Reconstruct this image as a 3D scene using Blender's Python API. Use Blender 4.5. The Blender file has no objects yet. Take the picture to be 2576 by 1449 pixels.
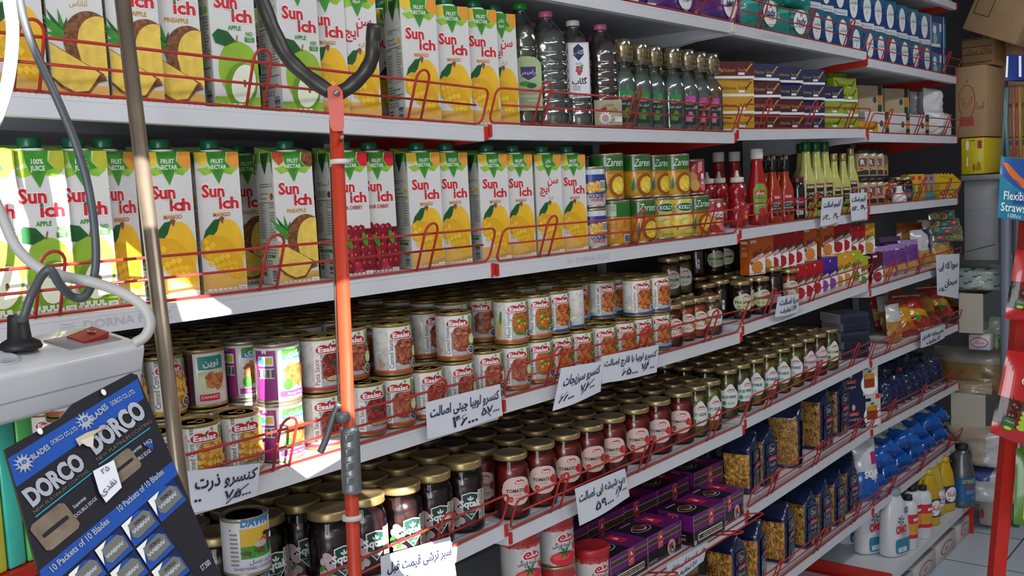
import bpy, bmesh, math, random
from math import sin, cos, pi, radians, atan2, hypot
from mathutils import Vector, Matrix

random.seed(11)
SC = bpy.context.scene
COL = SC.collection

# ---------------------------------------------------------------- camera
CAM = Vector((-.4995, -1.3597, 1.7270))
YAW, PIT, ROL, FPX = .88916, -.09726, -.04885, 2566.0
FWD = Vector((sin(YAW)*cos(PIT), cos(YAW)*cos(PIT), sin(PIT)))
_rt = Vector((cos(YAW), -sin(YAW), 0)); _up = _rt.cross(FWD)
RGT = _rt*cos(ROL) + _up*sin(ROL)
UPV = _up*cos(ROL) - _rt*sin(ROL)
cd = bpy.data.cameras.new('camera'); cd.sensor_width = 36; cd.lens = FPX/2576*36
cd.clip_start = .02
cam = bpy.data.objects.new('camera', cd); COL.objects.link(cam)
cam.matrix_world = Matrix(((RGT.x, UPV.x, -FWD.x, CAM.x), (RGT.y, UPV.y, -FWD.y, CAM.y), (RGT.z, UPV.z, -FWD.z, CAM.z), (0, 0, 0, 1)))
SC.camera = cam
SC.view_settings.view_transform = 'Standard'; SC.view_settings.look = 'None'
SC.view_settings.gamma = 1; SC.view_settings.use_curve_mapping = False
SC.view_settings.exposure = 0.0

# ---------------------------------------------------------------- light
W = bpy.data.worlds.new('world'); SC.world = W; W.use_nodes = True
W.node_tree.nodes['Background'].inputs[0].default_value = (.86, .93, 1.0, 1)
W.node_tree.nodes['Background'].inputs[1].default_value = .40
SUN_DIR = Vector((.36, .84, -.335)).normalized()          # the way the sunlight travels
def lamp(name, kind, loc, aim, energy, color, **kw):
    l = bpy.data.lights.new(name, kind); l.energy = energy; l.color = color
    for k, v in kw.items(): setattr(l, k, v)
    o = bpy.data.objects.new(name, l); COL.objects.link(o); o.location = loc
    o.rotation_euler = (Vector(aim)).to_track_quat('-Z', 'Y').to_euler()
    return o
lamp('sun', 'SUN', (-3, -4, 5), SUN_DIR, 24, (1, .97, .9), angle=.003)
lamp('doorway_daylight', 'AREA', (-2.3, -1.9, 1.75), (.80, .60, -.12), 64, (.91, .96, 1), shape='RECTANGLE', size=1.6, size_y=2.0)
lamp('ceiling_tube_near', 'AREA', (.7, -1.35, 2.86), (0, .12, -1), 13, (.97, .98, 1), shape='RECTANGLE', size=1.3, size_y=.16)
lamp('ceiling_tube_far', 'AREA', (3.4, -1.45, 2.86), (0, .12, -1), 18, (.92, .96, 1), shape='RECTANGLE', size=1.3, size_y=.16)
cy = SC.cycles
cy.max_bounces = 7; cy.diffuse_bounces = 3; cy.glossy_bounces = 3; cy.transmission_bounces = 6; cy.transparent_max_bounces = 14
cy.caustics_reflective = False; cy.caustics_refractive = False; cy.use_denoising = True; cy.sample_clamp_indirect = 6

# ---------------------------------------------------------------- photo geometry helpers
def ray(u, v): return RGT*((u-1288)/FPX) + UPV*((724.5-v)/FPX) + FWD
def onY(u, v, Y): d = ray(u, v); return CAM + d*((Y-CAM.y)/d.y)
def onZ(u, v, Z): d = ray(u, v); return CAM + d*((Z-CAM.z)/d.z)
def onX(u, v, X): d = ray(u, v); return CAM + d*((X-CAM.x)/d.x)
def onD(u, v, D): return CAM + ray(u, v)*D
def proj(p):
    q = Vector(p)-CAM; w = q.dot(FWD)
    return 1288+FPX*q.dot(RGT)/w, 724.5-FPX*q.dot(UPV)/w
def Xat(u, Y, Z):                       # X of the point at depth Y, height Z that stands at picture column u
    lo, hi = -1.6, 7.5
    for _ in range(40):
        m = (lo+hi)/2
        if proj((m, Y, Z))[0] < u: lo = m
        else: hi = m
    return (lo+hi)/2
def face_angle(x, y, k=1.0): return -atan2(x-CAM.x, y-CAM.y)*k      # turn about z that faces the viewer side of the aisle

# ---------------------------------------------------------------- materials
def lin(h):
    h = h.lstrip('#'); c = [int(h[i:i+2], 16)/255 for i in (0, 2, 4)]
    return [x/12.92 if x <= .04045 else ((x+.055)/1.055)**2.4 for x in c]
MATS = {}
def M(hexc, rough=.45, metal=0.0, noise=.06, scale=30.0, spec=.5, coat=0.0, bump=0.0, name=None):
    key = (hexc, rough, metal, noise, scale, spec, coat, bump)
    if key in MATS: return MATS[key]
    m = bpy.data.materials.new(name or 'surface_'+hexc.lstrip('#')); m.use_nodes = True
    nt = m.node_tree; b = nt.nodes['Principled BSDF']
    c = lin(hexc)
    tc = nt.nodes.new('ShaderNodeTexCoord'); n = nt.nodes.new('ShaderNodeTexNoise')
    n.inputs['Scale'].default_value = scale; n.inputs['Detail'].default_value = 2
    nt.links.new(tc.outputs['Object'], n.inputs['Vector'])
    r = nt.nodes.new('ShaderNodeValToRGB')
    r.color_ramp.elements[0].position = .3; r.color_ramp.elements[1].position = .7
    r.color_ramp.elements[0].color = [x*(1-noise) for x in c]+[1]
    r.color_ramp.elements[1].color = [min(1, x*(1+noise)) for x in c]+[1]
    nt.links.new(n.outputs['Fac'], r.inputs['Fac']); nt.links.new(r.outputs['Color'], b.inputs['Base Color'])
    b.inputs['Roughness'].default_value = rough; b.inputs['Metallic'].default_value = metal
    b.inputs['Specular IOR Level'].default_value = spec; b.inputs['Coat Weight'].default_value = coat
    if bump:
        bp = nt.nodes.new('ShaderNodeBump'); bp.inputs['Strength'].default_value = bump; bp.inputs['Distance'].default_value = .004
        nt.links.new(n.outputs['Fac'], bp.inputs['Height']); nt.links.new(bp.outputs['Normal'], b.inputs['Normal'])
    MATS[key] = m
    return m
def MV(name, stops, scale=60.0, rough=.4, bump=.3, feature='F1', stretch=(1, 1, 1), dist=.003, coat=0.0):   # cell pattern: pasta, grains, lumps
    key = ('v', name)
    if key in MATS: return MATS[key]
    m = bpy.data.materials.new(name); m.use_nodes = True
    nt = m.node_tree; b = nt.nodes['Principled BSDF']
    tc = nt.nodes.new('ShaderNodeTexCoord'); mp = nt.nodes.new('ShaderNodeMapping'); mp.inputs['Scale'].default_value = stretch
    v = nt.nodes.new('ShaderNodeTexVoronoi'); v.inputs['Scale'].default_value = scale
    nt.links.new(tc.outputs['Object'], mp.inputs['Vector']); nt.links.new(mp.outputs['Vector'], v.inputs['Vector'])
    r = nt.nodes.new('ShaderNodeValToRGB'); e = r.color_ramp.elements
    e[0].position, e[0].color = stops[0][0], lin(stops[0][1])+[1]
    e[1].position, e[1].color = stops[-1][0], lin(stops[-1][1])+[1]
    for p, h in stops[1:-1]:
        x = e.new(p); x.color = lin(h)+[1]
    nt.links.new(v.outputs['Distance'], r.inputs['Fac']); nt.links.new(r.outputs['Color'], b.inputs['Base Color'])
    b.inputs['Roughness'].default_value = rough; b.inputs['Coat Weight'].default_value = coat
    if bump:
        bp = nt.nodes.new('ShaderNodeBump'); bp.inputs['Strength'].default_value = bump; bp.inputs['Distance'].default_value = dist; bp.invert = True
        nt.links.new(v.outputs['Distance'], bp.inputs['Height']); nt.links.new(bp.outputs['Normal'], b.inputs['Normal'])
    MATS[key] = m
    return m
def MG(name, tint='#ffffff', refl=.9, rough=.03, milk=0.0, body='#ffffff', base=0.0, bump=.15):           # thin clear glass or film: see-through with a fresnel sheen
    key = ('g', name)
    if key in MATS: return MATS[key]
    m = bpy.data.materials.new(name); m.use_nodes = True
    nt = m.node_tree; nt.nodes.clear()
    o = nt.nodes.new('ShaderNodeOutputMaterial'); mx = nt.nodes.new('ShaderNodeMixShader')
    t = nt.nodes.new('ShaderNodeBsdfTransparent'); g = nt.nodes.new('ShaderNodeBsdfGlossy'); f = nt.nodes.new('ShaderNodeFresnel')
    ml = nt.nodes.new('ShaderNodeMath'); ml.operation = 'MULTIPLY'; ml.inputs[1].default_value = refl
    f.inputs['IOR'].default_value = 1.5; t.inputs[0].default_value = lin(tint)+[1]; g.inputs['Roughness'].default_value = rough
    nz = nt.nodes.new('ShaderNodeTexNoise'); nz.inputs['Scale'].default_value = 40
    bp = nt.nodes.new('ShaderNodeBump'); bp.inputs['Strength'].default_value = .15; bp.inputs['Distance'].default_value = .003
    tc = nt.nodes.new('ShaderNodeTexCoord'); nt.links.new(tc.outputs['Object'], nz.inputs['Vector'])
    nt.links.new(nz.outputs['Fac'], bp.inputs['Height']); nt.links.new(bp.outputs['Normal'], g.inputs['Normal'])
    ad = nt.nodes.new('ShaderNodeMath'); ad.operation = 'ADD'; ad.use_clamp = True; ad.inputs[1].default_value = base; bp.inputs['Strength'].default_value = bump
    nt.links.new(f.outputs[0], ml.inputs[0]); nt.links.new(ml.outputs[0], ad.inputs[0]); nt.links.new(ad.outputs[0], mx.inputs[0])
    src = t.outputs[0]
    if milk:
        df = nt.nodes.new('ShaderNodeBsdfDiffuse'); df.inputs[0].default_value = lin(body)+[1]; m2 = nt.nodes.new('ShaderNodeMixShader'); m2.inputs[0].default_value = milk
        nt.links.new(t.outputs[0], m2.inputs[1]); nt.links.new(df.outputs[0], m2.inputs[2]); src = m2.outputs[0]
    nt.links.new(src, mx.inputs[1]); nt.links.new(g.outputs[0], mx.inputs[2]); nt.links.new(mx.outputs[0], o.inputs[0])
    MATS[key] = m
    return m
def MW(name, tint, ior=1.33):                                  # water or clear liquid that bends light
    key = ('w', name)
    if key in MATS: return MATS[key]
    m = bpy.data.materials.new(name); m.use_nodes = True
    b = m.node_tree.nodes['Principled BSDF']
    b.inputs['Base Color'].default_value = lin(tint)+[1]; b.inputs['Roughness'].default_value = .02
    b.inputs['Transmission Weight'].default_value = 1; b.inputs['IOR'].default_value = ior
    nt = m.node_tree; nz = nt.nodes.new('ShaderNodeTexNoise'); nz.inputs['Scale'].default_value = 22
    bp = nt.nodes.new('ShaderNodeBump'); bp.inputs['Strength'].default_value = .35; bp.inputs['Distance'].default_value = .004
    tc = nt.nodes.new('ShaderNodeTexCoord'); nt.links.new(tc.outputs['Object'], nz.inputs['Vector'])
    nt.links.new(nz.outputs['Fac'], bp.inputs['Height']); nt.links.new(bp.outputs['Normal'], b.inputs['Normal'])
    MATS[key] = m
    return m

# ---------------------------------------------------------------- text
_L = {'ا': 0xFE8D, 'ب': 0xFE8F, 'پ': 0xFB56, 'ت': 0xFE95, 'ث': 0xFE99, 'ج': 0xFE9D, 'چ': 0xFB7A, 'ح': 0xFEA1, 'خ': 0xFEA5, 'د': 0xFEA9,
      'ذ': 0xFEAB, 'ر': 0xFEAD, 'ز': 0xFEAF, 'ژ': 0xFB8A, 'س': 0xFEB1, 'ش': 0xFEB5, 'ص': 0xFEB9, 'ض': 0xFEBD, 'ط': 0xFEC1, 'ع': 0xFEC9,
      'غ': 0xFECD, 'ف': 0xFED1, 'ق': 0xFED5, 'ک': 0xFB8E, 'گ': 0xFB92, 'ل': 0xFEDD, 'م': 0xFEE1, 'ن': 0xFEE5, 'ه': 0xFEE9, 'و': 0xFEED,
      'ی': 0xFBFC, 'آ': 0xFE81}
_NJ = 'ادذرزژوآ'
def fa(s):                                # Persian words in joined letter shapes, right to left
    if not any(ch in _L for ch in s): return s
    out = []
    for i, ch in enumerate(s):
        if ch not in _L: out.append(ch); continue
        pj = i > 0 and s[i-1] in _L and s[i-1] not in _NJ
        nj = ch not in _NJ and i+1 < len(s) and s[i+1] in _L
        out.append(chr(_L[ch] + (3 if pj and nj else 1 if pj else 2 if nj else 0)))
    return ''.join(reversed(out))
TX = {}
def text_shape(s, bold, res):
    key = (s, bold, res)
    if key in TX: return TX[key]
    c = bpy.data.curves.new('lettering', 'FONT'); c.body = fa(s); c.resolution_u = res; c.offset = bold
    o = bpy.data.objects.new('lettering', c)
    me = bpy.data.meshes.new_from_object(o)
    vs = [(v.co.x, v.co.y) for v in me.vertices]; fs = [tuple(p.vertices) for p in me.polygons]
    bpy.data.objects.remove(o); bpy.data.curves.remove(c); bpy.data.meshes.remove(me)
    if vs:
        x0 = min(v[0] for v in vs); x1 = max(v[0] for v in vs)
    else: x0 = x1 = 0
    TX[key] = (vs, fs, x0, x1)
    return TX[key]

# ---------------------------------------------------------------- mesh builder
class MB:
    EPS = .0005
    def __init__(s): s.v = []; s.f = []; s.fm = []; s.sm = []; s.mats = []; s.map = None; s.step = None; s.eps = MB.EPS; s.nb = 0
    def mi(s, m):
        if m not in s.mats: s.mats.append(m)
        return s.mats.index(m)
    def put(s, vs, fs, m, smooth=False):
        b = len(s.v); s.v += [tuple(v) for v in vs]; k = s.mi(m)
        for f in fs: s.f.append([b+i for i in f]); s.fm.append(k); s.sm.append(smooth)
    def box(s, x0, x1, y0, y1, z0, z1, m, faces=None):
        vs = [(x, y, z) for z in (z0, z1) for y in (y0, y1) for x in (x0, x1)]
        fs = [(0, 2, 3, 1), (4, 5, 7, 6), (0, 1, 5, 4), (2, 6, 7, 3), (0, 4, 6, 2), (1, 3, 7, 5)]   # bottom top front back left right
        if faces:
            for f, mm in zip(fs, faces): s.put([vs[i] for i in f], [(0, 1, 2, 3)], mm)
        else: s.put(vs, fs, m)
    def rbox(s, x0, x1, y0, y1, z0, z1, m, r=.004, seg=2):
        bm = bmesh.new(); bmesh.ops.create_cube(bm, size=1)
        for v in bm.verts: v.co = Vector(((x0+x1)/2+v.co.x*(x1-x0), (y0+y1)/2+v.co.y*(y1-y0), (z0+z1)/2+v.co.z*(z1-z0)))
        bmesh.ops.bevel(bm, geom=bm.edges[:], offset=r, segments=seg, affect='EDGES', profile=.5)
        bm.verts.index_update()
        s.put([v.co[:] for v in bm.verts], [[v.index for v in f.verts] for f in bm.faces], m, True); bm.free()
    def lathe(s, prof, m, n=28, c=(0, 0, 0), mats=None, sx=1, sy=1, p=2.0, smooth=True):   # p > 2 squares the section
        vs = []; N = len(prof)
        for r, z in prof:
            for k in range(n):
                a = 2*pi*k/n; ca, sa = cos(a), sin(a)
                q = (abs(ca)**p+abs(sa)**p)**(-1/p) if p != 2.0 else 1
                vs.append((c[0]+r*sx*ca*q, c[1]+r*sy*sa*q, c[2]+z))
        for i in range(N-1):
            fs = [(i*n+k, i*n+(k+1) % n, (i+1)*n+(k+1) % n, (i+1)*n+k) for k in range(n)]
            s.put([], [], m)
            b = len(s.v) if i == 0 else base
            if i == 0: base = b; s.v += vs
            k_ = s.mi(mats[i] if mats else m)
            for f in fs: s.f.append([base+j for j in f]); s.fm.append(k_); s.sm.append(smooth)
        for i, flip in ((0, True), (N-1, False)):
            if prof[i][0] > 1e-5:
                f = [base+i*n+k for k in range(n)]
                if flip: f.reverse()
                s.f.append(f); s.fm.append(s.mi((mats[0] if i == 0 else mats[-1]) if mats else m)); s.sm.append(False)
    def tube(s, pts, r, m, n=8, closed=False):
        P = [Vector(p) for p in pts]; N = len(P); rs = r if isinstance(r, (list, tuple)) else [r]*N
        def tan(i):
            a = P[(i-1) % N] if closed or i > 0 else P[i]; b = P[(i+1) % N] if closed or i < N-1 else P[i]
            d = b-a
            return d.normalized() if d.length > 1e-9 else Vector((0, 0, 1))
        t0 = tan(0); up = Vector((0, 0, 1)) if abs(t0.z) < .9 else Vector((1, 0, 0))
        nrm = t0.cross(up).normalized(); vs = []
        for i in range(N):
            t = tan(i); nrm = (nrm-t*nrm.dot(t)).normalized(); bi = t.cross(nrm)
            for k in range(n):
                a = 2*pi*k/n; vs.append(P[i]+(nrm*cos(a)+bi*sin(a))*rs[i])
        fs = [(i*n+k, i*n+(k+1) % n, ((i+1) % N)*n+(k+1) % n, ((i+1) % N)*n+k) for i in range(N if closed else N-1) for k in range(n)]
        if not closed: fs += [list(range(n))[::-1], [(N-1)*n+k for k in range(n)]]
        s.put(vs, fs, m, True)
    # flat artwork printed on a face: u across, v up, o layers above the face
    def cyl(s, r, n=None): s.map = lambda u, v, o: ((r+o)*sin(u/r), -(r+o)*cos(u/r), v); s.step = r*.16
    def front(s, y, x=0, z=0): s.map = lambda u, v, o: (x+u, y-o, z+v); s.step = None
    def left(s, x, y=0, z=0): s.map = lambda u, v, o: (x-o, y-u, z+v); s.step = None
    def right(s, x, y=0, z=0): s.map = lambda u, v, o: (x+o, y+u, z+v); s.step = None
    def top(s, z, x=0, y=0): s.map = lambda u, v, o: (x+u, y+v, z+o); s.step = None
    def strip(s, cols, m, L=1):            # cols: (u, v_low, v_high)
        s.nb += 1; o = L*s.eps+s.nb*4e-6; vs = []
        for u, a, b in cols: vs += [s.map(u, a, o), s.map(u, b, o)]
        s.put(vs, [(2*i, 2*i+2, 2*i+3, 2*i+1) for i in range(len(cols)-1)], m)
    def rect(s, u0, v0, u1, v1, m, L=1):
        n = max(1, int(math.ceil(abs(u1-u0)/s.step))) if s.step else 1
        s.strip([(u0+(u1-u0)*i/n, v0, v1) for i in range(n+1)], m, L)
    def ell(s, cu, cv, ru, rv, m, L=1, n=12, rot=0.0):
        if rot or n < 10:
            s.poly([(cu+ru*cos(2*pi*k/n)*cos(rot)-rv*sin(2*pi*k/n)*sin(rot), cv+ru*cos(2*pi*k/n)*sin(rot)+rv*sin(2*pi*k/n)*cos(rot)) for k in range(n)], m, L)
        else:
            s.strip([(cu-ru*cos(pi*k/n), cv-rv*sin(pi*k/n), cv+rv*sin(pi*k/n)) for k in range(n+1)], m, L)
    def rrect(s, u0, v0, u1, v1, r, m, L=1):
        c = []
        for k in range(5): c.append((u0+r-r*cos(pi/2*k/4), v0+r-r*sin(pi/2*k/4), v1-r+r*sin(pi/2*k/4)))
        n = max(1, int((u1-u0)/s.step)) if s.step else 1
        for k in range(1, n): c.append((u0+r+(u1-u0-2*r)*k/n, v0, v1))
        for k in range(4, -1, -1): c.append((u1-r+r*cos(pi/2*k/4), v0+r-r*sin(pi/2*k/4), v1-r+r*sin(pi/2*k/4)))
        s.strip(c, m, L)
    def poly(s, pts, m, L=1):
        s.nb += 1; s.put([s.map(u, v, L*s.eps+s.nb*4e-6) for u, v in pts], [list(range(len(pts)))], m)
    def line(s, pts, w, m, L=1):
        for (a, b), (c, d) in zip(pts, pts[1:]):
            l = hypot(c-a, d-b) or 1; nx, ny = -(d-b)/l*w/2, (c-a)/l*w/2
            s.poly([(a-nx, b-ny), (c-nx, d-ny), (c+nx, d+ny), (a+nx, b+ny)], m, L)
    def text(s, t, u, v, h, m, L=2, align='c', rot=0.0, bold=0.0, sx=1.0, shear=0.0, res=2, fit=None):
        vs, fs, x0, x1 = text_shape(t, bold, res)
        if not vs: return
        k = h/.72; kx = k*sx
        if fit: kx = fit/max(1e-6, x1-x0)
        off = {'c': (x0+x1)/2, 'l': x0, 'r': x1}[align]
        s.nb += 1; cr, sr = cos(rot), sin(rot); o = L*s.eps+s.nb*4e-6; out = []
        for x, y in vs:
            a, b = (x-off)*kx+y*k*shear, y*k
            out.append(s.map(u+a*cr-b*sr, v+a*sr+b*cr, o))
        s.put(out, fs, m)
    def lines(s, u0, u1, v0, v1, n, m, L=1, fill=.45, ragged=.3):   # rows of small print
        for i in range(n):
            v = v1-(v1-v0)*(i+.5)/n; hh = (v1-v0)/n*fill/2
            u = u0
            while u < u1-1e-6:
                w = random.uniform(.08, .35)*(u1-u0); e = min(u1, u+w)
                s.rect(u, v-hh, e, v+hh, m, L); u = e+.03*(u1-u0)
                if random.random() < ragged*.3: break
    def bars(s, u0, u1, v0, v1, m, bg, L=1, n=14, vert=False):        # barcode
        s.rect(u0, v0, u1, v1, bg, L)
        for i in range(n):
            t = (i+.2)/n; w = random.choice((.25, .5, .75))/n
            if vert: s.rect(u0+(u1-u0)*.1, v0+(v1-v0)*t, u1-(u1-u0)*.1, v0+(v1-v0)*(t+w), m, L+1)
            else: s.rect(u0+(u1-u0)*t, v0+(v1-v0)*.1, u0+(u1-u0)*(t+w), v1-(v1-v0)*.1, m, L+1)
    def mesh(s, name):
        me = bpy.data.meshes.new(name); me.from_pydata(s.v, [], s.f)
        for m in s.mats: me.materials.append(m)
        me.polygons.foreach_set('material_index', s.fm); me.polygons.foreach_set('use_smooth', s.sm)
        me.update()
        return me

# ---------------------------------------------------------------- things and parts
def tag(o, label, cat, group=None):
    o['label'] = label; o['category'] = cat
    if group: o['group'] = group
def link_obj(name, mesh, parent=None, loc=(0, 0, 0)):
    o = bpy.data.objects.new(name, mesh); COL.objects.link(o); o.location = loc
    if parent: o.parent = parent
    return o
def struct(name, mb):
    o = link_obj(name, mb.mesh(name)); o['kind'] = 'structure'; return o
KINDS = {}
def kind(key, *parts):                  # parts: (name, MB or mesh, [sub-parts], part label)
    def conv(p):
        nm, mb = p[0], p[1]; subs = p[2] if len(p) > 2 else []
        return (nm, mb.mesh(nm) if isinstance(mb, MB) else mb, [conv(q) for q in subs], p[3] if len(p) > 3 else None)
    KINDS[key] = [conv(p) for p in parts]
def spawn(name, key, label, cat, loc, rz=0.0, group=None, rx=0.0, ry=0.0, sc=None):
    parts = KINDS[key]
    if len(parts) == 1 and not parts[0][2]:
        root = link_obj(name, parts[0][1]); todo = []
    else:
        root = bpy.data.objects.new(name, None); COL.objects.link(root); root.empty_display_size = .03; todo = parts
    root.location = loc; root.rotation_euler = (rx, ry, rz)
    if sc: root.scale = sc if isinstance(sc, tuple) else (sc, sc, sc)
    tag(root, label, cat, group)
    def add(ps, par):
        for nm, me, subs, lb in ps:
            o = link_obj(nm, me, par)
            if nm in ('pasta', 'garlic_cloves'): o['kind'] = 'stuff'
            if lb: o['label'] = lb
            add(subs, o)
    add(todo, root)
    return root
ORD = ['first', 'second', 'third', 'fourth', 'fifth', 'sixth', 'seventh', 'eighth', 'ninth', 'tenth', 'eleventh', 'twelfth', 'thirteenth', 'fourteenth',
       'fifteenth', 'sixteenth', 'seventeenth', 'eighteenth', 'nineteenth', 'twentieth', 'twenty-first', 'twenty-second', 'twenty-third', 'twenty-fourth', 'twenty-fifth', 'twenty-sixth', 'twenty-seventh', 'twenty-eighth', 'twenty-ninth', 'thirtieth']

# ---------------------------------------------------------------- shelf lines
J = [0, 1.12, 2.24, 3.304, 4.47]                       # bay joints along the wall
ROWZ = {0: 2.464, 1: 2.167, 2: 1.859, 3: 1.574, 4: 1.282, 5: 1.002, 6: .728, 7: .437}
SHELF = {}                                              # (row, bay) -> height at its middle, slope
for (r, b), (z, t) in {(0, 4): (1.839, 0), (1, 2): (1.575, .003), (1, 3): (1.573, -.003), (1, 4): (1.548, -.006), (2, 1): (1.312, -.0299), (2, 2): (1.299, -.004),
        (2, 3): (1.312, .0158), (2, 4): (1.305, -.002), (3, 1): (1.05, -.0065), (3, 2): (1.04, -.0088), (3, 3): (1.046, .001), (3, 4): (1.059, -.0105),
        (4, 1): (.782, -.004), (4, 2): (.781, -.0123), (4, 3): (.801, .0196), (4, 4): (.786, .001), (5, 1): (.542, .014), (5, 2): (.528, -.004),
        (5, 3): (.546, .0136), (5, 4): (.536, -.0133), (6, 2): (.282, -.003), (6, 3): (.30, .0179), (6, 4): (.293, -.0241)}.items():
    SHELF[(r, b)] = ((z+.36)*1.12, t)
for r in range(8):
    for b in (1, 2, 3, 4): SHELF.setdefault((r, b), (ROWZ[r], 0.0))
def bay_of(x): return 1 if x < J[1] else 2 if x < J[2] else 3 if x < J[3] else 4
def shelf_z(row, x):
    b = bay_of(x); z, t = SHELF[(row, b)]
    return z + t*(x-(J[b-1]+J[b])/2)
def spot(row, u, Y):                                     # point on the shelf of that row, at depth Y, seen at picture column u
    z = ROWZ[row]
    for _ in range(3):
        x = Xat(u, Y, z); z = shelf_z(row, x)
    return Vector((x, Y, z))
DEPTH = .47
# ================================================================ the room
PAINT = M('#d9d9de', .38, noise=.03, scale=9, name='white_shelf_paint')
PAINTG = M('#c2c2c8', .4, noise=.02, name='emboss_shade_paint')  # flat darker grey painted in place of the shade on embossed letters
RED = M('#b5302a', .35, noise=.05, name='red_coated_wire')
REDB = M('#c2291f', .4, noise=.05, name='red_bracket_paint')
CREAM = M('#e2d9c8', .5, noise=.03, name='cream_plastic_clip')
DARK = M('#1c1a1c', .5, noise=.1, name='dark_plastic')
WHITE = M('#f1f0ee', .45, noise=.02, name='white_print')
BLACK = M('#23212a', .5, noise=.1, name='black_print')
KRAFT = M('#b18f68', .8, noise=.07, scale=14, name='brown_cardboard')
KRAFTD = M('#93714b', .85, noise=.08, scale=14, name='cardboard_edge')
PAPER = M('#e9e9f1', .7, noise=.02, scale=20, name='white_note_paper')
INK = M('#20264a', .6, noise=.1, name='blue_marker_ink')
GLASS = MG('clear_glass'); FILM = MG('clear_film', '#f4f4f4', 1.0, .12)

fl = bpy.data.materials.new('floor_tiles'); fl.use_nodes = True
nt = fl.node_tree; bs = nt.nodes['Principled BSDF']; br = nt.nodes.new('ShaderNodeTexBrick'); tc = nt.nodes.new('ShaderNodeTexCoord')
br.offset = 0; br.inputs['Scale'].default_value = 1; br.inputs['Brick Width'].default_value = .42; br.inputs['Row Height'].default_value = .42
br.inputs['Mortar Size'].default_value = .004; br.inputs['Color1'].default_value = lin('#ccd4de')+[1]; br.inputs['Color2'].default_value = lin('#c6cfda')+[1]
br.inputs['Mortar'].default_value = lin('#5d5a58')+[1]
mp = nt.nodes.new('ShaderNodeMapping'); mp.inputs['Location'].default_value = (.13, .27, 0)
nt.links.new(tc.outputs['Object'], mp.inputs['Vector']); nt.links.new(mp.outputs['Vector'], br.inputs['Vector']); nt.links.new(br.outputs['Color'], bs.inputs['Base Color'])
bs.inputs['Roughness'].default_value = .25
m = MB(); m.put([(-3.2, -2.7, 0), (7, -2.7, 0), (7, .6, 0), (-3.2, .6, 0)], [(0, 1, 2, 3)], fl); struct('floor', m)
m = MB(); m.box(-3.2, 7, .5, .6, 0, 2.95, M('#56545a', .6, noise=.05, scale=3, name='grey_back_panel')); struct('wall_back', m)
m = MB(); m.box(6.9, 7, -2.7, .6, 0, 2.95, M('#a6a4a4', .7, noise=.05, scale=3, name='far_wall_paint')); struct('wall_right', m)
m = MB(); m.box(-3.2, 7, -2.7, .6, 2.95, 3.0, M('#cfcdc9', .8, noise=.03, name='ceiling_paint')); struct('ceiling', m)
# unseen front wall added behind the viewer, its holes cut to shape sun patches
SUNGAPS = [([(-60, 330), (44, 345), (70, 600), (60, 740), (-60, 760)], .05), ([(112, 430), (160, 438), (186, 720), (150, 705), (136, 560)], .05),
           ([(225, 560), (300, 590), (372, 640), (375, 745), (240, 745)], .05), ([(428, 655), (478, 660), (528, 748), (585, 784), (455, 810), (434, 745)], .0),
           ([(640, 890), (740, 868), (772, 1000), (768, 1100), (860, 1108), (872, 1140), (760, 1205), (700, 1160), (640, 1110)], .03),
           ([(938, 1212), (1052, 1222), (1066, 1370), (1150, 1352), (1142, 1445), (1010, 1449), (960, 1400)], .0)]
YF = -2.6
bm = bmesh.new(); edges = []
def loop(pts):
    vs = [bm.verts.new(p) for p in pts]
    for i in range(len(vs)): edges.append(bm.edges.new((vs[i], vs[(i+1) % len(vs)])))
loop([(-3.2, YF, 0), (7, YF, 0), (7, YF, 2.95), (-3.2, YF, 2.95)])
for poly, Y in SUNGAPS:
    loop([onY(u, v, Y)+SUN_DIR*((YF-Y)/SUN_DIR.y) for u, v in poly])
bmesh.ops.triangle_fill(bm, edges=edges, use_beauty=True)
me = bpy.data.meshes.new('wall_front_sun_mask'); bm.to_mesh(me); bm.free(); me.materials.append(M('#b9b4aa', .8, noise=.05, scale=4, name='sun_mask_wall'))
wf = link_obj('wall_front_sun_mask', me); wf['kind'] = 'structure'
sm = wf.modifiers.new('thickness', 'SOLIDIFY'); sm.thickness = .02

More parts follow.
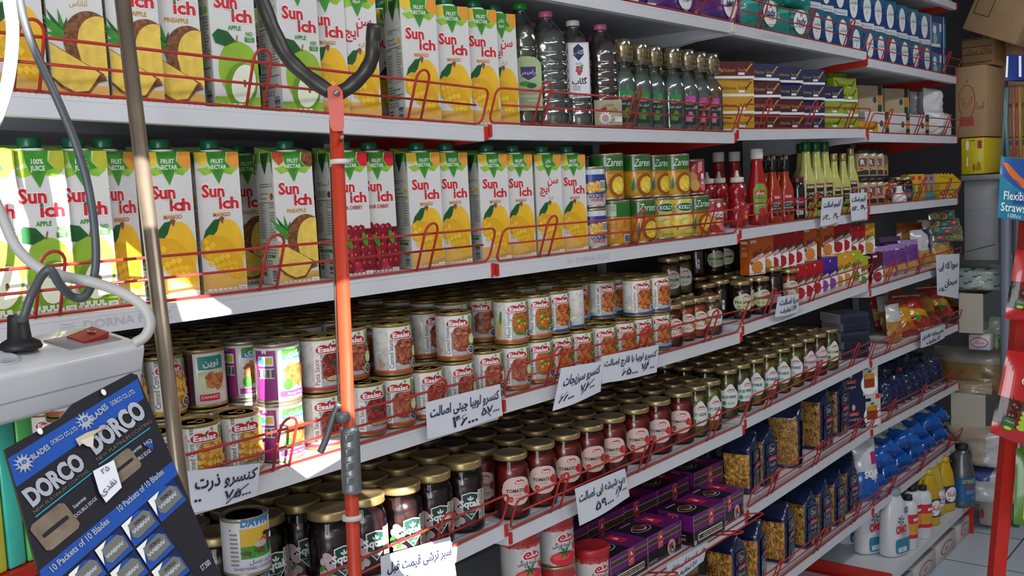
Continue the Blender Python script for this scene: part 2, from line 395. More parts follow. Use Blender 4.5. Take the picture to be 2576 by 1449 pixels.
# ================================================================ shelves and wire guards
ROWNAME = {0: 'topmost shelf', 1: 'diaper and tissue shelf', 2: 'upper juice shelf', 3: 'lower juice shelf', 4: 'food can shelf', 5: 'pickle jar shelf', 6: 'tea box shelf', 7: 'lowest railed shelf'}
BAYNAME = {1: 'nearest bay', 2: 'second bay', 3: 'third bay', 4: 'farthest bay'}
def sheared(mb, t, xm):                  # lets a shelf hang a touch out of level, as these do
    mb.v = [(x, y, z+t*(x-xm)) for x, y, z in mb.v]; return mb
def shelf(row, b):
    z0, t = SHELF[(row, b)]; xm = (J[b-1]+J[b])/2
    a, c = J[b-1]-xm+.010, J[b]-xm-.010
    root = bpy.data.objects.new('store_shelf', None); COL.objects.link(root); root.location = (xm, 0, z0); root.empty_display_size = .05
    tag(root, f'white metal shelf with red clips, {ROWNAME[row]}, {BAYNAME[b]}', 'shelf', 'white metal store shelves')
    m = MB(); m.box(a, c, .0, DEPTH, -.006, 0, PAINT); m.box(a, c, .0, .0025, -.0305, -.0058, PAINT); m.box(a, c, .0026, .022, -.0305, -.0285, PAINT)
    m.front(0)
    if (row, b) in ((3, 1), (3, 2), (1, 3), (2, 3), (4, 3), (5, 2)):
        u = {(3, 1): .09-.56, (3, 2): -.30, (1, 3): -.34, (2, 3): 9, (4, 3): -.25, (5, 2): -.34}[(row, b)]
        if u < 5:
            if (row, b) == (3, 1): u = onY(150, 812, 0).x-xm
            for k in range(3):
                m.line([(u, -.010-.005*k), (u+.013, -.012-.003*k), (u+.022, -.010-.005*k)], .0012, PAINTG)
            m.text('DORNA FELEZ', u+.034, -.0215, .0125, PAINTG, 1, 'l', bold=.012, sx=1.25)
    o = link_obj('tray', sheared(m, t, 0).mesh('tray'), root)
    for s, x in ((0, a-.006), (1, c+.001)):
        m = MB()
        pr = [(.0, -.030), (.0, -.006), (DEPTH, -.001), (DEPTH, -.085), (.12, -.036)]
        vs = [(x, y, z) for y, z in pr]+[(x+.004, y, z) for y, z in pr]
        m.put(vs, [(0, 1, 2, 3, 4), (9, 8, 7, 6, 5)]+[(i, 5+i, 5+(i+1) % 5, (i+1) % 5) for i in range(5)], REDB if (row, b, s) in ((1, 4, 0), (1, 4, 1), (0, 4, 1), (2, 1, 1), (2, 2, 1), (2, 4, 1), (3, 1, 1), (3, 2, 1), (3, 4, 1), (4, 1, 1), (4, 3, 1), (4, 2, 1), (5, 2, 1)) else PAINT)
        m.box(x-.001, x+.008, -.004, .0, -.026, -.001, REDB if not (row == 1 and b < 4) else CREAM)
        link_obj('bracket', sheared(m, t, 0).mesh('bracket'), root)
def guard(row, b, lean=.36):
    z0, t = SHELF[(row, b)]; xm = (J[b-1]+J[b])/2
    a, c = J[b-1]-xm+.012, J[b]-xm-.012
    H = .073; L = lean
    def P(x, h): return (x, .004-h*sin(L), .004+h*cos(L)+t*x)
    root = bpy.data.objects.new('wire_guard', None); COL.objects.link(root); root.location = (xm, 0, z0); root.empty_display_size = .05
    tag(root, f'red wire guard rail fronting the {ROWNAME[row]}, {BAYNAME[b]}', 'shelf guard', 'red wire shelf guards')
    R = .016; pts = []
    for cx, ch, a0 in ((c-R, H-R, 0), (a+R, H-R, 90), (a+R, R, 180), (c-R, R, 270)):
        for k in range(5):
            g = radians(a0+k*22.5); pts.append(P(cx+R*cos(g), ch+R*sin(g)))
    m = MB(); m.tube(pts, .0024, RED, 8, True); link_obj('frame', m.mesh('frame'), root)
    m = MB(); m.tube([P(a+.03, .038), P(c-.03, .038)], .0022, RED, 8); link_obj('middle_rail', m.mesh('middle_rail'), root)
    for f in (.147, .484, .818):
        x = a+(c-a)*f; pts = [P(x-.017, -.002), P(x-.017, .075)]+[P(x-.017*cos(radians(k*22.5)), .075+.019*sin(radians(k*22.5))) for k in range(1, 8)]+[P(x+.017, .075), P(x+.017, -.002)]
        pts = [(q[0], q[1]-.0045, q[2]) for q in pts]
        m = MB(); m.tube(pts, .0024, RED, 8); link_obj('loop', m.mesh('loop'), root)
for r in range(8):
    for b in (1, 2, 3, 4):
        if (r == 0 and b < 3) or (r == 1 and b < 2) or (r == 6 and b < 1): continue
        shelf(r, b)
        if r == 0: continue
        if (r, b) in ((7, 1), (7, 2)): continue
        guard(r, b, 1.35 if (r, b) == (6, 2) else .36)
# base shelf standing on the floor in bay three and four
for b, x0, x1, z in ((3, 2.25, 3.30, .135), (4, 3.335, 4.46, .178)):
    root = bpy.data.objects.new('base_shelf', None); COL.objects.link(root); root.location = ((x0+x1)/2, 0, z)
    tag(root, 'empty white bottom shelf close to the floor left of the detergent bottles' if b == 3 else 'white bottom shelf carrying the detergent bottles, red ends', 'shelf')
    w = (x1-x0)/2; Y0 = -.065
    m = MB(); m.box(-w, w, Y0, DEPTH, -.008, 0, PAINT); m.box(-w, w, Y0, Y0+.003, -.034, -.0078, PAINT); link_obj('tray', m.mesh('tray'), root)
    for s in (-1, 1):
        m = MB(); x = s*(w+.004); m.box(x-.003, x+.003, Y0+.002, DEPTH, -z+.001, .004, REDB); link_obj('end_panel', m.mesh('end_panel'), root)
# uprights at the joints
for i, x in enumerate(J[1:]):
    m = MB(); m.box(x-.006, x+.006, DEPTH+.002, .498, .0, 2.7, PAINT)
    o = link_obj('shelf_upright', m.mesh('shelf_upright')); tag(o, f'white steel upright at the back of the shelving, {ORD[i]} joint from the left', 'upright', 'shelf uprights')
# ================================================================ product kinds
# ---- juice cartons
CW, CDP, CH = .073, .064, .226
CAPG = M('#0f5a3a', .3, noise=.05, name='dark_green_cap')
CWH = M('#dddbda', .35, noise=.015, coat=.3, name='carton_white'); CSD = M('#e4e1d8', .4, noise=.02, name='carton_side')
GR = M('#3f8f2c', .4, noise=.25, scale=90, name='leaf_green'); GRD = M('#1f5a2c', .4, noise=.2, scale=80, name='dark_leaf'); GRL = M('#8fbd3a', .4, noise=.25, scale=60, name='light_green')
LRED = M('#cf2733', .4, noise=.03, name='red_lettering'); ORT = M('#c97b22', .4, noise=.03, name='orange_lettering'); TEAL = M('#0f7b5f', .4, noise=.05, name='teal_dot')
MANG = M('#ecb92e', .4, noise=.12, scale=25, name='mango_yellow'); MANG2 = M('#f6c93f', .4, noise=.1, scale=50, name='mango_cube'); MANG3 = M('#e3ab22', .4, noise=.08, name='mango_groove')
ORNG = M('#e89a3a', .4, noise=.1, name='orange_fruit'); SAND = M('#e6b45f', .4, noise=.1, scale=12, name='warm_table')
PINEY = M('#edc95a', .4, noise=.15, scale=70, name='pineapple_flesh'); PINEB = M('#7a4a2a', .5, noise=.75, scale=160, name='pineapple_rind')
APPG = M('#93b83c', .35, noise=.15, scale=30, name='apple_skin'); APPW = M('#eef1da', .4, noise=.04, name='apple_flesh'); APPD = M('#6f9a2c', .35, noise=.1, name='apple_edge')
CHER = M('#8d1b2c', .3, noise=.2, scale=50, name='cherry'); CHER2 = M('#b23140', .3, noise=.2, scale=50, name='cherry_light'); CHERD = M('#5f0f1e', .3, noise=.2, name='cherry_dark')
GREYT = M('#8a877f', .5, noise=.05, name='small_print'); GREY = M('#b9b7ae', .5, noise=.04, name='grey_print')
def fruit_mango(m, cut=0):
    m.rect(-.043, .004, .043, .03, SAND, 1)
    m.ell(.012, .07, .030, .046, MANG, 2, 14); m.poly([(-.006, .117), (.002, .109), (.006, .118), (.001, .121)], PINEB, 4)
    m.poly([(-.002, .117), (-.014, .116), (-.032, .100), (-.040, .080), (-.024, .086), (-.010, .098)], GRD, 3)
    pts = [(-.042, .084), (-.026, .093), (.004, .089), (.022, .074), (.037, .046), (.039, .026), (.030, .019), (.018, .021), (.0, .033), (-.022, .048), (-.040, .058)]
    m.poly(pts, MANG3, 3)
    for i in range(5):
        for j in range(4):
            a = (-.034+.0135*i+.003*j, .082-.0055*i-.0115*j-.0016*i*i*.6)
            if a[1] < .024+.004*(4-i) or a[0] > .034: continue
            w = .0064; k = .0058
            m.poly([(a[0]-w, a[1]), (a[0]+.0004, a[1]-k), (a[0]+w*1.1, a[1]+.0008), (a[0], a[1]+k)], MANG2 if (i+j) % 2 else MANG, 4)
def fruit_pine(m):
    m.rect(-.043, .004, .043, .02, SAND, 1)
    for a, l in ((100, .036), (125, .042), (150, .036), (75, .026), (172, .03), (140, .05)):
        g = radians(a); p = radians(a+90); bx, by = -.020, .082
        m.poly([(bx+.007*cos(p), by+.007*sin(p)), (bx+l*cos(g), by+l*sin(g)), (bx-.007*cos(p), by-.007*sin(p))], GRD if a % 2 else GR, 2)
    m.strip([(x, .075-.043*math.sqrt(max(0, 1-((x-.020)/.042)**2)), .075+.042*math.sqrt(max(0, 1-((x-.020)/.042)**2))) for x in [-.022+.005*k for k in range(14)]], PINEB, 3)
    m.strip([(x, .072-.040*math.sqrt(max(0, 1-((x-.034)/.036)**2)), .072+.039*math.sqrt(max(0, 1-((x-.034)/.036)**2))) for x in [-.002+.005*k for k in range(10)]], PINEY, 4)
    m.poly([(-.043, .074), (.020, .043), (.036, .036), (.040, .027), (.026, .024), (.012, .010), (-.012, .008), (-.030, .016), (-.043, .026)], PINEB, 5)
    m.poly([(-.043, .073), (.018, .043), (.030, .036), (.022, .026), (.010, .013), (-.010, .011), (-.028, .019), (-.043, .030)], PINEY, 6)
def fruit_apple(m):
    m.rect(-.043, .003, .043, .022, GRL, 1)
    m.ell(.004, .062, .037, .043, APPG, 2, 14); m.ell(.020, .062, .023, .038, APPG, 2, 12)
    m.poly([(.002, .104), (-.012, .118), (-.030, .121), (-.041, .112), (-.036, .100), (-.018, .096)], GRD, 4); m.line([(.003, .102), (.006, .113)], .002, PINEB, 4)
    m.ell(.008, .040, .030, .034, APPD, 3, 22, rot=-.5); m.ell(.012, .042, .022, .030, APPW, 4, 22, rot=-.5); m.ell(.014, .042, .003, .006, PINEB, 5, 8)
    m.rect(.020, .104, .038, .111, GR, 4); m.text('NO', .029, .113, .006, GR, 4, bold=.02); m.text('ADDED', .029, .1085, .0022, WHITE, 5); m.text('SUGAR', .029, .1052, .0022, WHITE, 5)
    for k in range(5): m.rect(-.034+.011*k, .006, -.026+.011*k, .012, APPW, 3)
def fruit_cherry(m):
    m.rect(-.043, .003, .043, .018, M('#c45a62', .4, noise=.1, name='pink_table'), 1)
    m.rect(-.043, .018, .043, .085, CHERD, 1)
    rnd = random.Random(5)
    for i in range(6):
        for j in range(6):
            x = -.036+.0146*i+rnd.uniform(-.003, .003); y = .018+.0165*j+rnd.uniform(-.003, .003)
            if y > .102-abs(x-.002)*.55: continue
            m.ell(x, y, .0092, .0098, rnd.choice((CHER, CHER, CHER2)), 2+(i+2*j) % 3, 14); m.ell(x-.003, y+.004, .0018, .0024, M('#d9808a', .3, noise=.05, name='cherry_glint'), 6, 6)
    for x, y, r in ((-.012, .062, -1.0), (.026, .066, 1.9), (-.036, .05, 1.4)): m.ell(x, y, .014, .006, GR, 7, 10, rot=r)
FR = {'mango': fruit_mango, 'pineapple': fruit_pine, 'apple': fruit_apple, 'cherry': fruit_cherry}
def carton(key, fruit, persian=False, juice=False, small=None):
    m = MB(); w = CW/2; m.eps = .00035
    vs = [(-w, 0, 0), (w, 0, 0), (w, CDP, 0), (-w, CDP, 0), (-w, 0, CH-.004), (w, 0, CH-.004), (w, CDP, CH+.008), (-w, CDP, CH+.008)]
    m.put(vs, [(3, 2, 1, 0)], CWH); m.put([vs[i] for i in (0, 1, 5, 4)], [(0, 1, 2, 3)], CWH); m.put([vs[i] for i in (1, 2, 6, 5)], [(0, 1, 2, 3)], CSD)
    m.put([vs[i] for i in (2, 3, 7, 6)], [(0, 1, 2, 3)], CSD); m.put([vs[i] for i in (3, 0, 4, 7)], [(0, 1, 2, 3)], CSD); m.put([vs[i] for i in (4, 5, 6, 7)], [(0, 1, 2, 3)], GRL)
    w = .043; m.map = lambda u, v, o: (u*.849, -o, v)
    # top of the face: fruit corners, leaf
    m.poly([(-w, .222), (w, .222), (w, .204), (w*.55, .198), (0, .194), (-w*.55, .198), (-w, .206)], M('#c6d99a', .4, noise=.1, scale=18, name='pale_green'), 1)
    cm = {'mango': (MANG2, ORNG), 'pineapple': (M('#c2552f', .4, noise=.3, scale=90, name='guava_red'), PINEB), 'apple': (GRL, M('#b8b83a', .4, noise=.15, name='apple_corner')), 'cherry': (CHER2, LRED)}[fruit]
    m.poly([(-w, .222), (-.018, .222), (-.020, .206), (-.030, .200), (-w, .212)], cm[0], 2); m.poly([(w, .222), (.022, .222), (.018, .208), (.030, .196), (w, .198)], cm[1], 2)
    for sx in (-1, 1): m.poly([(sx*.012, .200), (sx*.040, .196), (sx*.026, .186), (sx*.010, .190)], GRL, 2)
    m.poly([(-.020, .222), (.018, .222), (.016, .208), (.026, .198), (.014, .196), (.001, .172), (-.010, .190), (-.018, .206)], GR, 3)
    t1, t2 = ('نکتار', 'میوه') if persian else ('100%', 'JUICE') if juice else ('FRUIT', 'NECTAR')
    m.text(t1, 0, .2045, .0068, WHITE, 4, bold=.02); m.text(t2, 0, .1955, .0066, WHITE, 4, bold=.02)
    col = {'mango': ORT, 'pineapple': M('#c9962a', .4, noise=.03, name='ochre_lettering'), 'apple': GR, 'cherry': M('#b02a30', .4, noise=.03, name='cherry_lettering')}[fruit]
    if persian:
        m.text('سن', .014, .158, .017, LRED, 2, bold=.02, fit=.034); m.text('ایچ', -.014, .139, .017, LRED, 2, bold=.02, fit=.030); m.text(small, .006, .1225, .008, col, 2)
    else:
        m.text('Sun', -.012, .152, .0205, WHITE, 2, bold=.075, fit=.046); m.text('ich', .017, .1325, .0195, WHITE, 2, bold=.075, fit=.041)
        m.text('Sun', -.012, .152, .0195, LRED, 3, bold=.035, fit=.044); m.text('ich', .017, .133, .0185, LRED, 3, bold=.035, fit=.039)
        m.ell(.001, .1495, .0022, .0024, TEAL, 4, 8)
        m.text({'cherry': 'SOUR CHERRY'}.get(fruit, fruit.upper()), .002 if fruit != 'cherry' else -.001, .1205, .0066, col, 2, bold=.025, fit={'cherry': .054, 'pineapple': .042}.get(fruit))
    FR[fruit](m)
    for k in range(6): m.rect(-.036+.010*k, .0035, -.0285+.010*k, .0065, WHITE, 7)
    m.rrect(.024, .003, .041, .009, .001, WHITE, 7); m.text('1 Liter', .0325, .0044, .0034, col, 8)
    # left side: nutrition table, recycling marks, bar code, folded gable flap
    w = CW/2
    for fx in (m.left, m.right):
        fx(-w if fx == m.left else w, 0)
        S_ = 1 if fx == m.left else -1
        U = lambda a: (a if S_ == 1 else -a-CDP+0) if False else a
        m.poly([(-CDP, .206), (-.001, .206), (-.001, .222), (-CDP*.5, .228), (-CDP, .233)] if fx == m.left else [(0.001, .206), (CDP, .206), (CDP, .233), (CDP*.5, .228), (.001, .222)], GRL, 1)
        a, b = (-CDP+.004, -.004) if fx == m.left else (.004, CDP-.004)
        m.poly([(a+.012, .222), (b-.006, .222), (a+.03, .186)], GRD, 2); m.poly([(a-.003, .222), (a+.006, .224), (a, .186)], GR, 2); m.poly([(b-.004, .222), (b+.003, .221), (b+.002, .184)], GR, 2)
        if fx == m.left: m.rect(a+.015, .188, a+.0185, .226, WHITE, 3)
        m.lines(a+.008, b-.012, .164, .172, 2, GREYT, 1); m.line([(b-.008, .164), (b-.004, .173), (b-.003, .165)], .0008, GREYT, 1)
        m.lines(a+.004, b-.016, .144, .156, 3, GREYT, 1); m.ell(b-.007, .149, .006, .006, cm[0], 1, 10)
        m.rect(a, .1385, b, .1395, BLACK, 1); m.rect(a, .076, b, .0765, GREYT, 1)
        m.lines(a, a+.020, .078, .138, 13, GREYT, 1, .35); m.lines(b-.018, b, .078, .138, 13, GREYT, 1, .35)
        for k in range(13): m.rect(a, .0785+.0046*k, b, .0788+.0046*k, GREYT, 1)
        m.lines(a, b, .052, .072, 4, GREYT, 1); m.rect(a, .046, b-.006, .051, GR, 1); m.text('www.sunich.org', (a+b)/2-.003, .0475, .0026, WHITE, 2)
        for k, sh in enumerate('o$&%'): m.rrect(a+.002+.009*k, .034, a+.0085+.009*k, .042, .002, GREYT, 1); m.rrect(a+.003+.009*k, .035, a+.0075+.009*k, .041, .002, CSD, 2)
        m.bars(b-.022, b, .006, .032, BLACK, WHITE, 1, 16, True); m.rect(a+.002, .010, a+.016, .030, WHITE, 1); m.rect(a+.003, .024, a+.015, .028, LRED, 2); m.rect(a+.003, .014, a+.015, .022, GR, 2)
    cap = MB(); cz = CH-.004
    cap.lathe([(.019, 0), (.020, .002), (.019, .004)], WHITE, 24, (0, .022, cz))
    cap.lathe([(.0145, .004), (.0150, .006), (.0150, .016), (.0138, .0185), (.0001, .0190)], CAPG, 28, (0, .022, cz+.001))
    kind(key, ('carton', m), ('screw_cap', cap))
carton('mango', 'mango'); carton('mango_fa', 'mango', True, small='انبه'); carton('pine', 'pineapple'); carton('pine_fa', 'pineapple', True, small='آناناس')
carton('apple', 'apple'); carton('apple100', 'apple', juice=True); carton('cherry', 'cherry')

# ---- the shop's own-brand logo used on cans and jars
ELR = M('#c01f2c', .35, noise=.05, name='logo_red')
def esalat(m, u, v, w, L=2, persian=False):
    h = w*.42
    for mm, g, l in ((WHITE, w*.035, L), (ELR, 0, L+1)):
        m.rrect(u-w/2-g, v-h*.36-g, u+w/2+g, v+h*.36+g, h*.34, mm, l)
        m.ell(u-w*.22, v+h*.14, w*.22+g, h*.42+g, mm, l, 12); m.ell(u+w*.22, v+h*.1, w*.22+g, h*.42+g, mm, l, 12)
    if persian: m.text('اصالت', u, v-h*.12, h*.62, WHITE, L+2, bold=.03, fit=w*.74)
    else: m.text('Esalat', u, v-h*.22, h*.56, WHITE, L+2, bold=.035, fit=w*.80)
    m.ell(u+w*.06, v+h*.52, w*.10, w*.035, GRD, L+2, 8, rot=.8)

# ---- food cans
CR, CHT = .0378, .101
STEEL = M('#a89c84', .34, .7, noise=.05, name='can_metal'); GOLD = M('#a08652', .36, .5, noise=.06, name='gold_lacquer')
CLAB = M('#e6e3de', .32, noise=.02, coat=.35, name='can_label_white'); SWIRL = M('#c2bfba', .35, noise=.03, name='swirl_grey')
def can_parts(lab, r=CR, h=CHT, lid=GOLD, ring=True):
    b = MB(); b.lathe([(r-.003, .0), (r, .002), (r, .005), (r-.0012, .0065), (r-.0012, h-.0065), (r, h-.005), (r, h-.001), (r-.001, h), (r-.0022, h-.001), (r-.003, h-.004)], lid, 30)
    l = MB(); l.lathe([(r-.003, h-.004), (r-.008, h-.0035), (r-.010, h-.0045), (r*.45, h-.0042), (.0001, h-.0042)], lid, 30)
    subs = []
    if ring:
        q = MB(); subs = [('ring_pull', q)]; q.tube([(.010*cos(a)*.8+.006, .012*sin(a), h-.0028) for a in [2*pi*k/12 for k in range(12)]], 0.0011, lid, 6, True); q.rbox(-.013, .0, -.004, .004, h-.004, h-.0025, lid, .0006, 1)
    return ('can_body', b), ('lid', l, subs), ('paper_label', lab)
def lab_base(r, h, mat=CLAB, z0=.007):
    m = MB(); m.eps = .0003; m.lathe([(r-.0008, z0), (r-.0004, z0+.0005), (r-.0004, h-z0-.0005), (r-.0008, h-z0)], mat, 30); m.cyl(r-.0003); f0 = m.map; kv = h/.107 if h < .107 else 1; m.map = lambda u, v, o: f0(u, v*kv, o); return m
def picture(m, kindp, u0, u1, v0, v1):
    rnd = random.Random(hash(kindp) % 97 if False else len(kindp)*7+3)
    cu, cv = (u0+u1)/2, (v0+v1)/2; ru, rv = (u1-u0)/2, (v1-v0)/2
    def rp():
        while True:
            a, b = rnd.uniform(-1, 1), rnd.uniform(-1, 1)
            if abs(a)**3+abs(b)**3 < 1: return cu+a*ru, cv+b*rv
    P = {'beans': ('#8a4030', ('#b5664a', '#c07a5c', '#a65540')), 'baked': ('#a04a24', ('#c8703a', '#b8582c', '#d08a50')), 'corn': ('#c98a2a', ('#e6b04a', '#eebf62', '#dba03a')),
         'veg': ('#6a7a2c', ('#d8622c', '#4f8a35', '#e0b33a', '#d8622c')), 'pasta': ('#7a2a26', ('#9c3a34', '#7f2426', '#b0504a')), 'schnitzel': ('#b36a3a', ('#c97f45', '#a85b30'))}[kindp]
    base = M(P[0], .4, noise=.2, scale=120); cols = [M(c, .35, noise=.12, scale=90) for c in P[1]]
    m.rrect(u0, v0, u1, v1, min(ru, rv)*.6, base, 2)
    n = {'beans': 46, 'baked': 40, 'corn': 60, 'veg': 46, 'pasta': 40, 'schnitzel': 22}[kindp]
    for k in range(n):
        x, y = rp(); c = rnd.choice(cols); L = 3+k % 5; a = rnd.uniform(0, 3.1)
        if kindp == 'veg' and c is cols[0]:
            q = .0042; m.poly([(x+q*1.4*cos(a+g*pi/2), y+q*1.4*sin(a+g*pi/2)) for g in range(4)], c, L)
        elif kindp == 'corn': m.ell(x, y, .0036, .0042, c, L, 8)
        elif kindp == 'veg': m.ell(x, y, .0034, .0034, c, L, 8)
        elif kindp == 'pasta': m.ell(x, y, .0055, .0022, c, L, 8, rot=a)
        else: m.ell(x, y, .0060, .0037, c, L, 9, rot=a)
    if kindp == 'beans':
        m.ell(u1-.008, cv-.002, .009, .012, M('#a9b86a', .4, noise=.1, name='lime_peel'), 9, 12); m.ell(u1-.008, cv-.002, .0075, .0104, M('#d6dfae', .4, noise=.15, scale=90, name='lime_flesh'), 10, 12)
        m.line([(u1-.02, cv-.02), (u1-.004, cv+.004)], .0016, GR, 11); m.line([(u1-.016, cv-.012), (u1-.002, cv-.008)], .0014, GR, 11)
    if kindp in ('baked',):
        for k in range(5): m.ell(u1-.010+rnd.uniform(-.008, .006), cv+rnd.uniform(-.004, .012), .005, .0022, GR, 10, 8, rot=rnd.uniform(0, 3))
    if kindp == 'pasta':
        m.ell(cu, v0+.006, ru*.8, .005, M('#c9ab7a', .4, noise=.2, scale=80, name='penne'), 9, 12); m.ell(cu-.006, cv+.008, .006, .004, GRD, 9, 8)
def food_can(key, title, pic, band, sub=None, bandname='label_band'):
    r, h = CR, CHT; m = lab_base(r, h)
    bm_ = M(band, .35, noise=.04, coat=.3)
    rnd = random.Random(3)
    for k in range(46):                                     # pale scroll pattern
        x = rnd.uniform(-.075, -.012); y = rnd.uniform(.018, .096); rr = rnd.uniform(.003, .006)
        m.line([(x+rr*(1-g/9)*cos(g*.9), y+rr*(1-g/9)*sin(g*.9)) for g in range(8)], .0007, SWIRL, 1)
    m.rect(-.016, .010, -.003, .096, WHITE, 1)
    m.text(title, -.0065, .017, .0088, BLACK if pic != 'pasta' else M('#8a3a3c', .5, noise=.05, name='maroon_lettering'), 2, 'l', rot=pi/2, fit=None, sx=.86)
    if sub: m.text(sub, -.0012, .022, .0045, GREYT, 2, 'l', rot=pi/2)
    m.poly([(.020, .098), (.046, .098), (.046, .066), (.034, .078)], M('#7fa24a', .4, noise=.3, scale=40, name='blurred_leaves'), 1)
    picture(m, pic, -.001, .048, .022, .076)
    m.rect(-.10, .0075, .10, .0125, bm_, 1); m.poly([(-.004, .0125), (.046, .018), (.046, .0125)], bm_, 2); m.rect(-.004, .014, .046, .021, M('#b4b2b4', .4, noise=.03, name='grey_ribbon'), 1)
    if pic not in ('pasta',):
        m.ell(.036, .024, .0085, .0090, WHITE, 12, 12); m.ell(.036, .024, .0070, .0074, M('#2c2a2e', .4, noise=.05) if pic != 'baked' else M('#2f4f7a', .4, noise=.05), 13, 12); m.text('BEST', .036, .0245, .0032, WHITE, 14); m.text('QUALITY', .036, .0205, .0019, WHITE, 14)
    esalat(m, .010, .083, .041, 12)
    if pic == 'beans':
        for k in range(5): m.ell(-.030+rnd.uniform(-.005, .005), .030+rnd.uniform(-.009, .009), .007, .003, M('#caa47a', .5, noise=.1, name='bean_sketch'), 2, 8, rot=rnd.uniform(0, 3))
    if pic == 'corn':
        m.ell(-.030, .044, .006, .020, M('#d8b24a', .4, noise=.3, scale=150, name='corn_cob'), 2, 10, rot=.1); m.ell(-.034, .040, .004, .022, GR, 3, 10, rot=-.15)
    if pic == 'veg':
        m.ell(-.028, .062, .003, .018, GR, 2, 10, rot=-.1); m.ell(-.032, .036, .005, .020, M('#d8b24a', .4, noise=.3, scale=150, name='corn_cob'), 2, 10)
    if pic == 'baked': m.ell(-.032, .030, .006, .008, M('#d8d4b8', .4, noise=.05, name='mushroom'), 2, 10); m.ell(-.024, .026, .007, .006, APPW, 3, 10)
    # back panel with fine print, seen on cans turned aside
    m.rect(.055, .015, .085, .095, WHITE, 1); m.lines(.057, .083, .045, .092, 12, GREYT, 2); m.bars(.058, .082, .018, .040, BLACK, WHITE, 2)
    kind(key, *can_parts(m))
food_can('can_beans', 'Canned beans', 'beans', '#c8521f', 'in tomato sauce'); food_can('can_corn', 'Canned Corn Sweet', 'corn', '#d9a53a', 'ready to serve'); food_can('can_veg', 'Mixed Vegetables', 'veg', '#cc5a22', 'ready to serve')
food_can('can_baked', 'baked beans', 'baked', '#1f4f8f', 'with mushroom sauce'); food_can('can_pasta', 'Pasta Sauce', 'pasta', '#b83a4a', 'Canned ready to serve')
# magenta ready-meal can
r, h = CR*1.04, CHT*1.02; m = lab_base(r, h); MGT = M('#a23a86', .35, noise=.04, name='magenta_print')
m.rect(-.05, .0075, -.010, h-.0075, MGT, 1); m.text('M', -.030, .090, .0085, WHITE, 2, bold=.03); m.rrect(-.043, .068, -.014, .086, .002, WHITE, 2); m.ell(-.036, .077, .006, .006, M('#3fa0b8', .4, noise=.05), 3)
m.rect(-.028, .072, -.016, .083, M('#d8c84a', .4, noise=.05), 3); m.bars(-.043, -.014, .046, .064, BLACK, WHITE, 2, 18)
m.rrect(.000, .078, .05, .096, .003, GR, 2); m.rect(.000, .078, .05, .086, M('#3a8ac0', .4, noise=.05), 3); m.text('نوکنزی', .024, .083, .010, WHITE, 4, bold=.03)
picture(m, 'schnitzel', .004, .048, .030, .068); m.ell(.008, .034, .008, .010, GR, 9, 10); m.rect(-.006, .012, .05, .022, MGT, 2); m.text('Ready Meal', .022, .0145, .005, WHITE, 3)
kind('can_magenta', *can_parts(m, r, h, STEEL))
# green and maroon can
m = lab_base(CR, CHT); m.rect(-.05, .0075, -.022, .0995, M('#5a3040', .4, noise=.05), 1)
for k in range(5): m.rect(-.05+.005*k, .0075, -.048+.005*k, .0995, M('#8a5060', .4, noise=.05), 2)
m.rrect(-.014, .070, .03, .094, .003, M('#2f8a86', .4, noise=.05), 2); m.text('نوین', .008, .077, .011, WHITE, 3, bold=.03); m.rect(-.014, .030, .03, .066, M('#c9d2a8', .4, noise=.2, scale=40), 2); picture(m, 'schnitzel', .0, .028, .036, .062); m.rect(-.014, .014, .02, .026, LRED, 2); m.text('CANNED', .003, .018, .005, WHITE, 3)
kind('can_green', *can_parts(m))
# mushroom can turned to its plain side
m = lab_base(CR, CHT); rnd = random.Random(8)
for k in range(60):
    x = rnd.uniform(-.03, .05); y = rnd.uniform(.02, .098); rr = rnd.uniform(.003, .006); m.line([(x+rr*(1-g/9)*cos(g*.9), y+rr*(1-g/9)*sin(g*.9)) for g in range(8)], .0007, SWIRL, 1)
m.rect(-.045, .012, -.030, .098, M('#bdb9b2', .4, noise=.03), 1); m.lines(-.044, -.031, .02, .09, 9, GREYT, 2); m.rect(-.045, .088, -.030, .096, BLACK, 2)
for x, y, a in ((.004, .036, .014), (.018, .028, .011), (.026, .034, .009)): m.ell(x, y, a, a*.75, M('#cfcab0', .5, noise=.08, name='mushroom_cap'), 2, 12); m.ell(x, y-.003, a*.7, a*.4, APPW, 3, 10)
m.rect(-.10, .0075, .10, .0115, M('#1f4f8f', .4, noise=.05), 1); kind('can_mushroom', *can_parts(m))
# plain twin for the rows behind: same lid, body and white label
m = lab_base(CR, CHT); m.rect(-.1, .0075, .1, .0125, M('#c8521f', .35, noise=.04, coat=.3), 1); esalat(m, .004, .083, .036, 2); m.rrect(.0, .03, .04, .07, .01, M('#8a4030', .4, noise=.2, scale=120), 1); kind('can_back', *can_parts(m))

# pineapple and fruit cans
ZG = M('#2b6b2a', .3, noise=.1, coat=.4, name='deep_green_tin'); ZO = M('#d99a1f', .3, noise=.1, scale=15, coat=.4, name='amber_tin')
r, h = .0425, .116; m = lab_base(r, h, ZO); m.rect(-.13, .074, .13, h-.007, ZG, 1); m.rect(-.13, .0715, .13, .0745, M('#8a5a1c', .4, noise=.1), 2)
m.text('Zareen', .006, .084, .020, WHITE, 3, shear=.25, fit=.050); m.text('PINEAPPLE IN SYRUP', .012, .0655, .0042, M('#5a3a12', .4), 3)
for a, l in ((60, .03), (85, .034), (110, .034), (135, .036), (160, .034), (185, .03), (210, .026)):
    g = radians(a); p = g+pi/2; m.poly([(-.022+.005*cos(p), .026+.005*sin(p)), (-.022+l*cos(g), .026+l*sin(g)), (-.022-.005*cos(p), .026-.005*sin(p))], GRD if a % 2 else GR, 2)
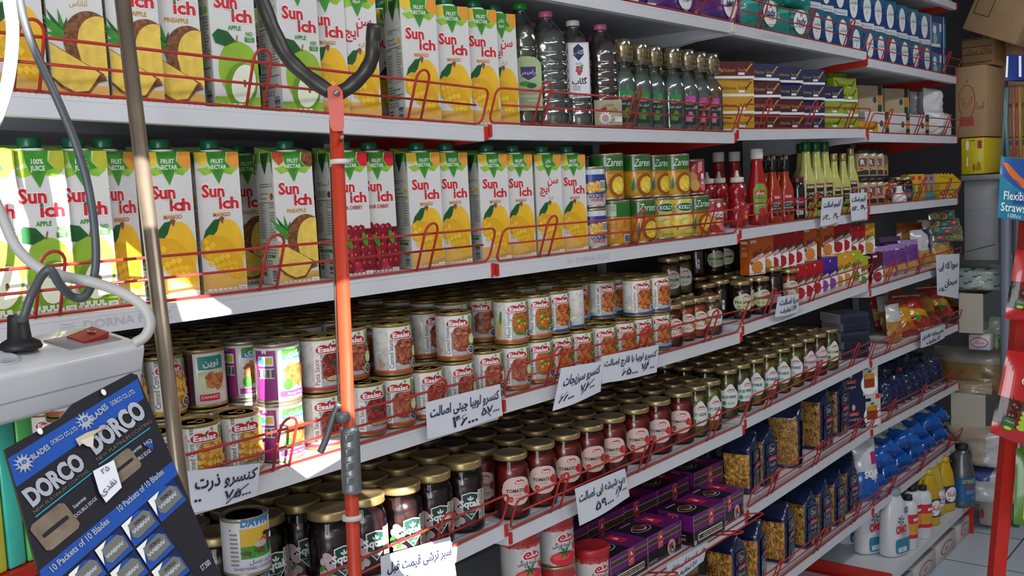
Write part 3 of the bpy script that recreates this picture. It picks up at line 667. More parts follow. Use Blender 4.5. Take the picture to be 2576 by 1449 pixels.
m.ell(.014, .036, .027, .030, M('#9a4f1c', .35, noise=.1, name='brown_bowl'), 3, 14); m.ell(.016, .036, .020, .022, M('#e9c53a', .35, noise=.15, scale=80, name='pineapple_pieces'), 4, 14)
rnd = random.Random(2)
for k in range(9): m.ell(.016+rnd.uniform(-.013, .013), .036+rnd.uniform(-.014, .014), .006, .005, M('#f0d55a', .35, noise=.1), 5+k % 3, 9)
m.bars(.062, .082, .010, .032, BLACK, WHITE, 2); kind('can_zareen', *can_parts(m, r, h, STEEL))
m = lab_base(r, h, ZO); m.rect(-.13, .074, .13, h-.007, ZG, 1); m.rect(-.040, .076, -.010, .106, M('#b9c2a4', .4), 2); m.lines(-.038, -.012, .078, .104, 7, GREYT, 3)
for x in (-.018, .022): m.ell(x, .044, .020, .024, M('#c9822c', .4, noise=.45, scale=160, name='pineapple_shell'), 2, 12)
m.poly([(-.03, .018), (.004, .036), (.036, .018)], MANG, 3); m.bars(.008, .034, .010, .030, BLACK, WHITE, 4); kind('can_zareen_side', *can_parts(m, r, h, STEEL))
m = lab_base(r, h, M('#dfc84a', .3, noise=.12, scale=14, coat=.4, name='yellow_tin')); m.ell(.004, .088, .029, .013, WHITE, 2); m.ell(.004, .088, .027, .0115, M('#1f6a34', .35, noise=.05), 3); m.text('KOLLY', .004, .083, .0105, WHITE, 4, bold=.03, fit=.040)
for x, y in ((-.026, .082), (.034, .08)): m.ell(x, y, .010, .016, M('#b08a3a', .4, noise=.45, scale=150), 1, 12)
for k in range(12): m.ell(rnd.uniform(-.026, .03), rnd.uniform(.036, .066), .011, .007, rnd.choice((MANG2, PINEY, M('#e9dc8a', .4))), 2+k % 3, 10)
m.poly([(-.024, .036), (.030, .044), (.034, .030), (-.020, .022)], M('#a8222a', .4), 6); m.text('کمپوت آناناس', .004, .029, .0065, WHITE, 7, rot=.14); m.lines(-.012, .026, .011, .018, 2, GREYT, 4); kind('can_kolly', *can_parts(m, r, h, STEEL))
m = lab_base(.034, .100, M('#ccd0d6', .35, noise=.02)); m.rect(-.1, .036, .1, .086, M('#27408a', .35, noise=.08), 1); m.text('GOLDEN', .0, .026, .010, M('#1c2a6a', .4), 3, bold=.03, fit=.042); m.text('WAVE', .0, .016, .009, LRED, 3, bold=.03); picture(m, 'corn', -.026, .026, .04, .066); m.bars(.008, .026, .046, .070, BLACK, WHITE, 9); kind('can_golden', *can_parts(m, .034, .100, STEEL))
for key, side in (('can_peach', 0), ('can_peach_side', 1)):
    m = lab_base(.036, .104, M('#b8313c', .3, noise=.12, scale=14, coat=.4, name='peach_tin')); m.ell(-.02, .05, .016, .020, M('#d9a05a', .4, noise=.15, scale=20), 1, 12); m.ell(.022, .03, .018, .018, M('#e2707a', .4, noise=.15, scale=20), 1, 12)
    if side: m.rect(.008, .034, .020, .064, WHITE, 2); m.bars(.009, .019, .036, .050, BLACK, WHITE, 3); m.ell(-.012, .03, .014, .017, M('#e0b54a', .4, noise=.1), 2, 12); m.lines(-.002, .012, .066, .096, 6, WHITE, 2)
    else: m.rect(-.016, .052, .030, .072, WHITE, 2); m.text('هنزای', .006, .056, .012, M('#5a2a6a', .4), 3, bold=.03); m.ell(.006, .088, .007, .007, WHITE, 2); m.ell(.004, .036, .010, .009, PINEY, 3, 10)
    kind(key, *can_parts(m, .036, .104, STEEL))
# condensed milk can with a cow
m = lab_base(.040, .100, M('#d8d6da', .35, noise=.02, coat=.3)); m.text('DAWN', .006, .092, .014, M('#2a78b8', .4, noise=.05), 3, bold=.04, shear=.12, fit=.052); m.rect(-.022, .034, .036, .088, M('#e0b23a', .4, noise=.15, scale=20), 1); m.rect(-.022, .034, .036, .056, GR, 2)
m.ell(.012, .058, .012, .006, M('#b8b0a8', .4), 3, 10); m.poly([(.010, .056), (.010, .064), (.018, .070), (.026, .064), (.026, .056)], LRED, 3)
for x, y, s_ in ((-.012, .044, .007), (.012, .046, .008)): m.ell(x, y, s_, s_*.55, M('#6a4426', .5), 4, 10); m.ell(x-s_*1.1, y+.001, s_*.4, s_*.35, M('#6a4426', .5), 4, 8); m.line([(x-s_*.6, y), (x-s_*.6, y-.007)], .0014, M('#4a2f1a', .5), 4); m.line([(x+s_*.6, y), (x+s_*.6, y-.007)], .0014, M('#4a2f1a', .5), 4)
m.poly([(.020, .078), (.016, .074), (.020, .070), (.028, .076), (.040, .074), (.044, .060), (.040, .038), (.036, .038), (.036, .056), (.030, .058), (.029, .040), (.026, .040), (.026, .066), (.022, .072)], BLACK, 5); m.ell(.036, .066, .005, .006, WHITE, 6, 9)
m.lines(-.04, -.026, .02, .09, 9, GREYT, 2); m.text('شیر عسل', .012, .024, .008, M('#2a4a8a', .4), 3); m.text('SWEETENED CONDENSED', .006, .014, .005, M('#2a4a8a', .4), 3); kind('can_milk', *can_parts(m, .040, .100, STEEL, ring=False))

# ---- jars
LIDT = M('#63574a', .5, .1, noise=.12, name='bronze_lid_top'); LIDR = M('#b09868', .34, .65, noise=.08, name='gold_lid_rim')
def jar_parts(r, h, contents, lab=None, neck=.80, fill=.90, liquid=None, extra=None, lidh=.013, topm=LIDT):
    z1 = h-lidh
    g = MB(); g.lathe([(r*.86, .0), (r*.97, .004), (r, .012), (r, z1*.78), (r*.97, z1*.85), (r*neck, z1*.95), (r*neck, z1)], GLASS, 28); g.f.pop(); g.fm.pop(); g.sm.pop()
    c = MB(); q = r-.0022; c.lathe([(q*.84, .004), (q*.97, .008), (q, .015), (q, z1*.77), (q*.95, z1*.85), (q*neck, z1*fill), (.0001, z1*fill)], contents, 26)
    l = MB(); lr = r*.93
    n = 40; pr = [(lr, h-lidh), (lr+.0012, h-lidh+.002), (lr+.0006, h-lidh+.005), (lr+.0012, h-.004), (lr, h-.0012), (lr-.003, h), (lr-.006, h-.0018), (.0001, h-.0012)]
    l.lathe(pr, LIDR, n, mats=[LIDR, LIDR, LIDR, LIDR, LIDR, LIDR, topm])
    for k in range(0, n, 2):
        a = 2*pi*k/n; l.box(0, 0, 0, 0, 0, 0, LIDR) if False else None
    out = [('glass', g), ('contents', c)]+(extra or [])+[('twist_lid', l)]
    if lab: out.append(('paper_label', lab))
    return out
def blob(m, mat, u0, u1, v0, v1, L=1, wave=0):
    n = 16; c = []
    for k in range(n+1):
        t = -1+2*k/n; s = math.sqrt(max(0, 1-abs(t)**2.6)); mid = (v0+v1)/2; hh = (v1-v0)/2
        c.append(((u0+u1)/2+t*(u1-u0)/2, mid-hh*s, mid+hh*s*(1+wave*sin(t*5+1))))
    m.strip(c, mat, L)
def jar_label(r, bg, title, sub, accent, title2=None, wave=0, fruit=None, v=(.034, .098)):
    m = MB(); m.eps = .0003; m.cyl(r+.0004)
    blob(m, M(bg, .4, noise=.02, coat=.2), -.036, .036, v[0], v[1], 1, wave); vm = (v[0]+v[1])/2; H = v[1]-v[0]
    esalat(m, .006, v[1]-H*.20, .024, 2)
    m.text(title, -.004, vm-.003, .0078, BLACK, 2, bold=.03, fit=min(.052, .0062*len(title)+.006))
    if title2: m.text(title2, .0, vm-.011, .0052, GREYT, 2)
    m.lines(-.006, .016, v[0]+H*.14, v[0]+H*.28, 2, GREYT, 2)
    am = M(accent, .4, noise=.06); m.ell(-.016, v[0]+H*.22, .0065, .0065, am, 2, 12); m.text('اصالت', -.016, v[0]+H*.19, .0032, WHITE, 3)
    if fruit == 'tomato':
        m.ell(.024, vm-.001, .008, .009, LRED, 3, 12); m.ell(.030, vm-.003, .007, .009, M('#d9463a', .4, noise=.1), 4, 12); m.ell(.024, vm+.008, .003, .0012, GRD, 4, 8)
    elif fruit:
        for k in range(3): m.ell(.020+.005*k, vm-.006-.003*k, .009, .0035, M(fruit, .4, noise=.15), 3+k, 9, rot=.7)
    return m
CHUNK = {'tomato': M('#7c1d17', .35, noise=.12, scale=60, coat=.4, name='tomato_paste'), 'olive': MV('green_olives', ((0, '#8f8a34'), (.5, '#7a7428'), (.9, '#3a3712')), 62, .3, .8, coat=.5),
         'pepper': MV('pickled_peppers', ((0, '#6f6b22'), (.6, '#4b4a18'), (1, '#1d1d0c')), 70, .3, .8, stretch=(1, 1, .45), coat=.5), 'veg': MV('pickled_vegetables', ((0, '#b5822c'), (.35, '#7b7a26'), (.7, '#59571a'), (1, '#2a270d')), 58, .3, .8, coat=.5),
         'vego': MV('orange_pickled_vegetables', ((0, '#c06a24'), (.35, '#8f7a24'), (.7, '#5c571a'), (1, '#2a270d')), 55, .3, .8, coat=.5), 'litteh': MV('red_litteh_pickle', ((0, '#7d3a1c'), (.6, '#5a2214'), (1, '#2c0f0a')), 140, .35, .5, coat=.4),
         'gherkin': MV('gherkins', ((0, '#5f6a20'), (.6, '#454c17'), (1, '#1c200a')), 34, .3, .7, stretch=(1, 1, .3), coat=.5), 'garlic': MV('dark_pickled_garlic', ((0, '#5a2f1a'), (.3, '#30191a'), (.8, '#150d12')), 42, .25, .7, coat=.6),
         'fig': MV('fig_jam', ((0, '#4a2412'), (.6, '#2c140a'), (1, '#140805')), 110, .3, .5, coat=.5), 'carrot': M('#a8501c', .3, noise=.25, scale=70, coat=.5, name='carrot_jam'), 'quince': M('#5a1a14', .3, noise=.25, scale=60, coat=.5, name='quince_jam'),
         'citron': M('#6b5a2a', .3, noise=.25, scale=60, coat=.5, name='citron_jam'), 'sour': M('#2a0d10', .3, noise=.2, scale=60, coat=.5, name='dark_cherry_jam')}
TJ_R, TJ_H = .0410, .146
kind('jar_tomato', *jar_parts(TJ_R, TJ_H, CHUNK['tomato'], jar_label(TJ_R, '#e6c6bc', 'TOMATO', 0, '#cf3327', 'PASTE', fruit='tomato')))
PJ_R, PJ_H = .0335, .148
for key, con, title, bg, acc, t2, fr in (('jar_olive', 'olive', 'SALTY OLIVE', '#dfe3dc', '#2f8a3c', None, None), ('jar_pepper', 'pepper', 'PICKLED PEPPER', '#dfe6e2', '#2f8a3c', None, None), ('jar_veg', 'veg', 'VEGETABLES', '#dfe7e6', '#2f9a5c', None, None),
        ('jar_vego', 'vego', 'VEGETABLES', '#dfe7e6', '#2f9a5c', None, None), ('jar_litteh', 'litteh', 'LITTEH BANDARI', '#e4d3d2', '#b03a3a', 'PICKLES', None), ('jar_gherkin', 'gherkin', 'PICKLED CUCUMBER', '#e2e2c8', '#2f8a3c', None, None)):
    kind(key, *jar_parts(PJ_R, PJ_H, CHUNK[con], jar_label(PJ_R, bg, title, 0, acc, t2, .28, fr), neck=.82))
JJ_R, JJ_H = .0325, .116
for key, con, title, bg, acc, fr in (('jam_fig', 'fig', 'FIG JAM', '#cfd6a6', '#8aa83a', None), ('jam_carrot', 'carrot', 'CARROT JAM', '#e6ddc8', '#c9622a', '#d9772a'), ('jam_quince', 'quince', 'QUINCE JAM', '#e2c2b6', '#a8483a', '#c98a6a'), ('jam_citron', 'citron', 'CITRON JAM', '#dfe0d2', '#2f8a4a', None)):
    kind(key, *jar_parts(JJ_R, JJ_H, CHUNK[con], jar_label(JJ_R, bg, title, 0, acc, None, .1, fr, v=(.026, .076))))
m = MB(); m.eps = .0003; m.cyl(JJ_R+.0004); m.rect(-.004, .03, .004, .06, WHITE, 1); m.rect(-.003, .045, .003, .05, M('#c04a7a', .4), 2)
kind('jam_dark', *jar_parts(JJ_R, JJ_H*1.04, CHUNK['sour'], m))
m = MB(); m.eps = .0003; m.cyl(.0345); m.rect(-.022, .020, .022, .048, M('#b98aa0', .4), 1); m.lines(-.02, .02, .024, .045, 5, GREYT, 2); kind('jar_dark_tall', *jar_parts(.034, .135, CHUNK['sour'], m))
# big garlic pickle jar
GJ_R, GJ_H = .043, .150
m = MB(); m.eps = .0003; m.cyl(GJ_R+.0004); GRY = M('#1c4a42', .4, noise=.05, name='label_forest_green')
for x, y in ((-.026, .060), (-.028, .040), (-.022, .024), (-.014, .050), (-.012, .030), (-.020, .070)): m.ell(x, y, .010, .008, M('#cdb0b8', .4, noise=.12, scale=60, name='garlic_clove_print'), 1+int(y*100) % 3, 10, rot=x*40)
for x, y in ((-.030, .050), (-.018, .036)): m.ell(x, y, .008, .004, GR, 5, 9, rot=.8)
m.poly([(-.008, .084), (.010, .088), (.028, .084), (.028, .050), (.010, .030), (-.008, .050)], WHITE, 5); m.poly([(-.006, .082), (.010, .086), (.026, .082), (.026, .051), (.010, .033), (-.006, .051)], GRY, 6)
m.text('Sqtak', .010, .058, .0145, WHITE, 8, bold=.04, fit=.046); m.ell(.010, .076, .002, .005, WHITE, 7, 8); m.ell(.006, .074, .0018, .004, WHITE, 7, 8, rot=.6); m.ell(.014, .074, .0018, .004, WHITE, 7, 8, rot=-.6); m.text('ترشی سیر', .010, .048, .005, WHITE, 7); m.text('1980', .010, .040, .004, WHITE, 7)
m.rect(.028, .024, .052, .090, M('#bcae9f', .4, noise=.03), 1); m.text('GARLIC PICKLED', .044, .028, .0075, BLACK, 2, 'l', rot=pi/2); m.lines(.029, .036, .03, .085, 4, GREYT, 2)
ex = MB(); rnd = random.Random(4); CLV = M('#9a5a24', .3, noise=.25, scale=60, coat=.5, name='garlic_clove')
for k in range(9):
    a = rnd.uniform(-1.9, 1.3); z = rnd.uniform(.03, .108); q = GJ_R-.0062
    n0 = len(ex.v); ex.lathe([(.0001, -.009), (.0055, -.005), (.0072, 0), (.0058, .006), (.0001, .011)], CLV, 10); 
    for i in range(n0, len(ex.v)): x, y, zz = ex.v[i]; ex.v[i] = (x*.6*cos(a)+q*sin(a)-y*sin(a)*0, y*.6-q*cos(a)+0, zz+z)
kind('jar_garlic', *jar_parts(GJ_R, GJ_H, CHUNK['garlic'], m, neck=.86, extra=[('garlic_cloves', ex)], lidh=.017, topm=M('#8a7650', .45, .2, noise=.15, scale=60, name='printed_lid_top')))
# ---- bottles
PINK = M('#d9698f', .35, noise=.04, name='pink_cap'); WCAP = M('#e3e0d6', .4, noise=.03, name='ivory_cap')
PETM = MG('pet_plastic', '#f3f5f3', 1.8, .12, .02, '#dfe2dc', .10, .9); WATER = MG('rose_water', '#e6ebe6', .8, .08, .10, '#c9cdc6', .05, .6); SYR = M('#3a1610', .12, noise=.2, scale=30, coat=.8, name='dark_syrup')
def pet(key, r, h, cap, liquid, lab=None, sq=2.6, fill=.86):
    b = MB(); z2 = h*.70; pr = [(r*.7, 0), (r*.96, .006), (r, .02)]
    n = 7
    for k in range(n):
        z = .03+(z2-.04)*k/n; d = (z2-.04)/n
        pr += [(r*1.0, z), (r*1.0, z+d*.6), (r*.955, z+d*.72), (r*.955, z+d*.86)]
    pr += [(r*1.0, z2), (r*.98, z2+h*.03), (r*.72, h*.84), (r*.42, h*.91), (.0135, h*.925), (.0135, h*.94), (.016, h*.942), (.016, h*.948), (.0125, h*.95)]
    b.lathe(pr, PETM, 28, p=sq); b.f.pop(); b.fm.pop(); b.sm.pop()
    q = .003; l = MB(); l.lathe([(max(.0005, a-q), z+(.003 if i == 0 else 0)) for i, (a, z) in enumerate(pr) if z < h*fill]+[(.0001, h*fill)], liquid, 28, p=sq)
    c = MB(); c.lathe([(.0155, h*.95), (.0165, h*.955), (.0165, h*.992), (.0150, h), (.0001, h)], cap, 28)
    for k in range(28):
        pass
    parts = [('bottle', b), ('liquid', l), ('screw_cap', c)]
    if lab: parts.append(('label', lab))
    kind(key, *parts)
def lab_pet(r):
    m = MB(); m.eps = .0004; m.front(-r-.0008); return m
m = lab_pet(.040); m.rect(-.026, .075, .026, .205, PAPER, 1); NAV = M('#232a5a', .4, noise=.05, name='navy_print')
for a in (.0015, .0028): m.line([(-.026+a, .075+a), (.026-a, .075+a), (.026-a, .205-a), (-.026+a, .205-a), (-.026+a, .075+a)], .0004, ORT, 2)
m.poly([(0, .202), (.012, .192), (.013, .176), (0, .162), (-.013, .176), (-.012, .192)], NAV, 2); m.text('گلاب', 0, .178, .009, WHITE, 3); m.lines(-.009, .009, .152, .158, 2, GREYT, 2)
for x, y in ((-.004, .139), (.004, .138), (0, .132), (-.003, .146), (.005, .145)): m.ell(x, y, .0048, .0044, M('#b5404a', .4, noise=.2), 2, 9)
m.ell(.006, .149, .006, .003, GR, 3, 8, rot=.6); m.text('گلاب', 0, .108, .013, BLACK, 2, bold=.03); m.lines(-.016, .002, .092, .104, 3, GREYT, 2); m.bars(-.018, .018, .077, .086, BLACK, PAPER, 3, 18)
pet('pet_labelled', .038, .262, WCAP, WATER, m); pet('pet_clear', .045, .272, PINK, WATER)
m = lab_pet(.040); m.rect(-.036, .012, .036, .075, M('#b3a387', .5, noise=.15, scale=30, name='herb_label'), 1); m.text('معجون', .0, .060, .008, M('#5a3a1a', .4), 2)
for k in range(12):
    a = 2*pi*k/12; m.ell(-.008+.011*cos(a), .030+.011*sin(a), .006, .0028, WHITE, 3, 8, rot=a)
m.ell(-.008, .030, .009, .009, M('#c9a0a0', .4), 4, 12); m.ell(-.012, .052, .010, .0045, M('#7a3a24', .4, noise=.2), 3, 9, rot=.3); m.ell(.014, .050, .010, .006, M('#8a9a4a', .4, noise=.3, scale=90), 3, 9)
for k in range(6): m.ell(.020+.005*(k % 3), .024+.006*(k//3), .005, .004, WHITE, 3, 8)
pet('pet_dark', .039, .264, PINK, SYR, m)
m = lab_pet(.037); m.rect(-.033, .040, .033, .140, M('#a9b98a', .5, noise=.1, scale=20, name='sage_label'), 1); m.ell(0, .140, .033, .022, M('#a9b98a', .5, noise=.1, scale=20), 1, 12); m.poly([(-.016, .138), (.020, .138), (.020, .118), (.002, .108), (-.016, .118)], M('#3f2f6a', .4, noise=.05), 2); m.text('آرامیس', .002, .122, .010, WHITE, 3); m.ell(-.006, .100, .014, .006, GR, 3, 10); m.ell(.008, .096, .012, .006, GRD, 4, 10); m.rect(-.033, .076, .033, .088, M('#b08a7a', .5), 2); m.lines(-.02, .024, .046, .070, 5, GREYT, 2)
pet('pet_green_cap', .036, .284, M('#1f9a3a', .35, noise=.05, name='green_cap'), MG('pale_vinegar', '#dfe0c8', .6, .05, .16, '#b9b99a'), m, 2.0)
pet('pet_pink_back', .040, .276, PINK, WATER)
# flat glass water bottle with a tumbler over its cap
def arak(key, liq, labtop, flower, ink):
    b = MB(); b.lathe([(.026, 0), (.029, .003), (.030, .010), (.030, .105), (.027, .125), (.016, .142), (.011, .150), (.011, .178)], MG('pale_glass', '#e9f2ef', 1.6, .10, .05, '#cfe0da', .08, .4), 28, p=3.2, sy=.8); b.f.pop(); b.fm.pop(); b.sm.pop()
    l = MB(); l.lathe([(.024, .004), (.028, .010), (.028, .104), (.025, .122), (.014, .139), (.0001, .140)], liq, 28, p=3.2, sy=.8)
    c = MB(); c.lathe([(.0125, .172), (.0130, .174), (.0130, .198), (.0118, .201), (.0001, .201)], LIDR, 24)
    g = MB(); g.lathe([(.0235, .160), (.0245, .160), (.0225, .212), (.0215, .2135), (.0001, .2135)], MG('tumbler_glass', '#f6f1de', 1.8, .14, .08, '#d8c894', .12, .5), 24)
    for k in range(8):
        a = -1.4+k*.4
        for zz in (.170, .182, .194): g.tube([(.0243*sin(a+.1*cos(t)), -.0243*cos(a+.1*cos(t)), zz+.004*sin(t)) for t in [2*pi*q/8 for q in range(8)]], .0004, LIDR, 4, True)
    m = MB(); m.eps = .0004; m.front(-.0245); m.rrect(-.016, .020, .016, .094, .003, M('#23302c', .4, noise=.1), 1); m.rrect(-.016, .078, .016, .094, .003, labtop, 2); esalat(m, .0, .077, .021, 3); m.text('عرق نعنا' if ink else 'گلاب ممتاز', 0, .061, .0065, WHITE, 3)
    for k in range(7): m.ell(-.007+.0045*(k % 4), .034+.008*(k//3), .006, .0045, flower, 3+k % 2, 9, rot=k)
    kind(key, ('bottle', b), ('liquid', l), ('screw_cap', c), ('tumbler', g), ('label', m))
arak('arak_mint', MG('mint_water', '#cfe2d8', .6, .05, .22, '#a9c6ba'), M('#1f8f3f', .4, noise=.04), GR, 1); arak('arak_rose', MG('rose_spirit', '#dfe6dc', .6, .05, .22, '#bcc8bc'), M('#c94fa8', .4, noise=.04), M('#d97aa8', .4, noise=.15), 0); arak('arak_amber', MG('amber_spirit', '#d8b25a', .6, .05, .25, '#c99a3a'), M('#c94fa8', .4, noise=.04), M('#d97aa8', .4, noise=.15), 0)
# ketchup
KET = M('#a81613', .25, noise=.04, coat=.5, name='ketchup_bottle'); KETB = M('#a3171f', .25, noise=.05, coat=.5, name='bear_ketchup'); WPL = M('#ddd7cf', .4, noise=.03, name='white_plastic')
b = MB(); b.lathe([(.026, 0), (.031, .004), (.032, .015), (.031, .07), (.033, .10), (.029, .13), (.019, .175), (.0165, .20), (.0165, .206), (.0001, .206)], KET, 30, sy=.82)
c = MB(); c.lathe([(.0185, .206), (.0195, .208), (.0195, .236), (.018, .2385), (.0001, .2385)], WPL, 28)
m = MB(); m.eps = .0005; m.map = lambda u, v, o: (u, -.82*math.sqrt(max(1e-9, .0335**2-u*u))-o-.0006, v); m.step = .004
m.rrect(-.022, .030, .022, .120, .012, M('#7fa23a', .4, noise=.1), 1); m.ell(0, .118, .017, .012, M('#7fa23a', .4, noise=.1), 1, 12); m.rect(-.016, .094, .016, .108, LRED, 2); m.text('بهرام', 0, .0965, .009, WHITE, 3, bold=.03); m.text('سس گوجه', 0, .083, .006, BLACK, 3); m.poly([(-.022, .066), (.022, .076), (.022, .064), (-.022, .054)], M('#234a1c', .4), 2); m.text('KETCHUP', 0, .061, .0078, WHITE, 3, rot=.2, bold=.02, fit=.036); m.ell(.004, .044, .010, .009, LRED, 2, 10)
kind('ketchup', ('bottle', b), ('cap', c), ('label', m))
b = MB(); b.lathe([(.022, 0), (.030, .004), (.034, .022), (.034, .045), (.029, .072), (.022, .080), (.026, .092), (.030, .106), (.027, .122), (.018, .132), (.0165, .136), (.0001, .136)], KETB, 28, sy=.88)
for s_ in (-1, 1):
    b.lathe([(.0001, -.008), (.006, -.005), (.008, 0), (.006, .005), (.0001, .008)], KETB, 12, (s_*.023, -.004, .126)); b.lathe([(.0001, -.017), (.007, -.011), (.0095, 0), (.007, .011), (.0001, .016)], KETB, 12, (s_*.030, -.012, .052))
b.lathe([(.0001, -.008), (.006, -.004), (.007, 0), (.005, .005), (.0001, .007)], KETB, 12, (0, -.028, .100))
for s_ in (-1, 1): b.lathe([(.0001, -.002), (.0018, 0), (.0001, .002)], DARK, 8, (s_*.011, -.0245, .112))
c = MB(); c.lathe([(.0185, .136), (.0205, .138), (.0205, .150), (.019, .152), (.008, .153), (.0065, .157), (.0042, .172), (.003, .173), (.0001, .173)], WPL, 28)
m = MB(); m.eps = .0005; m.map = lambda u, v, o: (u, -.88*math.sqrt(max(1e-9, .0342**2-u*u))-o-.0006, v); m.step = .004; m.rrect(-.013, .022, .017, .056, .004, M('#b9353a', .4), 1); m.text('مهرام', .002, .044, .008, WHITE, 2, bold=.02); m.ell(.002, .032, .008, .007, ORNG, 2, 10)
kind('bear', ('bottle', b), ('nozzle_cap', c), ('label', m))
# hot sauce
HOT = M('#a8320c', .22, noise=.15, scale=40, coat=.6, name='hot_sauce'); STR = MV('spiral_sleeve', ((0, '#d8c29a'), (.35, '#20181a'), (1, '#141012')), 95, .3, .1, stretch=(1, 1, .6))
b = MB(); b.lathe([(.020, 0), (.0235, .004), (.024, .012), (.024, .088), (.020, .108), (.012, .128), (.010, .150), (.0098, .158), (.0001, .158)], HOT, 26, p=2.8)
c = MB(); c.lathe([(.0112, .148), (.0122, .150), (.0115, .196), (.0102, .199), (.0001, .199)], STR, 20)
m = MB(); m.eps = .0004; m.front(-.0245); m.rect(-.012, .020, .014, .084, M('#2c1814', .4, noise=.05), 1); m.rect(-.012, .064, .014, .084, M('#b5222a', .4), 2); esalat(m, .001, .074, .020, 3); m.text('PEPPER', .001, .054, .006, WHITE, 2); m.text('HOT', .001, .046, .006, WHITE, 2); m.text('SAUCE', .001, .038, .006, WHITE, 2); m.ell(.001, .028, .003, .008, LRED, 2, 8, rot=.4)
kind('hot_sauce', ('bottle', b), ('neck_sleeve', c), ('label', m))
b = MB(); b.lathe([(.021, 0), (.0225, .004), (.023, .010), (.0225, .105), (.019, .122), (.016, .126), (.0001, .126)], M('#1c0d12', .2, noise=.2, coat=.6, name='dark_sauce'), 26)
c = MB(); c.lathe([(.0195, .124), (.0205, .127), (.019, .132), (.0205, .138), (.0205, .143), (.0001, .144)], M('#5a1a20', .35, noise=.08, name='maroon_cap'), 26)
m = MB(); m.eps = .0004; m.cyl(.0232); m.rect(-.03, .048, .03, .076, M('#7a1f38', .4, noise=.08), 1); m.rect(-.012, .018, .012, .032, WHITE, 1); m.bars(-.010, .010, .019, .031, BLACK, WHITE, 2); m.text('سرکه', 0, .058, .010, WHITE, 2)
kind('dark_sauce', ('bottle', b), ('cap', c), ('label', m))
# lime juice
LIME = M('#c3c169', .25, noise=.1, scale=25, coat=.6, name='lime_juice')
def lime(key, h, r, cap, k):
    b = MB(); b.lathe([(r*.85, 0), (r*.98, .004), (r, .014), (r, h*.40), (r*.86, h*.53), (r*.52, h*.66), (r*.40, h*.84), (r*.40, h*.875), (.0001, h*.875)], LIME, 28, p=2.4)
    c = MB(); c.lathe([(r*.44, h*.87), (r*.47, h*.875), (r*.47, h*.985), (r*.43, h), (.0001, h)], cap, 24)
    m = MB(); m.eps = .0004; m.front(-r-.0004); m.rrect(-.012*k, .024, .014*k, h*.44, .003, M('#20241c', .4, noise=.1), 1); esalat(m, .001, h*.405, .022*k, 2); m.text('LIME', .001, h*.30, .0085*k, WHITE, 2); m.text('JUICE', .001, h*.265, .004*k, WHITE, 2)
    for q in range(4): m.ell(-.004+.004*q, .038+.010*(q % 2), .0065*k, .006*k, M('#7fa83a', .4, noise=.2), 2+q % 2, 9)
    kind(key, ('bottle', b), ('cap', c), ('label', m))
lime('lime_big', .262, .034, M('#14532c', .35, noise=.06), 1.1); lime('lime_small', .220, .028, LIDR, 1.0)
# coffee creamer jars and other small packs
b = MB(); b.lathe([(.028, 0), (.031, .004), (.031, .070), (.027, .080), (.025, .084), (.0001, .084)], M('#b59a76', .35, noise=.12, scale=60, coat=.5, name='creamer_powder'), 24, p=2.6)
c = MB(); c.lathe([(.027, .082), (.028, .084), (.028, .100), (.0001, .101)], DARK, 24)
m = MB(); m.eps = .0004; m.front(-.0315); m.rect(-.020, .006, .020, .066, M('#b88a62', .4, noise=.15, scale=30), 1); m.rrect(-.014, .036, .014, .064, .004, M('#5f4c5c', .4), 2); m.text('R', 0, .042, .018, WHITE, 3, bold=.03); m.poly([(-.020, .006), (.020, .006), (.020, .020), (-.004, .030), (-.020, .018)], DARK, 2); m.poly([(-.020, .022), (.020, .030), (.020, .026), (-.020, .018)], ORNG, 3)
kind('creamer', ('jar', b), ('lid', c), ('label', m))
b = MB(); b.lathe([(.030, 0), (.033, .005), (.033, .080), (.028, .090), (.0001, .091)], M('#2a1c1a', .25, noise=.15, coat=.6, name='instant_coffee'), 24); c = MB(); c.lathe([(.030, .09), (.031, .092), (.031, .106), (.0001, .107)], LIDR, 24)
m = MB(); m.eps = .0004; m.cyl(.0334); m.rect(-.04, .012, .04, .052, M('#4a4450', .4, noise=.2, scale=40), 1); m.ell(-.01, .03, .010, .009, M('#a08aa0', .4), 2, 10); m.ell(.012, .028, .011, .010, M('#8a7a5a', .4), 2, 10); kind('coffee_jar', ('jar', b), ('lid', c), ('label', m))
b = MB(); b.lathe([(.017, 0), (.019, .003), (.019, .066), (.016, .072), (.0001, .073)], M('#c07f2a', .3, noise=.1, coat=.5, name='honey'), 20); c = MB(); c.lathe([(.0175, .072), (.0175, .086), (.0001, .087)], LIDR, 20); m = MB(); m.eps = .0004; m.cyl(.0192); m.rect(-.012, .014, .012, .058, DARK, 1); m.rect(-.008, .040, .008, .050, LIDR, 2); kind('honey_jar', ('jar', b), ('lid', c), ('label', m))
b = MB(); b.lathe([(.030, 0), (.036, .006), (.034, .024), (.020, .042), (.014, .056), (.016, .062), (.014, .068), (.0001, .069)], M('#e4e2e4', .35, noise=.02, name='white_salt_bottle'), 24, sx=1.0, sy=.6); kind('white_squeezer', ('salt_bottle', b))
def label_box(key, w, d, h, col, art, side=None, topc=None, part='box'):
    m = MB(); m.eps = .0004; c = M(col, .42, noise=.04, coat=.15) if isinstance(col, str) else col; s_ = side or c; t = topc or c
    m.box(-w/2, w/2, 0, d, 0, h, c, [c, t, c, c, s_, s_]); art(m, w, d, h); kind(key, (part, m))
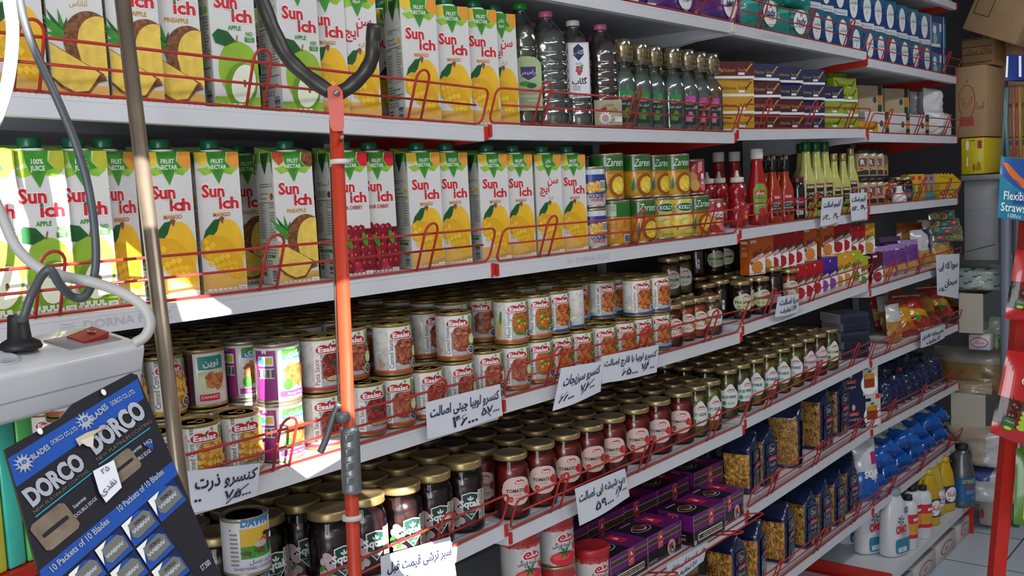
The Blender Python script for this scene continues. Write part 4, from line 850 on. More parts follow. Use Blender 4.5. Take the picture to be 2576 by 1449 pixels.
def snack_art(c1, c2):
    def f(m, w, d, h):
        m.front(0); m.rect(-w/2, 0, w/2, h*.35, M(c1, .4, noise=.1), 1); m.ell(0, h*.42, w*.2, h*.22, M(c2, .4, noise=.1), 2, 10); m.ell(0, h*.85, w*.16, w*.16, LRED, 2, 10); m.ell(w*.15, h*.2, w*.12, h*.12, M('#6a9a4a', .4, noise=.2), 3, 10); m.left(-w/2); m.lines(-d*.9, -d*.1, h*.2, h*.8, 7, GREYT, 1)
    return f
label_box('snack_yellow', .058, .04, .115, '#d9a52a', snack_art('#c98f22', '#4f9a4a')); label_box('snack_grey', .050, .04, .112, '#8f8f92', snack_art('#3f8fb8', '#b5622a'))
# display tray of yellow soup sachets
m = MB(); m.eps = .0004; YEL = M('#dcb01f', .4, noise=.05, coat=.2, name='yellow_card'); m.put([(-.09, 0, 0), (.09, 0, 0), (.09, .09, 0), (-.09, .09, 0), (-.09, 0, .075), (.09, 0, .030), (.09, .09, .030), (-.09, .09, .075)], [(0, 1, 5, 4), (1, 2, 6, 5), (2, 3, 7, 6), (3, 0, 4, 7), (3, 2, 1, 0)], YEL)
m.front(0); m.poly([(-.088, .030), (-.01, .042), (-.004, .028), (-.088, .014)], LRED, 2); m.text('eh Laziz', -.045, .026, .012, WHITE, 3, rot=.14, bold=.03); m.rect(-.088, .004, .02, .012, WHITE, 2)
for k in range(14): m.ell(.02+random.uniform(-.02, .055), .018+random.uniform(-.010, .010), .010, .006, random.choice((GR, GRL, LRED, ORNG)), 3+k % 3, 8)
kind('sachet_tray', ('tray', m))
def pillow(w, h, d, mats, pick, nx=16, nz=22, crumple=.0025, seed=1, fl=.04):   # sealed bag; pick(u, v, front) -> index in mats; u, v in 0..1
    m = MB(); rnd = random.Random(seed); ph = [(rnd.uniform(-16, 18), rnd.uniform(4, 17), rnd.uniform(0, 6)) for _ in range(7)]
    def pt(i, j, s):
        u = i/nx*2-1; v = j/nz
        bul = (1-abs(u)**2.6)*max(0, min(1, (v-fl)/.10))**.6*max(0, min(1, (1-fl-v)/.14))**.6
        cr = sum(sin(a*u+b*v*2+c+s) for a, b, c in ph)/6*crumple*(.3+bul)
        x = u*w/2*(1-.06*bul+.02*sin(v*9+seed))
        return (x, (d/2*bul+cr)*(-s) if s else 0, v*h)
    for s in (1, -1):
        P = [[pt(i, j, s) for i in range(nx+1)] for j in range(nz+1)]
        for j in range(nz):
            for i in range(nx):
                q = [P[j][i], P[j][i+1], P[j+1][i+1], P[j+1][i]]
                m.put(q if s > 0 else q[::-1], [(0, 1, 2, 3)], mats[pick((i+.5)/nx, (j+.5)/nz, s > 0)], True)
    m.dd = d
    return m
def weld(mb, name):
    me = mb.mesh(name); bm = bmesh.new(); bm.from_mesh(me); bmesh.ops.remove_doubles(bm, verts=bm.verts, dist=.00005)
    for f in bm.faces: f.smooth = True
    bm.to_mesh(me); bm.free(); return me
# sachets, sanitary packs
SACH = [M('#d9b81f', .3, noise=.08, coat=.4), M('#b9c4b0', .3, noise=.15, scale=40, coat=.4), M('#3f8a4a', .3, noise=.2, coat=.4)]
kind('sachet', ('sachet', weld(pillow(.075, .10, .012, SACH, lambda u, v, f: 0 if v > .55 else 1 if (u-.5)**2+(v-.3)**2 > .05 else 2, 8, 10, .001), 'sachet')))
def soft_pack(key, w, h, d, cols, pick, art=None, seed=1):
    pm = pillow(w, h, d, [M(c, .3, noise=.12, scale=25, coat=.5) for c in cols], pick, 16, 14, .003, seed, .0)
    parts = [('pack', weld(pm, 'pack'))]
    if art:
        a = MB(); a.eps = .0006; a.map = lambda u, v, o: (u, -(d/2*(1-abs(u/w*2)**2.6)*min(1, v/h/.10)**.6*min(1, max(0, (1-v/h))/.14)**.6)-.0022-o, v); a.step = .006; art(a, w, h); parts.append(('label', a))
    kind(key, *parts)
def lady(a, w, h):
    a.ell(0, h*.52, .034, .040, WHITE, 1, 16); a.text('lady', 0, h*.46, .022, M('#26377a', .4), 2, bold=.03, shear=.2, fit=.046); a.ell(.002, h*.72, .004, .006, LRED, 2, 8); a.text('15.20', .002, h*.36, .008, M('#26377a', .4), 2)
soft_pack('pad_purple', .22, .11, .09, ('#5f2a86', '#b9a0cf', '#4a2070'), lambda u, v, f: 1 if (int(u*9+v*4) % 5 == 0) else 0 if v > .3 else 2, lady)
soft_pack('pad_teal', .20, .115, .10, ('#128f86', '#0f6f6c', '#4fb8a8'), lambda u, v, f: 1 if .25 < u < .42 else 2 if (v > .8) else 0, lady, 3)
soft_pack('pad_green', .20, .115, .10, ('#1f9a78', '#147a64', '#58c0a0'), lambda u, v, f: 1 if .55 < u < .7 else 2 if (v > .8) else 0, lady, 5)
def tissue_art(m, w, d, h):
    B1 = M('#1f4684', .3, noise=.12, scale=20, coat=.4); B2 = M('#2c6c8a', .3, noise=.12, scale=20, coat=.4)
    m.front(0); m.rect(-w/2, h*.16, w/2, h, B1, 1); m.poly([(-w/2, h*.55), (w/2, h*.72), (w/2, h), (-w/2, h)], B2, 2); m.ell(.008, h*.55, w*.24, h*.36, WHITE, 3, 16); m.text('مولفیکس', .008, h*.58, .016, M('#33405a', .4), 4, fit=w*.4); m.text('2', .008, h*.42, .012, M('#33405a', .4), 4); m.ell(-w*.34, h*.82, w*.08, w*.08, M('#1c3f7a', .3), 3, 12); m.lines(-w*.4, w*.4, h*.04, h*.12, 2, GREYT, 1)
    m.left(-w/2); m.rect(-d, h*.16, -.002, h, M('#c3c8d2', .35, noise=.05), 1); m.rect(-d*.9, h*.2, -d*.55, h*.9, M('#6f7488', .35, noise=.2, scale=60), 2); m.bars(-d*.45, -d*.1, h*.55, h*.9, BLACK, WHITE, 2); m.lines(-d*.45, -d*.1, h*.2, h*.5, 5, GREYT, 2)
label_box('diaper', .115, .10, .135, '#dfe3ea', tissue_art, part='pack')
def tissue_side(m, w, d, h):
    m.front(0); m.rect(-w/2, 0, w/2, h, M('#2f86b0', .3, noise=.12, scale=20, coat=.4), 1); m.rect(-w/2, h*.78, w/2, h, M('#243f86', .3, coat=.4), 2); m.rect(w*.18, 0, w*.30, h, M('#243f86', .3, coat=.4), 3); m.rect(w*.32, 0, w*.36, h, WHITE, 3); m.rect(w*.05, h*.5, w*.17, h*.75, WHITE, 3); m.ell(-w*.3, h*.55, w*.12, h*.14, WHITE, 3, 10); m.ell(-w*.26, h*.25, w*.14, h*.16, M('#c9b0a0', .4), 3, 10); m.rect(-w/2, 0, w*.1, h*.10, WHITE, 2)
label_box('diaper_side', .14, .10, .138, '#c9d3e2', tissue_side, part='pack')
# date boxes
def date_art(ink, text):
    def f(m, w, d, h):
        G = M(ink, .4, noise=.1)
        m.front(0); m.rect(-w/2, 0, w/2, h*.16, WHITE, 1)
        for s_ in (-1, 1):
            for k in range(4): m.ell(s_*(w*.42-.006*k), h*.80-.006*k, .006, .0025, G, 2, 8, rot=s_*(.6+.3*k))
        m.text(text, -w*.12, h*.40, h*.20, G, 2, shear=.3); m.text('خرما', w*.2, h*.45, h*.22, G, 2); m.rect(w*.1, h*.22, w*.26, h*.36, WHITE, 2)
        m.left(-w/2)
        for k in range(6): m.ell(-d*.45+.006*cos(k), h*.75-.009*k, .009, .003, G, 1, 8, rot=k*.9)
        m.rect(-d, 0, 0, h*.08, GREYT, 1)
    return f
GLD = '#d3a843'
for key, col in (('date_red', '#5f1520'), ('date_yellow', '#cf9a24'), ('date_maroon', '#4a1220'), ('date_navy', '#1a2352'), ('date_green', '#93a832')):
    label_box(key, .150, .09, .052, col, date_art('#5a2a12' if key in ('date_yellow', 'date_green') else GLD, 'Delpazir' if key == 'date_red' else 'Khorma'), topc=M('#b9aa8a', .6) if False else None)
# napkin packs in film
def napkin_art(m, w, d, h):
    m.front(0); m.rect(w*.30, 0, w*.46, h, M('#1f4a34', .35, coat=.4), 1); m.rect(w*.30, h*.32, w*.46, h*.68, M('#d98a32', .35, coat=.4), 2); m.ell(w*.16, h*.5, w*.08, w*.08, M('#2f5a4a', .4), 1, 8); m.left(-w/2); m.line([(-d, h*.5), (0, h*.5)], .0012, GREY, 1)
label_box('napkin_white', .17, .12, .095, M('#d9d8dc', .3, noise=.05, scale=18, coat=.5, bump=.3), napkin_art, part='pack'); label_box('napkin_tan', .18, .12, .115, M('#c4ae90', .4, noise=.08, scale=14, coat=.3, bump=.3), napkin_art, part='pack')
kind('cotton_bag', ('bag', weld(pillow(.14, .12, .10, [MG('bag_film', '#f4f4f4', 1.2, .15), M('#dcdcdf', .5, noise=.08, scale=25, coat=.5)], lambda u, v, f: 1, 12, 12, .008, 4, .0), 'bag')))
# jelly boxes
def jelly_art(band, fruitc):
    def f(m, w, d, h):
        m.front(0); m.poly([(-w/2, h*.30), (w/2, h*.48), (w/2, h*.40), (-w/2, h*.18)], WHITE, 1); m.poly([(-w/2, h*.24), (w/2, h*.42), (w/2, 0), (-w/2, 0)], WHITE, 1); m.ell(0, h*.20, w*.36, h*.17, M(fruitc, .35, noise=.12, coat=.4), 3, 14); m.ell(-w*.34, h*.32, w*.10, w*.05, GRD, 3, 8, rot=.6); m.ell(w*.38, h*.2, w*.08, h*.05, WHITE, 4, 8)
        m.poly([(-w/2, h*.42), (w/2, h*.66), (w/2, h*.54), (-w/2, h*.30)], M(band, .4, noise=.05), 2); m.text('JELLY', .004, h*.56, h*.10, M('#54305a' if band != '#4a5f34' else '#3f5a2a', .4), 3, rot=.30, bold=.03, fit=w*.66); m.text('POWDER', .002, h*.42, h*.085, WHITE, 3, rot=.30, bold=.03, fit=w*.8); m.rect(-w*.4, h*.86, -w*.05, h*.93, WHITE, 2); m.text('فرمند', -w*.22, h*.875, h*.04, LRED, 3); m.lines(-w*.45, w*.4, h*.02, h*.06, 1, M('#b84a4a', .4), 4)
        m.left(-w/2); m.rect(-d*.85, h*.84, -d*.15, h*.91, WHITE, 1); m.text('JELLY', -d*.5, h*.70, h*.05, WHITE, 1); m.lines(-d*.8, -d*.2, h*.5, h*.62, 3, M('#e9dcc0', .4), 1)
    return f
for key, col, band, fr in (('jelly_red', '#b3161d', '#6a5a2a', '#b8202a'), ('jelly_orange', '#d9641c', '#b8481c', '#e08a3a'), ('jelly_purple', '#4a2a8f', '#3a1f70', '#8a4ab0'), ('jelly_yellow', '#dfa01f', '#8a9a2a', '#d99a3a'), ('jelly_lime', '#a9b81f', '#a8622a', '#5f9a2a'), ('jelly_dark', '#5a1a2a', '#2f4a4a', '#a02a3a')):
    label_box(key, .080, .036, .118, col, jelly_art(band, fr))
# tea boxes
TEAV = M('#6a1a6e', .32, noise=.05, coat=.35, name='tea_violet'); TEAB = M('#1a1420', .32, noise=.1, coat=.35, name='tea_black')
TEAO = M('#4a3c2c', .4, noise=.1, name='tea_olive'); TEAP = M('#cfb7b0', .4, noise=.04, name='tea_pale_line')
def tea_art(left):
    def f(m, w, d, h):
        m.front(0); m.rect(-w/2, h*.46, w/2, h, TEAV, 1); m.rect(-w/2, h*.66, w/2, h*.84, TEAP, 2); m.rect(-w/2, h*.675, w/2, h*.825, TEAO, 3)
        def logo(u, v, k): m.rrect(u-.017*k, v-.030*k, u+.017*k, v+.030*k, .004, TEAP, 4); m.rrect(u-.0155*k, v-.0285*k, u+.0155*k, v+.0285*k, .004, LRED, 5); m.poly([(u-.009*k, v+.006*k), (u, v+.022*k), (u+.009*k, v+.006*k), (u+.004*k, v+.006*k), (u, v+.012*k), (u-.004*k, v+.006*k)], WHITE, 6); m.text('دبش', u, v-.012*k, .010*k, WHITE, 6, bold=.02); m.lines(u-.010*k, u+.010*k, v-.024*k, v-.017*k, 2, TEAP, 6)
        logo(.012 if left else -.03, h*.70, 1)
        if left: m.rrect(-.085, .014, .095, .040, .002, WHITE, 3); m.rect(-.080, .018, .092, .036, TEAO, 4); m.lines(-.05, .085, .020, .034, 2, TEAP, 5); m.lines(-.08, .09, .044, .047, 1, TEAP, 3); m.ell(-.105, .012, .010, .010, TEAP, 3, 12)
        else: m.ell(.045, h*.26, .028, .031, TEAP, 3, 16); m.poly([(.028, .044), (.056, .050), (.056, .034), (.028, .028)], LRED, 4); m.poly([(.028, .028), (.044, .031), (.044, .008), (.028, .012)], GREYT, 4); m.poly([(.044, .031), (.060, .034), (.062, .012), (.044, .006)], TEAB, 4); m.ell(.050, .018, .005, .006, WHITE, 5, 9); m.lines(-.11, -.05, .008, .02, 2, TEAP, 3); m.poly([(.088, .030), (.108, .020), (.112, .040), (.102, .060), (.094, .046)], M('#8a3a2c', .4, noise=.2), 3)
        for x in (-w/2+.001, w/2-.001): m.line([(x, 0), (x, h)], .0014, TEAP, 4)
        m.left(-w/2); m.rect(-d, h*.46, 0, h, TEAV, 1); logo(-d*.55, h*.68, 1.0); m.lines(-d*.8, -d*.2, h*.12, h*.34, 4, TEAP, 2)
        m.top(h); m.rect(-w/2, 0, w/2, d, TEAV, 1); m.rect(-w/2, 0, w*.02, d, TEAB, 2); m.ell(-w*.22, d*.42, .050, .022, TEAP, 3, 16); m.ell(-w*.22, d*.42, .046, .019, TEAB, 4, 16); m.ell(-w*.21, d*.48, .030, .020, TEAP, 5, 14); m.ell(-w*.21, d*.50, .027, .016, M('#6a2a1c', .3, noise=.1, coat=.5), 6, 14); m.lines(-w*.4, -.02, d*.8, d*.9, 1, TEAP, 3); m.rect(w*.12, d*.3, w*.32, d*.8, LRED, 3); m.poly([(w*.18, d*.5), (w*.22, d*.7), (w*.26, d*.5)], WHITE, 4)
    return f
label_box('tea_a', .235, .115, .118, TEAB, tea_art(True)); label_box('tea_b', .235, .115, .118, TEAB, tea_art(False))
# tomato paste tin and tub
def tom_tin(key, r, h, tub):
    m = lab_base(r, h, M('#cfc9c6', .3, noise=.06, scale=14, coat=.4, name='paste_tin_white'), .006); RD = M('#b3282a', .3, noise=.1, scale=20, coat=.4, name='paste_tin_red'); PK = M('#c9745f', .3, noise=.15, scale=14, coat=.4)
    m.rect(-r*3, h*.80, r*3, h-.006, RD, 1); m.rect(-r*3, h*.72, r*3, h*.80, PK, 1)
    for k in range(9): m.ell(-.045+.011*k, h*.76+.004*(k % 2), .006, .006, LRED, 2, 9); m.ell(-.045+.011*k, h*.76+.005, .003, .0018, GRD, 3, 6)
    esalat(m, .008, h*.56, .044, 3, True); m.text('رب گوجه فرنگی', .004, h*.40, .0105, BLACK, 3, bold=.01, fit=.062); m.lines(-.012, .012, h*.34, h*.38, 1, GREYT, 3)
    m.ell(.002, h*.16, .036, h*.15, LRED, 2, 16); m.ell(-.006, h*.2, .02, h*.06, M('#d9584a', .3, noise=.1), 3, 12)
    for k in range(6): m.ell(.002+.007*cos(k), h*.29+.005*sin(k), .009, .0022, GRD, 4, 8, rot=k*1.05)
    m.ell(.034, h*.34, .007, .007, LRED, 4, 10)
    b = MB(); pr = [(r-.002, 0), (r, .002), (r, .006)]+[(r-.001+(.0006 if k % 2 else -.0004), .007+(h-.014)*k/16) for k in range(17)]+[(r, h-.005), (r, h-.001), (r-.003, h)]; b.lathe(pr, STEEL, 30)
    l = MB()
    if tub: l.lathe([(r+.0015, h-.016), (r+.002, h-.015), (r+.002, h), (r, h+.003), (r-.004, h+.0035), (r-.006, h+.002), (.0001, h+.002)], M('#b3242c', .4, noise=.04, name='red_plastic_lid'), 32)
    else: l.lathe([(r-.002, h-.003), (.0001, h-.003)], STEEL, 30)
    kind(key, ('tin_body', b), ('lid', l), ('printed_wrap', m))
tom_tin('paste_tin', .046, .118, False); tom_tin('paste_tub', .0455, .110, True)
# pasta bags: navy film with a clear window onto the pasta
PNAV = M('#101c40', .22, noise=.25, scale=20, coat=.7, name='navy_film'); PRED = M('#b02a3a', .3, noise=.06, coat=.4)
PEN = MV('penne_pasta', ((0, '#d9a04a'), (.45, '#b97f34'), (.8, '#7a4a1c'), (1, '#4a2a10')), 60, .35, .9, stretch=(1.6, 1.6, .7), coat=.5); FUS = MV('twisted_pasta', ((0, '#c9964a'), (.5, '#a8742f'), (.85, '#6a4018'), (1, '#3f240d')), 75, .35, .9, coat=.5); SHL = MV('shell_pasta', ((0, '#e0b052'), (.5, '#c08a38'), (.85, '#7a4f1c'), (1, '#4f300f')), 48, .35, 1.0, coat=.5)
def pasta(key, win, lo, hi, name, w=.105, d=.085, h=.205, seed=1):     # block bag: window on the broad face, print on the narrow flank
    m = MB(); rnd = random.Random(seed); nz, n = 40, 96; rings = []; ph = [(rnd.randint(2, 7), rnd.uniform(20, 70), rnd.uniform(0, 6)) for _ in range(5)]
    for j in range(nz+1):
        v = j/nz; k = max(0, (v-.74)/.26); kk = min(1, k*1.25); yy = (d/2)*(1-.93*kk**1.3); xx = (w/2)*(1+.04*sin(pi*v))*(1-.02*kk); p = 5-2*kk; rg = []
        for i in range(n):
            a = 2*pi*i/n-pi/2; ca, sa = cos(a), sin(a); q = (abs(ca)**p+abs(sa)**p)**(-1/p)
            cr = 1+sum(sin(f*a+g*v+c) for f, g, c in ph)/5*(.02+.05*kk)
            rg.append((xx*ca*q*cr, yy*sa*q*cr+(.012*kk*kk*sin(seed)), v*h))
        rings.append(rg)
    for j in range(nz):
        for i in range(n):
            q = [rings[j][i], rings[j][(i+1) % n], rings[j+1][(i+1) % n], rings[j+1][i]]; c = [sum(x[t] for x in q)/4 for t in range(3)]
            f = c[1] < -d*.40 and abs(c[0]) < w*.42 and lo < c[2]/h < hi
            m.put(q, [(0, 1, 2, 3)], win if f else PNAV, True)
    m.put(rings[0], [list(range(n))[::-1]], PNAV); m.put(rings[-1], [list(range(n))], PNAV)
    a = MB(); a.eps = .0007; a.map = lambda u, v, o: (w/2*(1+.04*sin(pi*v/h))*1.035+o, u, v); a.step = .006
    a.rect(-.034, h*.03, .034, h*.70, PNAV, 0.5)
    a.ell(0, h*.60, .019, .019, TEAP, 1, 14); a.ell(0, h*.60, .0175, .0175, PNAV, 2, 14); a.text('Zar', 0, h*.60-.006, .014, TEAP, 3, bold=.02); a.rrect(-.026, h*.42, .026, h*.49, .003, PRED, 3); a.text('زرماکارون', 0, h*.437, .007, WHITE, 4)
    a.text(name, 0, h*.32, .012, TEAP, 2); a.line([(-.012, h*.26), (0, h*.24), (.012, h*.29)], .0016, TEAP, 2); a.poly([(-.016, h*.05), (-.003, h*.2), (.006, h*.06)], ORT, 2)
    pc = MB(); cols = [M(c, .4, noise=.15, scale=80, coat=.4) for c in (('#c9923f', '#b57f33', '#d6a551') if win is not FUS else ('#b98a44', '#a3742f', '#c79a52'))]
    for k in range(95):
        x = rnd.uniform(-.37, .37)*w; z = rnd.uniform(lo+.05, hi-.05)*h; a_ = rnd.uniform(0, pi); L_ = .011 if win is not SHL else .008; r_ = .0042 if win is PEN else .0036 if win is FUS else .0058; y = -d/2*1.0-.0012+rnd.uniform(-.002, .0015)
        if abs(x)+L_*abs(cos(a_)) > w*.41: continue
        if win is FUS: pc.tube([(x+L_*t*cos(a_)+.0016*sin(t*7)*sin(a_), y+.0012*cos(t*7), z+L_*t*sin(a_)-.0016*sin(t*7)*cos(a_)) for t in [-1+q/5 for q in range(11)]], r_*.7, cols[k % 3], 5)
        else: pc.tube([(x-L_*cos(a_), y, z-L_*sin(a_)), (x, y-.0012, z), (x+L_*cos(a_), y, z+L_*sin(a_))], r_, cols[k % 3], 7)
    kind(key, ('bag', weld(m, 'bag')), ('pasta', pc), ('flank_print', a))
pasta('pasta_shell', SHL, .10, .66, 'Shell', seed=2); pasta('pasta_fusilli', FUS, .06, .74, 'Fusilli', seed=3); pasta('pasta_penne', PEN, .06, .68, 'Penne', seed=5)
kind('pasta_dark', ('bag', weld(pillow(.125, .20, .07, [PNAV], lambda u, v, f: 0, 16, 20, .006, 9), 'bag')))
# lasagne boxes, navy sachets, snack bags, detergent bags
def las_art(m, w, d, h):
    m.front(0); m.rect(.012, 0, w/2, h, M('#c9c2bd', .4, noise=.04), 1); m.ell(w*.255, h*.34, w*.24, h*.33, WHITE, 2, 16); m.rrect(w*.10, h*.22, w*.40, h*.62, .006, M('#8a3f1c', .4, noise=.35, scale=80), 3); m.rrect(w*.12, h*.50, w*.40, h*.66, .005, M('#d08a32', .4, noise=.25, scale=60), 4); m.ell(w*.26, h*.72, .010, .006, GR, 5, 9); m.rect(w*.36, h*.86, w*.48, h, LRED, 2); m.rect(.012, h*.80, w*.22, h*.90, TEAB, 3); m.rrect(-w*.42, h*.42, -w*.12, h*.54, .003, PRED, 2); m.text('زرماکارون', -w*.27, h*.45, .007, WHITE, 3); m.text('Lasagne', -w*.27, h*.28, .011, TEAP, 2); m.ell(-w*.27, h*.68, .008, .012, TEAP, 2, 9)
    m.left(-w/2); m.lines(-d*.8, -d*.25, h*.15, h*.8, 6, GREYT, 1); m.ell(-d*.2, h*.86, .006, .006, LRED, 1, 9)
label_box('lasagne', .17, .07, .125, '#151f44', las_art, side=M('#cdbfa8', .5, noise=.04))
def slab_art(m, w, d, h): m.left(-w/2); m.rect(-d, 0, 0, h, M('#a8a4a6', .5, noise=.08), 1); m.lines(-d*.9, -d*.1, h*.2, h*.8, 2, GREYT, 2); m.front(0); m.rect(-w/2, h*.6, w/2, h*.95, M('#2a3250', .3, noise=.2, coat=.5), 1)
label_box('slab_box', .125, .13, .034, M('#1d2034', .3, noise=.2, coat=.5), slab_art)
def bagk(key, w, h, d, cols, pick, seed, name='bag', cr=.006): kind(key, (name, weld(pillow(w, h, d, [M(c, .22, noise=.22, scale=30, coat=.6) for c in cols], pick, 14, 18, cr, seed), name)))
bagk('navy_packet', .085, .12, .035, ('#12183a', '#1d2a5a'), lambda u, v, f: 1 if (u*3+v*5) % 1 > .6 else 0, 3, 'packet', .005)
bagk('soy_violet', .10, .13, .05, ('#6f3a8a', '#a884b8', '#c9a05a'), lambda u, v, f: 2 if v < .35 and abs(u-.5) < .3 else 1 if v > .86 else 0, 5)
bagk('soy_white', .12, .17, .06, ('#cfcbd0', '#22315a', '#c99a4a'), lambda u, v, f: 1 if u > .62 and v > .35 else 2 if v < .42 else 0, 6)
bagk('chips_red', .13, .17, .05, ('#a8281c', '#c9a02a', '#3f8a34', '#d8cfc4'), lambda u, v, f: 1 if .3 < v < .5 else 2 if (u-.5)**2+(v-.3)**2 < .03 else 3 if v > .93 else 0, 7)
bagk('chips_orange', .13, .17, .05, ('#b8641c', '#d9a02a', '#8a2a1c'), lambda u, v, f: 1 if .35 < v < .7 else 2 if v < .12 else 0, 8)
bagk('nut_bag', .09, .16, .05, ('#b5803a', '#c9c4c0'), lambda u, v, f: 0 if v < .55 else 1, 10)
bagk('detergent', .15, .20, .080, ('#1258b0', '#d5d2d8', '#0f3f8a', '#b3206a'), lambda u, v, f: (3 if .62 < v < .68 and .3 < u < .6 else 1 if v > .40+.08*sin(u*9) else 2 if v < .05 else 0), 11, cr=.014)
pm = pillow(.11, .24, .05, [M('#cfcfd6', .25, noise=.12, coat=.6), M('#1258b0', .25, noise=.2, coat=.6), M('#c21f6a', .25, coat=.6)], lambda u, v, f: 1 if v < .42+.1*sin(u*7) else 2 if .62 < v < .8 and u > .55 else 0, 14, 20, .004, 12)
a = MB(); a.map = lambda u, v, o: (u, -.026-o, v); a.text('SOF', 0, .095, .026, WHITE, 1, bold=.05); a.eps = .0008; kind('softlan_bag', ('bag', weld(pm, 'bag')), ('lettering', a))
# detergent bottles
OMW = M('#dbdbdf', .3, noise=.02, coat=.3, name='white_bottle')
b = MB(); b.lathe([(.056, 0), (.066, .004), (.069, .014), (.068, .10), (.062, .17), (.046, .215), (.030, .242), (.026, .248), (.0001, .248)], OMW, 32, sy=.62, p=2.5)
hd = MB(); hd.tube([(.058, 0, .165), (.079, 0, .150), (.084, 0, .120), (.083, 0, .085), (.066, 0, .060)], [.009, .010, .0105, .010, .009], OMW, 10)
c = MB(); c.lathe([(.027, .248), (.028, .25), (.027, .268), (.020, .272), (.0001, .272)], M('#8f98a6', .3, noise=.04, name='grey_cap'), 24)
m = MB(); m.eps = .0006; m.map = lambda u, v, o: (u, -.62*.0705*(1-min(.98, abs(u)/.0705)**2.5)**.4-o-.0004+(max(0, v-.10)/.10)*.003, v); m.step = .006
m.rrect(-.040, .014, .046, .074, .012, M('#2a7fa0', .35, noise=.15, scale=20, coat=.3), 1); m.rrect(-.030, .020, .020, .040, .004, M('#c9d6dc', .4, noise=.1), 2); m.text('3 L', -.006, .025, .010, M('#2a5f8a', .4), 3); m.text('OMO', -.008, .098, .032, LRED, 2, bold=.05, fit=.060); m.text('Active', .006, .086, .009, NAV, 2); m.lines(-.02, .02, .078, .083, 1, GREYT, 2)
for k in range(6): a = k*pi/3+.3; m.ell(-.010+.013*cos(a), .150+.013*sin(a), .009, .0026, GRD if k % 2 else NAV, 2, 8, rot=a)
m.rrect(.014, .176, .036, .198, .002, NAV, 2); m.lines(.017, .033, .180, .194, 3, WHITE, 3)
kind('omo', ('bottle', b), ('handle', hd), ('cap', c), ('label', m))
b = MB(); b.lathe([(.034, 0), (.036, .003), (.036, .175), (.033, .190), (.024, .200), (.0001, .204)], OMW, 28); c = MB(); c.lathe([(.016, .202), (.017, .204), (.016, .222), (.0001, .224)], DARK, 20)
m = MB(); m.eps = .0005; m.cyl(.0366); AM = M('#d9952a', .35, noise=.08, coat=.3); m.rect(-.06, .050, .06, .150, LRED, 1); m.rect(-.06, .066, .06, .112, AM, 2); m.poly([(-.03, .066), (.0, .088), (.03, .066)], LRED, 3); m.poly([(-.03, .112), (.0, .092), (.03, .112)], LRED, 3); m.rrect(-.008, .122, .024, .134, .003, WHITE, 3); m.text('اکتیو', .008, .125, .007, LRED, 4); kind('cleaner_spray', ('bottle', b), ('cap', c), ('label', m))
YB = M('#cfa51c', .35, noise=.05, coat=.2, name='yellow_bottle')
def bleach(key, bodyc, capc, lc):
    b = MB(); b.lathe([(.046, 0), (.050, .004), (.051, .03), (.050, .10), (.046, .13), (.040, .17), (.026, .215), (.020, .225), (.0001, .225)], bodyc, 28, sy=.75, p=2.4)
    h_ = MB(); h_.tube([(-.020, 0, .215), (-.045, 0, .205), (-.054, 0, .165), (-.050, 0, .125)], .009, bodyc, 10); c = MB(); c.lathe([(.021, .224), (.022, .226), (.021, .246), (.0001, .248)], capc, 20)
    m = MB(); m.eps = .0006; m.map = lambda u, v, o: (u, -.75*.0522*(1-min(.98, abs(u)/.0522)**2.4)**.42-o, v); m.step = .005; m.rect(-.048, .040, .048, .120, lc, 1); m.ell(.004, .080, .034, .034, WHITE, 2, 16); m.text('پلیکا', .004, .074, .020, LRED, 3, bold=.02); m.lines(-.02, .026, .056, .064, 1, NAV, 3); kind(key, ('bottle', b), ('handle', h_), ('cap', c), ('label', m))
bleach('bleach_yellow', YB, YB, M('#3a3560', .4, noise=.1)); bleach('bleach_white', M('#c9b040', .35, noise=.05), YB, M('#c9c4c0', .4, noise=.1))
SIL = M('#6f7076', .3, .6, noise=.06, name='silver_bottle')
b = MB(); b.lathe([(.050, 0), (.055, .004), (.056, .02), (.056, .150), (.050, .175), (.030, .235), (.026, .262), (.0001, .264)], SIL, 30); h_ = MB(); h_.tube([(.032, 0, .255), (.052, 0, .250), (.058, 0, .215), (.052, 0, .175)], .007, SIL, 10); c = MB(); c.lathe([(.028, .262), (.029, .264), (.028, .285), (.0001, .287)], DARK, 24)
m = MB(); m.eps = .0006; m.cyl(.0566); m.rect(-.085, .028, .085, .142, M('#1f5f94', .35, noise=.08, coat=.3), 1); m.text('ATTACK', -.014, .116, .017, M('#d9c82a', .4), 2, bold=.03, fit=.064); m.rect(-.03, .092, .016, .106, PRED, 2); m.lines(-.03, .012, .066, .084, 3, M('#9ab8d0', .4), 2); m.poly([(-.02, .046), (.0, .042), (.014, .048), (.0, .056)], M('#d9c82a', .4), 2); kind('drain_bottle', ('bottle', b), ('handle', h_), ('cap', c), ('label', m))
# ================================================================ stocking the shelves
RN = random.Random(21)
def put(key, name, label, cat, row, u, Y, rz=0.0, group=None, dz=0.0, **kw):
    p = spot(row, u, Y); p.z += .0008+dz
    return spawn(name, key, label, cat, p, rz, group, **kw)
def face(row, u, Y, k=.3, j=.04):
    p = spot(row, u, Y); return face_angle(p.x, p.y, k)+RN.uniform(-j, j)

